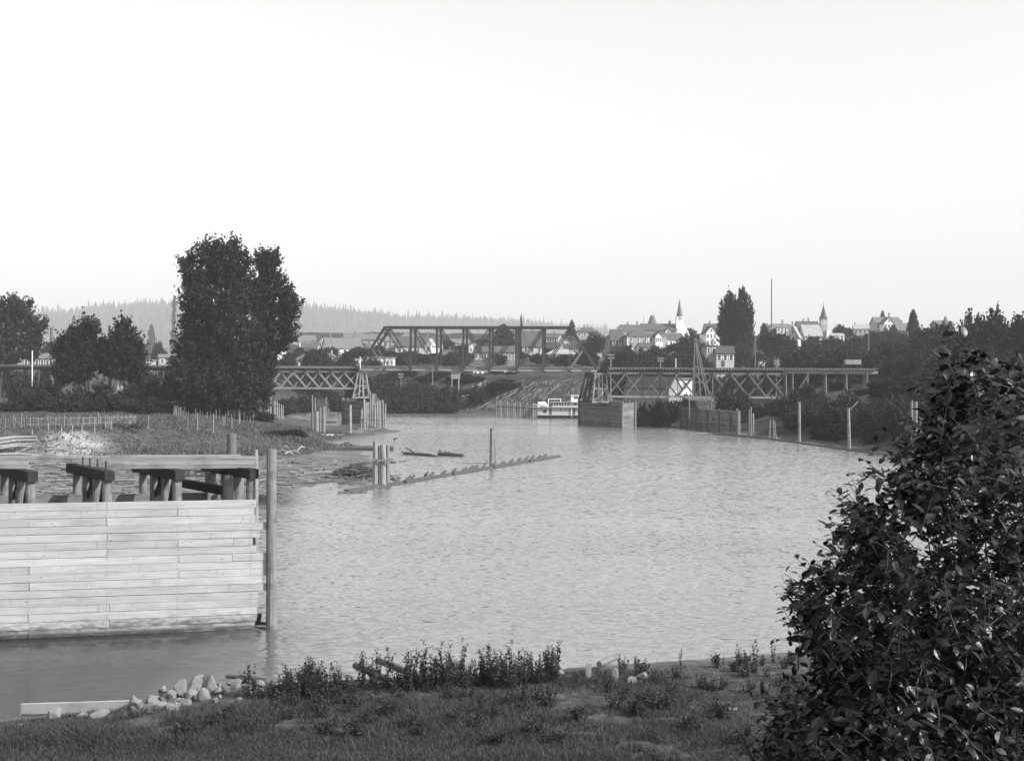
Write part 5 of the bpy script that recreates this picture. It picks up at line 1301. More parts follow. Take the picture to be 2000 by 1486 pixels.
# log slide on the far bank
for i, (x0, y0, x1, y1, lab) in enumerate([(1012, 762, 983, 787, 'pale pole lying down the log slide'), (1044, 748, 1016, 768, 'long pale pole near the top of the log slide'), (1093, 752, 1058, 782, 'pale pole running down beside the steamboat'), (1100, 747, 1120, 742, 'short pole at the top right of the log slide'),
                      (1000, 770, 968, 790, 'grey pole in the lower middle of the log slide'), (978, 750, 950, 776, 'grey pole left of the log slide'), (1056, 762, 1035, 784, 'grey pole above the pile wall'), (1026, 742, 1002, 757, 'short grey pole at the top of the log slide'),
                      (960, 788, 920, 805, 'grey log low on the left of the slide'), (945, 778, 915, 798, 'second grey log low on the left of the slide')]):
    a_ = G(x0, y0); b_ = G(x1, y1)
    mb = MB().tube(a_ + Vector((0, 0, .25)), b_ + Vector((0, 0, .2)), .13, .09, 7)
    solo('log', mb, M['pile' if 'pale' in lab else 'driftgrey'], lab, 'log', tuple(a_), 'poles on the log slide')
mb = MB()
for i in range(900):
    px = random.uniform(905, 1150); py = random.uniform(744, 804)
    if py < 740 + (1150 - px) * -.02 + 4: continue
    p = G(px, py); l = random.uniform(.5, 2.6); an = math.atan2(-1, -.55) + random.uniform(-.9, .9)
    q = Vector((p.x + math.cos(an) * l, p.y + math.sin(an) * l, 0)); q.z = max(gz(q.x, q.y), 0) + .2
    mb.tube(p + Vector((0, 0, .15)), q, random.uniform(.04, .11), .03, 5)
o = mb.build('log_litter', M['litter']); o['kind'] = 'stuff'; o['label'] = 'bark and slab litter strewn down the log slide'

# rocks low on the far bank
def rock(p, w, h, dep, seed, label, group=None, m_='rock', sub=3, name='rock', sink=.25, rz=None):
    bm_ = bmesh.new(); bmesh.ops.create_icosphere(bm_, subdivisions=sub, radius=1.0); g = np.random.default_rng(seed)
    cuts = [(Vector(g.normal(size=3)).normalized(), g.uniform(.42, .78)) for _ in range(13)]
    for v in bm_.verts:
        for nrm_, dd in cuts:
            e_ = v.co.dot(nrm_) - dd
            if e_ > 0: v.co -= nrm_ * e_
        v.co += Vector(g.normal(size=3)) * .012
    me = bpy.data.meshes.new(name); bm_.to_mesh(me); bm_.free(); me.materials.append(M[m_])
    zs = [v.co.z for v in me.vertices]
    for v in me.vertices: v.co = Vector((v.co.x * w / 2, v.co.y * dep / 2, (v.co.z - min(zs)) / (max(zs) - min(zs)) * h - sink * h))
    o_ = bpy.data.objects.new(name, me); COL.objects.link(o_); o_.location = p; o_.rotation_euler = (0, 0, (seed * 1.7) % 6.28 if rz is None else rz)
    return meta(o_, label, 'rock', group)
for i in range(16):
    t = i / 15; px = 945 - t * 70 + random.uniform(-6, 6); py = 746 + t * 52 + random.uniform(-5, 5)
    p = G(px, py); s = random.uniform(.5, 1.1); rock(p, s * 1.4, s, s, 300 + i, 'pale rock in the streak of rubble down the far bank', 'pale rubble on the far bank', 'drift', 2)

# ------------------------------------------------------------------ the steamboat
YB_ = 296.0; m = MPP(YB_)
sb = thing('steamboat', 'white two deck river steamboat with a boxy pilothouse moored behind the right pier', 'boat', tuple(W(1050, 816)), rz=-.06)
o = Vector(ORG[sb.name]); o.z = 0; sb.location = o
def bx_(x): return (x - 1050) * m
def bz_(y): return max(0.0, (817.5 - y) * m)
def box3(name, x0, x1, z0, z1, y0, y1, mt, parent=None):
    return MB().box(((x0 + x1) / 2, (y0 + y1) / 2, (z0 + z1) / 2), (x1 - x0, y1 - y0, z1 - z0)).build(name, M[mt], parent or sb, local=True)
L0, L1, D0, D1 = bx_(1047), bx_(1160), -1.9, 1.9
h = MB(); xs_ = [L0, L0 + .7, L0 + 2, L1 - 4, L1 - 1.8, L1]; ws = [.8, .96, 1, 1, .72, .1]
vs = []
for x, w_ in zip(xs_, ws):
    up = .28 * max(0, (x - (L1 - 5)) / 5) ** 2 * 2
    vs += [(x, D0 * w_ * .86, -.5), (x, D0 * w_, .72 + up), (x, D1 * w_, .72 + up), (x, D1 * w_ * .86, -.5)]
fs = [(0, 1, 2, 3), tuple(len(vs) - 4 + i for i in (3, 2, 1, 0))]
for i in range(len(xs_) - 1):
    for j in range(4): fs.append((i * 4 + j, (i + 1) * 4 + j, (i + 1) * 4 + (j + 1) % 4, i * 4 + (j + 1) % 4))
h.raw(vs, fs).build('hull', M['tar_shade'], sb, local=True)
box3('guard_rail', L0 - .1, L1 - 3.2, .66, .82, D0 - .12, D1 + .12, 'grey')
z1, z2, z3, z4 = bz_(797.5), bz_(787.5), bz_(774.5), bz_(770)
lc = box3('lower_cabin', bx_(1050.5), bx_(1134), .8, z1, D0 + .35, D1 - .35, 'cream')
box3('lower_deck_roof', bx_(1041), bx_(1142), z1, z1 + .16, D0 - .2, D1 + .2, 'grey')
uc = box3('upper_cabin', bx_(1079), bx_(1137), z1 + .16, z2, D0 + .6, D1 - .6, 'cream')
box3('upper_deck_roof', bx_(1075), bx_(1140), z2, z2 + .14, D0 + .2, D1 - .2, 'grey')
ph = box3('pilothouse', bx_(1114), bx_(1133.5), z2 + .14, z3, D0 + .8, D1 - .8, 'white')
box3('pilothouse_roof', bx_(1113), bx_(1134.5), z3, z3 + .12, D0 + .65, D1 - .65, 'white')
def win3(parent, x, z, w_, hh, y, nm='window', mt='pane'): return MB().box((x, y - .02, z), (w_, .06, hh)).build(nm, M[mt], parent, local=True)
for px in (1121.5, 1125.5, 1130): win3(ph, bx_(px), bz_(778), .38, .5, D0 + .8)
for k, px in enumerate((1083, 1087.5, 1093, 1097.5, 1103.5, 1109)): win3(uc, bx_(px), bz_(790), .26 if k % 2 else .22, .75, D0 + .6)
for px in (1122, 1130): win3(uc, bx_(px), bz_(790.2), .4, .5, D0 + .6)
for px in (1059, 1066, 1095, 1103, 1111): win3(lc, bx_(px), bz_(800.5), .24, .5, D0 + .35)
win3(lc, bx_(1064), bz_(804.5), .7, .7, D0 + .35)
win3(lc, bx_(1075), (.85 + z1) / 2, .6, z1 - .9, D0 + .35, 'door', 'dark'); win3(lc, bx_(1119.5), (.85 + z1) / 2, .65, z1 - .9, D0 + .35, 'door', 'dark')
for s in range(2): MB().path([(bx_(1051) + s * .0, -.9 + s * 1.8, z1 + .2), (bx_(1053), -.9 + s * 1.8, z1 + .75), (bx_(1062), -.9 + s * 1.8, z1 + .8), (bx_(1070), -.9 + s * 1.8, z1 + .3)], [.5, .62, .6, .3], 8).build('canvas_cover', M['white'], sb, local=True)
fr = MB()
for px in (1071, 1094.5): fr.tube((bx_(px), D0 + .7, z1), (bx_(px), D0 + .7, bz_(780.5)), .09, .09, 6)
fr.tube((bx_(1071), D0 + .7, bz_(781)), (bx_(1095), D0 + .7, bz_(781)), .08, .08, 6); fr.build('boat_davit', M['white'], sb, local=True)
for px, t_, b_, yy in ((1061.5, 775, 796, 0), (1127.5, 762, 774, .3), (1119, 758, 787, .8)): MB().tube((bx_(px), yy, bz_(b_)), (bx_(px), yy, bz_(t_)), .05, .03, 5).build('mast', M['palebrace'], sb, local=True)
MB().tube((bx_(1115.5), D0 + .1, .3), (bx_(1115.5), D0 + .1, z1), .1, .1, 6).build('stanchion', M['white'], sb, local=True)
box3('stern_rail', bx_(1041), bx_(1050), z1 + .75, z1 + .83, D0 + .1, D0 + .16, 'white')
for k in range(6): MB().beam((bx_(1043 + k * 1.3), D0 + .1, .8), (bx_(1043 + k * 1.3), D0 + .1, z1), .06, .06).build('stern_post', M['grey'], sb, local=True)

# ------------------------------------------------------------------ poles and masts
def pole(px, yt, yb, Y, label, arms=0, r=.13, m_='palebrace', name='utility_pole', cat='utility pole', aw=6.5, group='utility poles', stand=False):
    b = P(px, yb, Y); t = P(px, yt, Y); zg = b.z if stand else min(gz(b.x, Y) - .5, b.z)
    root = thing(name, label, cat, (b.x, Y, zg), group)
    MB().tube((b.x, Y, zg), t, r, r * .75, 7).build('pole', M[m_], root)
    for k in range(arms):
        z = t.z - .35 - k * .75; w_ = aw * MPP(Y)
        ar = MB().beam((b.x - w_, Y - .12, z), (b.x + w_, Y - .12, z), .12, .14).build('crossarm', M[m_], root)
        ins = MB()
        for q in (-.9, -.55, .55, .9): ins.tube((b.x + w_ * q, Y - .12, z + .05), (b.x + w_ * q, Y - .12, z + .24), .05, .04, 5)
        ins.build('insulators', M['white'], ar)
    return root
pole(1193, 691, 737, 300, 'two armed utility pole just right of the bridge end post', 2, .16, 'palepile')
pole(1290, 698, 722, 330, 'short looking two armed utility pole over the right deck', 2, .18, 'palepile', aw=6)
pole(1392, 727, 742, 300, 'two armed pole top right of the derrick', 2, .18, 'palepile', aw=7)
pole(1516, 703, 722, 320, 'two armed pole among the pale sheds', 2, .15, 'palepile', aw=4)
pole(1475, 659, 722, 330, 'tall grey single pole right of the poplars', 0, .22, 'greypile')
pole(1320, 700, 722, 335, 'thin white post near the white shed', 0, .14, 'white', 'post', 'post', group=None)
pole(1362, 700, 724, 330, 'thin pale post behind the derrick legs', 0, .1, 'palebrace', 'post', 'post', group=None)
pole(1507, 545, 660, 480, 'very tall slender mast rising above the school roof', 0, .28, 'greypile', 'flagpole', 'mast', group=None)
pole(1257, 616, 650, 580, 'thin flagpole left of the bell shaped roof', 0, .1, 'greypile', 'flagpole', 'mast', group=None)
pole(63, 685, 736, 236, 'thin white pole in front of the left trestle deck', 0, .13, 'white', 'post', 'post', group=None)
pole(101, 641, 736, 252, 'tall dark tapering post behind the left trestle deck', 0, .42, 'greypile', 'post', 'post', group=None)
pole(703.5, 697, 719, 243, 'short white pole at the left end of the truss', 0, .09, 'white', 'post', 'post', group=None, stand=True)
pole(842, 674, 715, 420, 'white post below the narrow white gable', 0, .3, 'white', 'post', 'post', group=None)
pole(845, 720, 752, 334, 'thin pale pole on the bushy far bank', 0, .12, 'palebrace', 'post', 'post', group=None)
pole(783, 729, 742, 330, 'small two armed pole in the far bank bushes', 2, .1, 'palebrace', aw=4.5)
pole(663, 690, 715, 372, 'two armed pole by the flat fronted store', 2, .1, 'palebrace', aw=3)
pole(1696, 655, 735, 300, 'dark pole against the right bank wood', 0, .25, 'greypile')
pole(648, 684, 700, 400, 'slim white pole above the flat fronted store roof', 0, .18, 'white', 'post', 'post', group=None)
# ------------------------------------------------------------------ the planked timber crib at the left
R0 = W(499, 1228); R0.z = 0; Lq = W(27, 1247); Lq.z = 0
E1 = (Lq - R0).normalized(); N1 = Vector((-E1.y, E1.x, 0))
if N1.y < 0: N1 = -N1                                              # into the crib, away from us
BD = Vector((-0.60, 0.80, 0)); ZT = 5.1; CL = 26.0
crib = thing('timber_crib', 'big crib of pale planks and heavy piles standing in the water at left', 'crib', tuple(R0))
def fx(px, z=0.0):                 # distance along the face whose pixel column is px
    d = ray(px, 900); den = E1.x * d.y - E1.y * d.x
    return ((CP.x - R0.x) * d.y - (CP.y - R0.y) * d.x) / den
def fp(s, back=0.0, z=0.0): return R0 + E1 * s + N1 * back + Vector((0, 0, z))
g = random.Random(8); mb = MB(); NR = 17; ph_ = ZT / NR
ends = [0, .05, 0.02, -.55, -.15, .12, -.02, -.42, -.6, -.75, -.25, -.5, -.12, -.1, -.05, 0, .02]
joints = {0: [348 - 138 + 0], 1: [348], 2: [210], 3: [], 4: [211], 5: [349, 457], 6: [211], 7: [351, 455], 8: [60], 9: [351], 10: [60], 11: [], 12: [], 13: [216], 14: [58], 15: [216], 16: [58]}
for k in range(NR):
    z1 = ZT - k * ph_; z0 = z1 - ph_ + .016; cuts = [ends[k]] + [fx(j) for j in sorted(joints[k], reverse=True)] + [CL * .62 + g.uniform(-1, 1), CL]
    for s0, s1 in zip(cuts, cuts[1:]):
        t = .10 + g.uniform(0, .018); dz = [g.uniform(-.008, .008) for _ in range(4)]
        a, b = s0 + .008, s1 - .008; nseg = max(1, int((b - a) / 1.5)); 
        for i in range(1):
            p0, p1 = fp(a), fp(b); q = N1 * -t
            mb.hexa([p0 + q + Vector((0, 0, z0 + dz[0])), p0 + Vector((0, 0, z0)), p1 + Vector((0, 0, z0)), p1 + q + Vector((0, 0, z0 + dz[1])),
                     p0 + q + Vector((0, 0, z1 + dz[2])), p0 + Vector((0, 0, z1)), p1 + Vector((0, 0, z1)), p1 + q + Vector((0, 0, z1 + dz[3]))])
mb.hexa([fp(.02, -.04, -1.2), fp(.02, .1, -1.2), fp(CL, .1, -1.2), fp(CL, -.04, -1.2), fp(.02, -.04, -.02), fp(.02, .1, -.02), fp(CL, .1, -.02), fp(CL, -.04, -.02)])

def plank_mat():
    m = bpy.data.materials.new('crib_planks'); m.use_nodes = True
    n = m.node_tree.nodes; l = m.node_tree.links; b = n['Principled BSDF']
    b.inputs['Roughness'].default_value = .9; b.inputs['Specular IOR Level'].default_value = .15
    tc = n.new('ShaderNodeTexCoord'); geo = n.new('ShaderNodeNewGeometry')
    def mathn(op, a, c=None):
        x = n.new('ShaderNodeMath'); x.operation = op
        for i, v in enumerate((a, c)):
            if v is None: continue
            if isinstance(v, (int, float)): x.inputs[i].default_value = v
            else: l.new(v, x.inputs[i])
        return x.outputs[0]
    def rng_(v, a, c, d, e):
        r = n.new('ShaderNodeMapRange'); r.inputs[1].default_value = a; r.inputs[2].default_value = c; r.inputs[3].default_value = d; r.inputs[4].default_value = e
        l.new(v, r.inputs[0]); return r.outputs[0]
    def noi(scale, st, det=6, rough=.6):
        mp = n.new('ShaderNodeMapping'); mp.inputs['Scale'].default_value = st; l.new(tc.outputs['Object'], mp.inputs[0])
        # each board gets its own stretch of grain
        ad = n.new('ShaderNodeVectorMath'); ad.operation = 'ADD'; l.new(mp.outputs[0], ad.inputs[0])
        sc_ = n.new('ShaderNodeVectorMath'); sc_.operation = 'SCALE'; sc_.inputs[0].default_value = (37, 11, 23); l.new(geo.outputs['Random Per Island'], sc_.inputs['Scale']); l.new(sc_.outputs[0], ad.inputs[1])
        z = n.new('ShaderNodeTexNoise'); z.inputs['Scale'].default_value = scale; z.inputs['Detail'].default_value = det; z.inputs['Roughness'].default_value = rough
        l.new(ad.outputs[0], z.inputs['Vector']); return z.outputs[0]
    grain = noi(1.0, (.9, .9, 16)); blot = noi(.8, (.6, .6, 1.6), 5)
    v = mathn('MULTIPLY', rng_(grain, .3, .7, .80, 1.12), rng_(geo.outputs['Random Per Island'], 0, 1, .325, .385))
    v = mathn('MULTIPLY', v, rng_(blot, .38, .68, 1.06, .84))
    # drying checks along the grain, and rust runs below the spikes at the joints
    ck = noi(1.0, (.7, .7, 26), 3, .5); v = mathn('MULTIPLY', v, rng_(ck, .70, .76, 1.0, .45))
    run = noi(1.0, (3.2, 3.2, .35), 4, .6); v = mathn('MULTIPLY', v, rng_(run, .60, .78, 1.0, .68))
    # knots
    vo = n.new('ShaderNodeTexVoronoi'); vo.inputs['Scale'].default_value = 1.0
    mp = n.new('ShaderNodeMapping'); mp.inputs['Scale'].default_value = (1.9, 1.9, 3.4); l.new(tc.outputs['Object'], mp.inputs[0]); l.new(mp.outputs[0], vo.inputs['Vector'])
    kn = rng_(vo.outputs['Distance'], .05, .10, .45, 1.0); v = mathn('MULTIPLY', v, kn)
    # damp, mossy blotches near the waterline
    sx = n.new('ShaderNodeSeparateXYZ'); l.new(tc.outputs['Object'], sx.inputs[0])
    st = noi(2.2, (.8, .8, 2.2), 7, .7)
    zone = rng_(sx.outputs[2], 1.15, .35, 0.0, .42); low = rng_(sx.outputs[2], .2, .02, 0, .08)
    dk = rng_(mathn('ADD', mathn('ADD', st, zone), low), .74, 1.0, 1.0, .33); v = mathn('MULTIPLY', v, dk)
    v = mathn('MULTIPLY', v, rng_(mathn('ADD', sx.outputs[2], mathn('MULTIPLY', st, .35)), .30, .38, .45, 1.0))   # wet tide line
    cb = n.new('ShaderNodeCombineColor')
    for i in range(3): l.new(v, cb.inputs[i])
    l.new(cb.outputs[0], b.inputs['Base Color'])
    bp = n.new('ShaderNodeBump'); bp.inputs['Strength'].default_value = .25; bp.inputs['Distance'].default_value = .02; l.new(grain, bp.inputs['Height']); l.new(bp.outputs[0], b.inputs['Normal'])
    return m
M['crib'] = plank_mat()
mb.build('front_planking', M['crib'], crib)
sp_ = MB()
for px in (490, 348, 210, 58, -90, -240):
    s_ = fx(px)
    for k in range(NR):
        for dz in (.3, .72):
            if g.random() < .3: continue
            c_ = fp(s_ + g.uniform(-.03, .03), -.13, ZT - (k + dz) * ph_); sp_.tube(c_, c_ + N1 * .03, .013, .013, 6)
sp_ = sp_.build('spike_heads', M['ironrod'], crib); sp_['kind'] = 'stuff'
# the rear wall, lower boards seen between the bents
WB = 3.75; mb = MB()
for k in range(14):
    z1 = ZT - .05 - k * .36; z0 = z1 - .335; c_ = [g.uniform(.2, .8), g.uniform(5, 8), g.uniform(11, 15), CL]
    for s0, s1 in zip(c_, c_[1:]):
        p0, p1 = fp(s0, WB), fp(s1 - .015, WB); q = N1 * -.1
        mb.hexa([p0 + q + Vector((0, 0, z0)), p0 + Vector((0, 0, z0)), p1 + Vector((0, 0, z0)), p1 + q + Vector((0, 0, z0)), p0 + q + Vector((0, 0, z1)), p0 + Vector((0, 0, z1)), p1 + Vector((0, 0, z1)), p1 + q + Vector((0, 0, z1))])
mb.build('rear_planking', M['timber'], crib)  # the rear wall's shadow is put into its darker board colour
# bents: four piles each under a squared cap that runs back and to the left
ZC = 6.28
for px in (490, 345, 207, 56, -95, -245):
    s = fx(px); base = fp(s, .42); bent = MB()
    cap = MB().beam(base - BD * .32 + Vector((0, 0, ZC - .19)), base + BD * 4.6 + Vector((0, 0, ZC - .19)), .38, .38)
    cap.build('cap_beam', M['tar_shade'], crib)  # near-black colour holds the shade on the bents' left sides
    for i, t in enumerate((0, 1.25, 2.5, 3.75)):
        q = base + BD * t; r = .19 if i == 0 else .165
        MB().path([q + Vector((0, 0, -1.5)), q + Vector((.02, 0, 2)), q + Vector((0, 0, ZC - .38))], [r * 1.08, r * 1.02, r], 12, .02).build('post', M['pile'], crib)
    if px != 490:
        MB().beam(base + BD * .9 + N1 * -.15 + Vector((0, 0, 4.6)), base + BD * .3 + Vector((0, 0, ZC - .3)), .06, .2).build('brace', M['tar_shade'], crib)
        MB().beam(base + BD * 3.6 + Vector((0, 0, 4.0)), base + BD * 1.4 + Vector((0, 0, ZC - .3)), .07, .22).build('brace', M['tar_shade'], crib)
        MB().beam(base + BD * 1.9 + Vector((.12, -.1, 3.4)), base + BD * 2.1 + Vector((.12, -.1, ZC - .2)), .2, .07).build('brace', M['tar_shade'], crib)
    if px == 207:
        for t in (.15, 1.15, 2.1, 3.0):
            q = base + BD * t; MB().tube(q + Vector((0, 0, ZC - .1)), q + Vector((0, 0, ZC + .36)), .035, .035, 6).build('drift_pin', M['ironrod'], crib)
# extra piles by the right end, the low sloping timber and the slatted rail inside
for px, dy, r in ((447, 1.5, .24), (408, 3.6, .17), (420, 3.9, .15), (470, 2.6, .13)):
    q = P(px, 950, fp(fx(px)).y + dy); MB().tube((q.x, q.y, -1.5), (q.x, q.y, 5.95), r * 1.05, r, 12, .02).build('post', M['pile'], crib)
a = P(352, 942, 50.3); b = P(436, 958, 49.6); MB().beam(a, b, .28, .34).build('sloping_timber', M['tar_shade'], crib)
MB().beam(P(398, 916, 49.6), P(496, 914, 48.9), .3, .16).build('cross_timber', M['tar_shade'], crib)
a = P(352, 923, 52.2); b = P(425, 925, 51.8); mb = MB().beam(a + Vector((0, 0, .12)), b + Vector((0, 0, .12)), .05, .05).beam(a - Vector((0, 0, .1)), b - Vector((0, 0, .1)), .05, .05)
for t in (.02, .2, .4, .6, .8, .98): mb.beam(a.lerp(b, t) - Vector((0, 0, .12)), a.lerp(b, t) + Vector((0, 0, .14)), .14, .05)
mb.build('slatted_rail', M['greypile'], crib)
# the long squared stringers lying on the caps
def string(px0, px1, y0, y1, dep, label, th=.32):
    a = P(px0, (y0 + y1) / 2, fp(fx(px0)).y + dep); b = P(px1, (y0 + y1) / 2, fp(fx(px1)).y + dep)
    h_ = (y1 - y0) * MPP((a.y + b.y) / 2); z = (a.z + b.z) / 2; a.z = z + .02; b.z = z - .02
    mb = MB(); k = 2; f = h_ / k
    for i in range(k):
        e = Vector((0, 0, -h_ / 2 + f * (i + .5))); cut = random.uniform(.3, .7); m_ = a.lerp(b, cut); j = N1 * random.uniform(-.015, .015)
        mb.beam(a + e + j, m_ + e + j, th, f - .012); mb.beam(m_ + e - j + (b - a).normalized() * .012, b + e - j - (b - a).normalized() * random.uniform(0, .25), th, f - .012)
    return mb.build('stringer', M['stringer'], crib)
string(-420, 470, 890, 902.3, 3.9, '')
string(214, 506, 901, 914.5, 1.2, '')
string(-420, 66, 902, 916, 1.2, '')
string(430, 506, 890.5, 901.5, 2.6, '')
# free standing piles round the crib
piling(530, 877, 1228, 10.2, 'tall thick pile standing free at the right end of the crib', 'piles round the crib', 'pile')
piling(453, 847, 1180, 9.6, 'thick grey pile rising behind the crib stringers', 'piles round the crib', 'greypile')
piling(500, 878, 1168, 4.6, 'slim pale pile just behind the crib right end', 'piles round the crib', 'palepile')
q = P(510, 1220, 47.9); solo('bracket', MB().box((q.x, q.y, .12), (.5, .2, .1)).beam((q.x - .12, q.y, .15), (q.x - .05, q.y, .5), .1, .16), M['darktimber'], 'small dark bracket at the waterline between crib and tall pile', 'bracket', (q.x, q.y, .1))

# ------------------------------------------------------------------ left bank: fence, gate, driftwood
fe = thing('picket_fence', 'long grey picket fence across the left field', 'fence', tuple(G(120, 836)), 'field fences')
def fence(root, pts, n, h, r, m_, rail=True, jit=.12, lean=.06):
    seg = [0]; 
    for u, v in zip(pts, pts[1:]): seg.append(seg[-1] + (v - u).length)
    def at(s):
        for i in range(len(pts) - 1):
            if s <= seg[i + 1]: return pts[i].lerp(pts[i + 1], (s - seg[i]) / (seg[i + 1] - seg[i]))
        return pts[-1]
    for k in range(n):
        p = at(seg[-1] * (k + random.uniform(.3, .7)) / n); z = gz(p.x, p.y); hh = h * random.uniform(1 - jit * 1.5, 1 + jit)
        MB().beam((p.x, p.y, z - .3), (p.x + random.uniform(-lean, lean), p.y, z + hh), .05, r).build('picket', M[m_[k % len(m_)]], root)
    if rail:
        mb = MB()
        for i in range(14):
            a, b = at(seg[-1] * i / 14), at(seg[-1] * (i + 1) / 14)
            for f in (.35, .82): mb.beam((a.x, a.y + .05, gz(a.x, a.y) + h * f), (b.x, b.y + .05, gz(b.x, b.y) + h * f), .05, .08)
        mb.build('rail', M[m_[0]], root)
pf = [G(-60, 837), G(30, 838), G(130, 836.5), G(205, 834), G(262, 832)]
fence(fe, pf, 78, 1.5, .12, ('pile', 'greypile', 'palepile'))
f2 = thing('picket_fence', 'ragged fence of pale stakes at the foot of the cottonwood', 'fence', tuple(G(420, 822)), 'field fences')
fence(f2, [G(337, 812), G(362, 818), G(420, 822), G(470, 825), G(500, 829)], 40, 1.45, .09, ('pile', 'greypile', 'palepile'), rail=False, jit=.3, lean=.15)
f3 = thing('picket_fence', 'short fence of bleached stakes beside the pale stumps', 'fence', tuple(G(508, 816)), 'field fences')
fence(f3, [G(494, 822), G(505, 815), G(520, 812)], 12, 1.2, .11, ('palepile', 'pile'), rail=False, jit=.35, lean=.12)
for (px, yt, yb, lab, dx) in [(63, 838, 853, 'pale fence post just above the driftwood stack', 0), (96, 827, 843, 'crooked post below the picket fence', -2), (120, 832, 848, 'thin post on the slope below the fence, third from left', 0), (140, 829, 848, 'leaning thin post on the slope below the fence', 2),
                              (160, 830, 848, 'thin short post left of the gate', 0), (185, 818, 848, 'taller thin post left of the gate', 0), (192, 805, 832, 'tall post rising over the picket fence', 0), (262, 811, 836, 'crooked pale post right of the brush heap', 2), (290, 812, 840, 'fence post alone on the slope right of the heap', 0), (317, 811, 835, 'dark lone post on the slope', 0),
                              (366, 815, 845, 'thin dark stake on the grassy slope', 0), (386, 806, 842, 'tall thin stake on the grassy slope', 0), (417, 808, 846, 'thin pale stake reaching low on the slope', 0), (437, 813, 835, 'stake below the cottonwood trunk', 0), (453, 815, 838, 'paler stake below the cottonwood trunk', 0), (468, 808, 830, 'white stake at the edge of the cottonwood', 0)]:
    b = G(px, yb); t = P(px + dx, yt, b.y); solo('fence_post', MB().tube(b - Vector((0, 0, .3)), t, .07, .055, 6, .05), M['palebrace' if 'dark' not in lab else 'greypile'], lab, 'post', tuple(b), 'posts on the left bank')
gt = thing('gate', 'small slatted wooden gate standing at the end of the picket fence', 'gate', tuple(G(212, 838)))
b = G(212, 838); Yg = b.y; a0 = P(206, 838, Yg); a1 = P(218, 838, Yg)
MB().tube(a1 - Vector((0, 0, .3)), P(217, 815, Yg), .09, .07, 6).build('post', M['palepile'], gt); MB().tube(a0 - Vector((0, 0, .3)), P(206, 822, Yg), .07, .06, 6).build('post', M['palepile'], gt)
for k in range(6):
    v = 837 - k * 2.9; MB().beam(P(206, v, Yg), P(218, v - 1, Yg), .04, .08).build('slat', M['palepile'], gt)
c = G(243, 838); mb = MB(); gq = random.Random(4)
for i in range(90):
    a = gq.uniform(0, 6.3); l = gq.uniform(.5, 2.2); q = c + Vector((gq.uniform(-2, 2.2), gq.uniform(-1, 1), gq.uniform(0, .5)))
    mb.tube(q, q + Vector((math.cos(a) * l, math.sin(a) * l * .4, gq.uniform(-.2, 1.1))), gq.uniform(.03, .1), .02, 5)
solo('brush_heap', mb, M['darklog'], 'dark heap of cut brush beside the slatted gate', 'brush heap', tuple(c))
# the stack of bleached drift logs at the left edge
gd = 'bleached logs stacked at the left edge'
for i, (x0, y0, x1, y1, r, lab) in enumerate([(-40, 862, 71, 853, 4.2, 'top broad bleached slab of the driftwood stack'), (-30, 868, 72, 859, 3.2, 'second bleached log of the driftwood stack'), (-20, 873, 68, 867, 2.4, 'forked bleached log pointing right from the driftwood stack'),
                                             (-30, 877, 74, 871, 2.2, 'lower pale log of the driftwood stack'), (30, 884, 76, 869, 1.5, 'thin branch under the right end of the driftwood stack'), (-30, 886, 80, 890, 2.2, 'pale log lying flat below the driftwood stack')]):
    Yd = 135 - i * .5; a = P(x0, y0, Yd); b = P(x1, y1, Yd); m_ = a.lerp(b, .6) + Vector((0, .2, .12))
    solo('drift_log', MB().path([a, a.lerp(b, .3), m_, b], [r * MPP(Yd) * f for f in (1.1, 1, .85, .45)], 8, .14), M['drift'], lab, 'log', tuple(b), gd)
for i, (px, py, l, lab) in enumerate([(552, 884, 30, 'long bleached branch left in the white driftwood tangle'), (565, 888, 16, 'curved bleached root in the white driftwood tangle'), (575, 887, 22, 'thick bleached stump in the white driftwood tangle'), (588, 885, 14, 'upright bleached stick at the right of the driftwood tangle'), (560, 880, 10, 'small bleached chip above the driftwood tangle')]):
    p = G(px, py + 4); m = MPP(p.y); a = p + Vector((-l * m / 2, 0, .25 + .1 * i)); b = p + Vector((l * m / 2, .3, .2 if i != 3 else .9))
    solo('driftwood', MB().path([a, a.lerp(b, .5) + Vector((0, 0, .3)), b], [.12, .2 if i == 2 else .12, .05], 7, .2), M['drift' if i % 2 else 'pile'], lab, 'driftwood', tuple(p), 'white driftwood tangle on the mud')
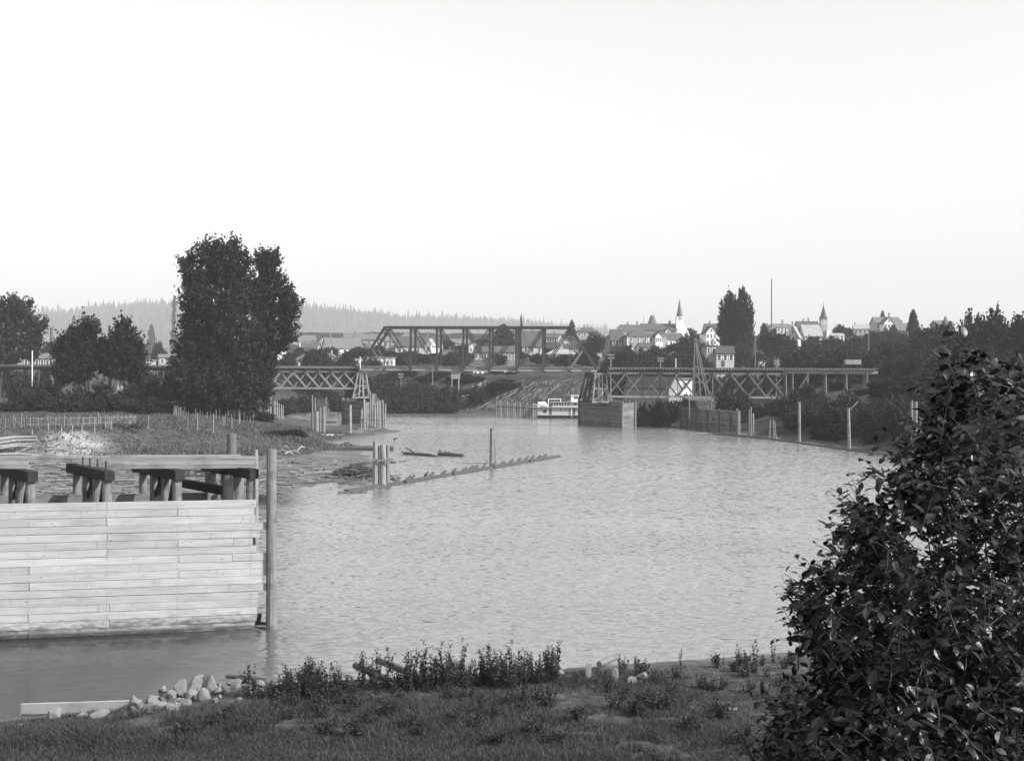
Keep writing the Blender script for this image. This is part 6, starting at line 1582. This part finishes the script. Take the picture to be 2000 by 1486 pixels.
# driftwood strewn over the mud
mb = MB(); gq = random.Random(6)
for i in range(2300):
    px = gq.uniform(-40, 735); py = gq.uniform(893, 966)
    d = ray(px, py); t = (.35 - CAMZ) / d.z; x, y = d.x * t, d.y * t
    s_ = float(shore_dist(np.array([x]), np.array([y]))[0])
    if s_ < .2 or s_ > 46 or y > left_bank(np.array(px))[0] + 1: continue
    z = gz(x, y); l = gq.uniform(.4, 1.6) * (1.8 if gq.random() < .12 else 1); a = gq.gauss(.35, .5)
    mb.tube((x - math.cos(a) * l / 2, y - math.sin(a) * l / 2, z + .05), (x + math.cos(a) * l / 2, y + math.sin(a) * l / 2, z + .07), gq.uniform(.03, .09), .03, 5)
o = mb.build('drift_litter', M['driftgrey']); o['kind'] = 'stuff'; o['label'] = 'sticks and bark littering the mud flat'
for i in range(26):
    px = gq.uniform(70, 720); py = gq.uniform(900, 945); p = G(px, py)
    if float(shore_dist(np.array([p.x]), np.array([p.y]))[0]) < .5: continue
    l = gq.uniform(2, 5); a = gq.gauss(.2, .5); q = Vector((p.x + math.cos(a) * l, p.y + math.sin(a) * l, 0)); q.z = max(0, gz(q.x, q.y)) + .12
    solo('drift_log', MB().tube(p + Vector((0, 0, .12)), q, gq.uniform(.1, .2), .08, 7, .1), M[('log', 'pile', 'driftgrey')[i % 3]], 'drift log lying on the mud flat behind the crib', 'log', tuple(p), 'drift logs on the mud flat')
c = W(692, 936); mb = MB()
for i in range(420):
    u = gq.gauss(0, 1); x = c.x + u * 1.25; y = c.y + 2.2 + gq.gauss(0, 1.7); top = 1.15 * math.exp(-(u * .62) ** 2)
    z = gq.uniform(0, 1) * top; l = gq.uniform(.4, 1.7); a = gq.gauss(.3, .7)
    mb.tube((x - math.cos(a) * l / 2, y - math.sin(a) * l / 2, z), (x + math.cos(a) * l / 2, y + math.sin(a) * l / 2, z + gq.uniform(-.15, .25)), gq.uniform(.03, .12), .03, 5)
mb.tube((c.x - .5, c.y + 1.5, 0), (c.x - .55, c.y + 1.5, 2.0), .05, .03, 5)
o = mb.build('drift_heap', M['darklog']); o['kind'] = 'stuff'; o['label'] = 'dark mound of drift sticks at the water edge left of the cluster'

# grass of the left field and its slope
xs_ = rng.uniform(-105, -8, 90000); ys_ = rng.uniform(112, 205, 90000)
H_, S_, PX_ = hgt(xs_, ys_, True)
sandv = np.exp(-(((xs_ - p1.x) / 3.6) ** 2 + ((ys_ - p1.y) / 4.0) ** 4)) > .35
ok = (PX_ > -80) & (PX_ < 700) & ((ys_ > left_bank(PX_)[0] - 1 + 6 * (vnoise(xs_ * .2, ys_ * .2, 5) - .5)) & (S_ > 1.5)) & ~sandv
xs_, ys_, H_ = xs_[ok], ys_[ok], H_[ok]; n = len(xs_)
h_ = (.16 + .4 * vnoise(xs_ * .25, ys_ * .25, 8) ** 2) * rng.uniform(.6, 1.3, n); w_ = rng.uniform(.05, .12, n); a_ = rng.uniform(0, 3.14, n)
V = np.empty((n, 3, 3)); lx = rng.normal(0, .12, n); ly = rng.normal(0, .12, n)
V[:, 0] = np.stack([xs_ - np.cos(a_) * w_, ys_ - np.sin(a_) * w_, H_ - .03], 1); V[:, 1] = np.stack([xs_ + np.cos(a_) * w_, ys_ + np.sin(a_) * w_, H_ - .03], 1); V[:, 2] = np.stack([xs_ + lx, ys_ + ly, H_ + h_], 1)
fg = link('field_grass', np_mesh('field_grass', V.reshape(-1, 3), np.arange(3 * n).reshape(n, 3), M['f_field']), kind='stuff'); fg['label'] = 'rough grass on the left field and bank'
# ------------------------------------------------------------------ the near bank: grass, weeds, rocks, logs, stake
n = 420000
py_ = 1268 + (1500 - 1268) * rng.random(n) ** .75; px_ = rng.uniform(-80, 2080, n)
z0 = 1.0; rt_ = (px_ - CX) / F; Yv = F * (CAMZ - z0) / (py_ - 735 - (px_ - CX) * .0052); xs_ = rt_ * Yv + rng.normal(0, .3, n); ys_ = Yv + rng.normal(0, .5, n)
H_, S_, PX_ = hgt(xs_, ys_, True)
ok = (S_ > .3 + 1.3 * vnoise(xs_ * .6, ys_ * .6, 3)) & (vnoise(xs_ * .7, ys_ * .7, 31) + .5 * vnoise(xs_ * 2.3, ys_ * 2.3, 33) > .42 + .25 * (rng.random(n) - .5))
xs_, ys_, H_ = xs_[ok], ys_[ok], H_[ok]; n = len(xs_)
cl_ = vnoise(xs_ * .45, ys_ * .45, 41) ** 2
h_ = (.03 + .26 * cl_) * rng.uniform(.5, 1.4, n); w_ = rng.uniform(.004, .014, n) + .008 * cl_; a_ = rng.uniform(0, 3.14, n)
V = np.empty((n, 3, 3)); lx = rng.normal(0, .9, n) * h_; ly = rng.normal(0, .9, n) * h_
V[:, 0] = np.stack([xs_ - np.cos(a_) * w_, ys_ - np.sin(a_) * w_, H_ - .02], 1); V[:, 1] = np.stack([xs_ + np.cos(a_) * w_, ys_ + np.sin(a_) * w_, H_ - .02], 1); V[:, 2] = np.stack([xs_ + lx, ys_ + ly, H_ + h_], 1)
ng = link('bank_grass', np_mesh('bank_grass', V.reshape(-1, 3), np.arange(3 * n).reshape(n, 3), M['f_grass']), kind='stuff'); ng['label'] = 'short dark grass and ground cover on the near bank'

n = 5200
px_ = rng.uniform(-60, 1700, n); py_ = 1285 + (1495 - 1285) * rng.random(n)
Yv = F * (CAMZ - z0) / (py_ - 735 - (px_ - CX) * .0052); xs_ = (px_ - CX) / F * Yv; ys_ = Yv
H_, S_, PX_ = hgt(xs_, ys_, True); ok = (S_ > .5) & (vnoise(xs_ * .5, ys_ * .5, 61) > .42); xs_, ys_, H_ = xs_[ok], ys_[ok], H_[ok]; n = len(xs_)
h_ = rng.uniform(.08, .42, n) * (.4 + vnoise(xs_ * .8, ys_ * .8, 63)); a_ = rng.uniform(0, 3.14, n); w_ = rng.uniform(.003, .008, n); V = np.empty((n, 3, 3)); lx = rng.normal(0, .35, n) * h_; ly = rng.normal(0, .3, n) * h_
V[:, 0] = np.stack([xs_ - np.cos(a_) * w_, ys_ - np.sin(a_) * w_, H_ - .02], 1); V[:, 1] = np.stack([xs_ + np.cos(a_) * w_, ys_ + np.sin(a_) * w_, H_ - .02], 1); V[:, 2] = np.stack([xs_ + lx, ys_ + ly, H_ + h_], 1)
ds = link('dry_stalks', np_mesh('dry_stalks', V.reshape(-1, 3), np.arange(3 * n).reshape(n, 3), M['f_dry']), kind='stuff'); ds['label'] = 'dry pale grass stalks standing in the near bank turf'

# weeds: a few masters with stems, leaves and seed heads, then copies
def weed_master(seed, h, nst, spread, heads):
    g = np.random.default_rng(seed); st = MB(); LV = []; LQ = []; HV = MB(); o = 0
    for s in range(nst):
        a = g.uniform(0, 6.3); r = spread * g.uniform(0, 1); hh = h * g.uniform(.6, 1.05)
        b = Vector((math.cos(a) * r * .4, math.sin(a) * r * .4, -.03)); t = Vector((math.cos(a) * r, math.sin(a) * r, hh)); m_ = b.lerp(t, .5) + Vector((g.normal(0, .03), g.normal(0, .03), 0))
        st.path([b, m_, t], [.007, .005, .003], 4)
        k = int(16 * hh / .8) + 3; tt = g.uniform(.08, .98, k); C = np.array([list(b.lerp(m_, x * 2) if x < .5 else m_.lerp(t, x * 2 - 1)) for x in tt]) + g.normal(0, .022, (k, 3))
        V, Q = diamonds(C, .05, g, 2.4); LV.append(V); LQ.append(Q + o); o += len(V)
        if heads and g.random() < heads:
            for j in range(g.integers(2, 5)):
                d = Vector((g.normal(0, .05), g.normal(0, .05), g.uniform(.02, .09))); st.tube(t, t + d, .003, .002, 4)
                c = t + d; HV.path([c - Vector((0, 0, .012)), c, c + Vector((0, 0, .014))], [.006, .02, .006], 6)
    me1 = bpy.data.meshes.new('stems'); me1.from_pydata(st.v, [], st.f); me1.materials.append(M['f_weed'])
    me2 = np_mesh('leaves', np.vstack(LV), np.vstack(LQ), M['f_weed'])
    st.raw(HV.v, HV.f); bpy.data.meshes.remove(me1); me1 = bpy.data.meshes.new('stems'); me1.from_pydata(st.v, [], st.f); me1.materials.append(M['f_weed'])
    return me1, me2
WM = [weed_master(100 + i, *q) for i, q in enumerate([(.85, 7, .22, .9), (1.0, 5, .16, .9), (.7, 9, .25, .4), (.55, 12, .3, 0), (.5, 14, .35, 0), (1.15, 4, .12, 1)])]
def weed(p, k, s, label, group, rz):
    r = thing('weed', label, 'weed', tuple(p), group, rz); r.scale = (s, s, s)
    for nm, me in zip(('stems', 'leaves'), WM[k]):
        if me: link(nm, me, r)
    return r
gq = random.Random(12)
def wy_(px): return np.interp(px, [430, 520, 700, 900, 1090, 1300, 1500], [1352, 1348, 1336, 1326, 1316, 1302, 1290])
for i in range(118):
    px = gq.gauss(590, 40) if i < 36 else 790 + (i - 36) * 4.3 + gq.uniform(-7, 7) if i < 106 else gq.uniform(690, 800); py = wy_(px) + gq.uniform(2, 26)
    weed(G(px, py), (0, 1, 2, 0, 5, 2)[i % 6] if i > 35 else (2, 0, 2, 3)[i % 4], gq.uniform(.55, 1.3), 'tall dark weed with small seed heads in the fringe along the water', 'tall weeds along the near water edge', gq.uniform(0, 6))
for i in range(110):
    px = gq.uniform(430, 1560); py = wy_(px) + gq.uniform(4, 90)
    if abs(px - 1149) < 40: continue
    weed(G(px, py), 3 + i % 2, gq.uniform(.55, .95), 'low bushy weed on the near bank behind the water fringe', 'low weeds on the near bank', gq.uniform(0, 6))
for i, (px, py) in enumerate([(680, 1442), (640, 1432), (975, 1462), (1085, 1458), (1050, 1440), (1280, 1390), (1345, 1432), (1240, 1400), (880, 1372), (760, 1392), (560, 1380), (1120, 1410), (830, 1440), (420, 1420), (1400, 1400), (1430, 1455), (930, 1425), (360, 1440)]):
    for j in range(3):
        weed(G(px + gq.uniform(-18, 18), py + gq.uniform(-5, 5)), 4 - (j % 2), gq.uniform(.6, 1.0), 'dark weed tuft scattered on the near grass', 'weed tufts on the near grass', gq.uniform(0, 6))
for px in (1215, 1243, 1330, 1400, 1440, 1475, 1510):
    weed(G(px, wy_(px) + gq.uniform(0, 8)), gq.choice((0, 1)), gq.uniform(.5, .8), 'thin low weed at the water edge right of the stake', 'thin weeds right of the stake', gq.uniform(0, 6))

# rocks of the near bank
gr_ = 'pale rocks of the near bank pile'
for i, (px, py, w_, h_, lab) in enumerate([
    (388, 1336, 30, 18, 'topmost rounded rock at the peak of the pale pile'), (380, 1352, 34, 30, 'whitest block in the middle of the pale pile'), (407, 1350, 36, 30, 'pale slab leaning right at the top of the pile'), (354, 1360, 30, 32, 'tall pale boulder on the left of the pile'),
    (372, 1366, 26, 18, 'grey rounded rock at the foot of the pile'), (400, 1366, 26, 22, 'smooth oval rock at the right foot of the pile'), (365, 1378, 28, 14, 'flat rounded rock lowest in the pile'), (386, 1362, 14, 18, 'small white wedge between the pile rocks'),
    (332, 1364, 24, 16, 'half hidden rock left of the tall pale boulder'), (300, 1372, 30, 14, 'dark flat rock between the pile and the jagged rock'), (303, 1382, 38, 18, 'broad flat pale rock below the pile'), (262, 1386, 36, 28, 'jagged pointed pale rock left of the pile'),
    (228, 1384, 24, 11, 'small bright rock left of the jagged one'), (195, 1406, 38, 20, 'broad smooth rock near the plank end'), (108, 1404, 24, 22, 'rounded rock standing at the plank middle'), (158, 1402, 24, 10, 'low pale rock behind the plank end'),
    (205, 1384, 20, 7, 'thin flat rock at the plank end'), (340, 1382, 26, 12, 'low pale rock below the tall boulder'), (428, 1344, 14, 10, 'small pale stone right of the pile'), (420, 1372, 18, 9, 'small grey stone right below the pile'), (318, 1352, 18, 12, 'dull rock at the water left of the pile'),
    (460, 1342, 30, 14, 'pale rock under the weeds right of the pile'), (505, 1340, 26, 12, 'bright rock under the dark log end'), (495, 1356, 34, 14, 'pale rock half sunk in the weeds'), (525, 1368, 22, 10, 'small pale rock deep in the weeds'),
    (1090, 1322, 20, 14, 'white rounded rock left of the wooden stake'), (1112, 1326, 22, 7, 'flat white stone just left of the stake'), (1202, 1328, 18, 22, 'upright pale rock right of the stake'), (1232, 1334, 20, 13, 'pale rubble stone right of the upright rock'), (1256, 1328, 26, 14, 'broad pale rock at the right of the rubble'), (1285, 1328, 18, 8, 'small low stone ending the rubble'),
    (40, 1420, 12, 6, 'tiny pale stone at the lower left'), (818, 1382, 12, 4, 'tiny pale chip in the grass'), (1430, 1386, 22, 4, 'flat pale stone in the right grass')]):
    p = G(px, py); m = MPP(p.y)
    rock(p, w_ * m * 1.25, h_ * m * 1.45, w_ * m * .95, 20 + i, lab, gr_, sink=.24, rz=gq.uniform(-.4, .4))
for i in range(46):
    px = gq.gauss(350, 75); py = np.interp(px, [150, 260, 330, 400, 460, 520], [1408, 1390, 1380, 1366, 1352, 1346]) + gq.gauss(0, 8); p = G(px, py); s = gq.uniform(.12, .38)
    if float(shore_dist(np.array([p.x]), np.array([p.y]))[0]) < .1: continue
    rock(p, s * 1.4, s, s, 400 + i, 'small stone among the near bank rocks', 'small stones of the near bank', ('rock', 'greystone', 'greystone')[i % 3], 2, sink=.3)
# logs, plank and stake
def ground_log(x0, y0, x1, y1, r, label, m_='greypile', lift=0.0, lift2=None, nm='log'):
    a = G(x0, y0); b = G(x1, y1); rr = r * MPP(a.y); a.z += rr * .6 + lift; b.z += rr * .6 + (lift if lift2 is None else lift2)
    return solo(nm, MB().path([a, a.lerp(b, .5) + Vector((0, 0, .02)), b], [rr, rr * 1.0, rr * .9], 12, .03), M[m_], label, 'log', tuple(a))
ground_log(443, 1330, 520, 1337, 4.5, 'dark wet log at the water left of the tall weeds', 'log', .1)
ground_log(694, 1318, 760, 1340, 6.5, 'dark sawn log poking out over the water, left of a pair', 'log', .25, .1)
ground_log(740, 1312, 812, 1334, 6.5, 'upper dark sawn log of the pair at the water', 'log', .3, .15)
ground_log(778, 1316, 800, 1303, 2.0, 'thin forked stick beside the sawn logs', 'pile', .2, .5, 'stick')
ground_log(1170, 1309, 1206, 1297, 6.0, 'pale log stub lying right of the stake', 'pile', .15, .2)
ground_log(1560, 1283, 1606, 1268, 5.0, 'pale plank end showing beside the bush leaves', 'pile', .1, .3)
b = G(1149, 1330); m = MPP(b.y); t = P(1150, 1295, b.y)
solo('stake', MB().beam(b - Vector((0, 0, .3)), t, 10 * m, 8 * m), M['palepile'], 'short squared wooden stake standing on the near bank', 'stake', tuple(b))
a = G(40, 1392); c = G(275, 1384); a.z += .12; c.z += .10
solo('plank', MB().beam(a, c, .12, .30), M['plank'], 'long pale plank edging the water at lower left', 'plank', tuple(a))
q = G(38, 1398); solo('peg', MB().beam(q - Vector((0, 0, .2)), q + Vector((0, 0, .35)), .08, .08), M['greypile'], 'short dark peg at the left end of the plank', 'peg', tuple(q))

# ------------------------------------------------------------------ the big leafy bush at the right, close to the camera
POLY = [(1875, 668), (1850, 705), (1838, 740), (1812, 790), (1778, 840), (1750, 885), (1728, 925), (1688, 940), (1672, 975), (1640, 1000), (1652, 1045), (1610, 1085), (1590, 1110), (1545, 1158), (1550, 1210), (1560, 1245), (1592, 1275), (1600, 1330), (1560, 1352), (1510, 1378), (1492, 1420), (1470, 1500), (2160, 1520), (2160, 700), (1960, 690)]
PL = np.array(POLY, float)
def in_poly(x, y):
    ins = np.zeros(np.shape(x), bool)
    for i in range(len(PL)):
        ax, ay = PL[i]; bx, by = PL[(i + 1) % len(PL)]
        c = ((ay > y) != (by > y))
        with np.errstate(divide='ignore', invalid='ignore'):
            ins ^= c & (x < (bx - ax) * (y - ay) / (by - ay + 1e-12) + ax)
    return ins
def edge_d(x, y):
    d = 1e9; best = None
    for i in range(len(PL) - 4):
        ax, ay = PL[i]; bx, by = PL[i + 1]; ux, uy = bx - ax, by - ay
        t = min(1, max(0, ((x - ax) * ux + (y - ay) * uy) / (ux * ux + uy * uy))); e = math.hypot(x - ax - t * ux, y - ay - t * uy)
        if e < d: d = e; best = (uy, -ux)
    L = math.hypot(*best) + 1e-9; return d, (best[0] / L, best[1] / L)
def leaf_geo(base, d, nrm, L, Wd, fold, curl):
    """one pointed oval leaf: a folded midrib, tip curling down; 11 points"""
    s = d.cross(nrm).normalized(); out = []
    for t, w_ in ((0, 0), (.22, .72), (.5, 1.0), (.78, .66), (1, 0)):
        c = base + d * (L * t) - nrm * (curl * L * t * t)
        if w_ == 0: out.append((c,))
        else: out.append((c + s * (Wd / 2 * w_) + nrm * (fold * Wd * w_), c, c - s * (Wd / 2 * w_) + nrm * (fold * Wd * w_)))
    return out
LVv = []; LFf = []; stem = MB(); gq = random.Random(77)
def add_leaf(base, d, nrm, L, Wd, fold, curl):
    r = leaf_geo(base, d, nrm, L, Wd, fold, curl); o = len(LVv); idx = []
    for ring in r:
        idx.append([o + k for k in range(len(ring))]); o += len(ring); LVv.extend(ring)
    a, b = idx[0], idx[1]; LFf.append((a[0], b[0], b[1])); LFf.append((a[0], b[1], b[2]))
    for i in (1, 2):
        a, b = idx[i], idx[i + 1]; LFf.append((a[0], b[0], b[1], a[1])); LFf.append((a[1], b[1], b[2], a[2]))
    a, b = idx[3], idx[4]; LFf.append((a[0], b[0], a[1])); LFf.append((a[1], b[0], a[2]))
ROOT = Vector((3.3, 7.6, gz(3.3, 7.6)))
shoots = 0
while shoots < 2420:
    px = gq.uniform(1460, 2160); py = gq.uniform(660, 1515)
    if not bool(in_poly(np.array(px), np.array(py))): continue
    e, nn = edge_d(px, py); stray = shoots >= 2300
    if stray and e > 22: continue
    if not stray and e > 26 and float(vnoise(np.array(px / 52.), np.array(py / 44.), 17)) < (.30 if py < 1250 else .1): continue
    if not stray and gq.random() > (.6 if e < 45 else .62 if py > 1150 else .45 if py > 900 else .3): continue
    dep = 7.5 + gq.gauss(0, .55) * min(1, .3 + e / 160); tip = P(px, py, dep)
    # shoots grow outward from the bush's middle and upward
    outw = Vector((-max(.0, 1 - e / 260) * (0.9 if nn[0] < 0 or True else 0), gq.gauss(-.25, .35), 0))
    d = (outw + Vector((gq.gauss(0, .45), gq.gauss(0, .35), gq.uniform(.35, 1.1)))).normalized()
    if stray: d = Vector((gq.uniform(-1, -.25), gq.gauss(0, .3), gq.uniform(.0, .9))).normalized(); tip = tip + d * gq.uniform(.06, .2)
    L = gq.uniform(.30, .46) if stray else gq.uniform(.16, .34); base = tip - d * L; mid = base.lerp(tip, .5) + Vector((gq.gauss(0, .012), gq.gauss(0, .012), -.01))
    stem.path([base, mid, tip], [.0042, .003, .0015], 4)
    nl = int(gq.uniform(6, 11)); ph0 = gq.uniform(0, 6.28)
    for k in range(nl):
        t = (k + .8) / nl; c = base.lerp(mid, t * 2) if t < .5 else mid.lerp(tip, t * 2 - 1)
        a = ph0 + k * 2.4; side = Vector((math.cos(a), math.sin(a), 0)); side = (side - d * side.dot(d)).normalized()
        ld = (side * .95 + d * gq.uniform(.25, .7) + Vector((0, 0, gq.uniform(-.35, .15)))).normalized()
        up_ = (Vector((gq.gauss(0, .35), gq.gauss(-.15, .35), 1)) - ld * ld.z); up_ = (up_ - ld * up_.dot(ld)).normalized()
        s = gq.uniform(.052, .102) * (.72 if k == nl - 1 else 1)
        add_leaf(c + ld * .008, ld, up_, s, s * gq.uniform(.48, .62), gq.uniform(.05, .16), gq.uniform(.08, .32))
    shoots += 1
bush = thing('leafy_bush', 'large dark glossy leaved bush filling the lower right foreground', 'bush', tuple(ROOT))
fol = bpy.data.meshes.new('foliage'); fol.from_pydata([tuple(v - ROOT) for v in LVv], [], LFf); fol.materials.append(M['f_bush'])
link('foliage', fol, bush)
stem.build('twigs', M['bark'], bush)
mb = MB()
for i in range(9):
    px = gq.uniform(1640, 2080); e = 0
    py = np.interp(px, [1640, 1740, 1850, 2080], [1060, 960, 780, 760]) + gq.uniform(0, 260); t = P(px, py, 7.4 + gq.gauss(0, .3)); m_ = ROOT.lerp(t, .5) + Vector((gq.gauss(0, .12), gq.gauss(0, .1), .1))
    mb.path([ROOT + Vector((gq.gauss(0, .08), gq.gauss(0, .08), -.2)), ROOT.lerp(m_, .5) + Vector((0, 0, .02)), m_, t], [.02, .014, .009, .003], 7)
mb.build('stems', M['bark'], bush)
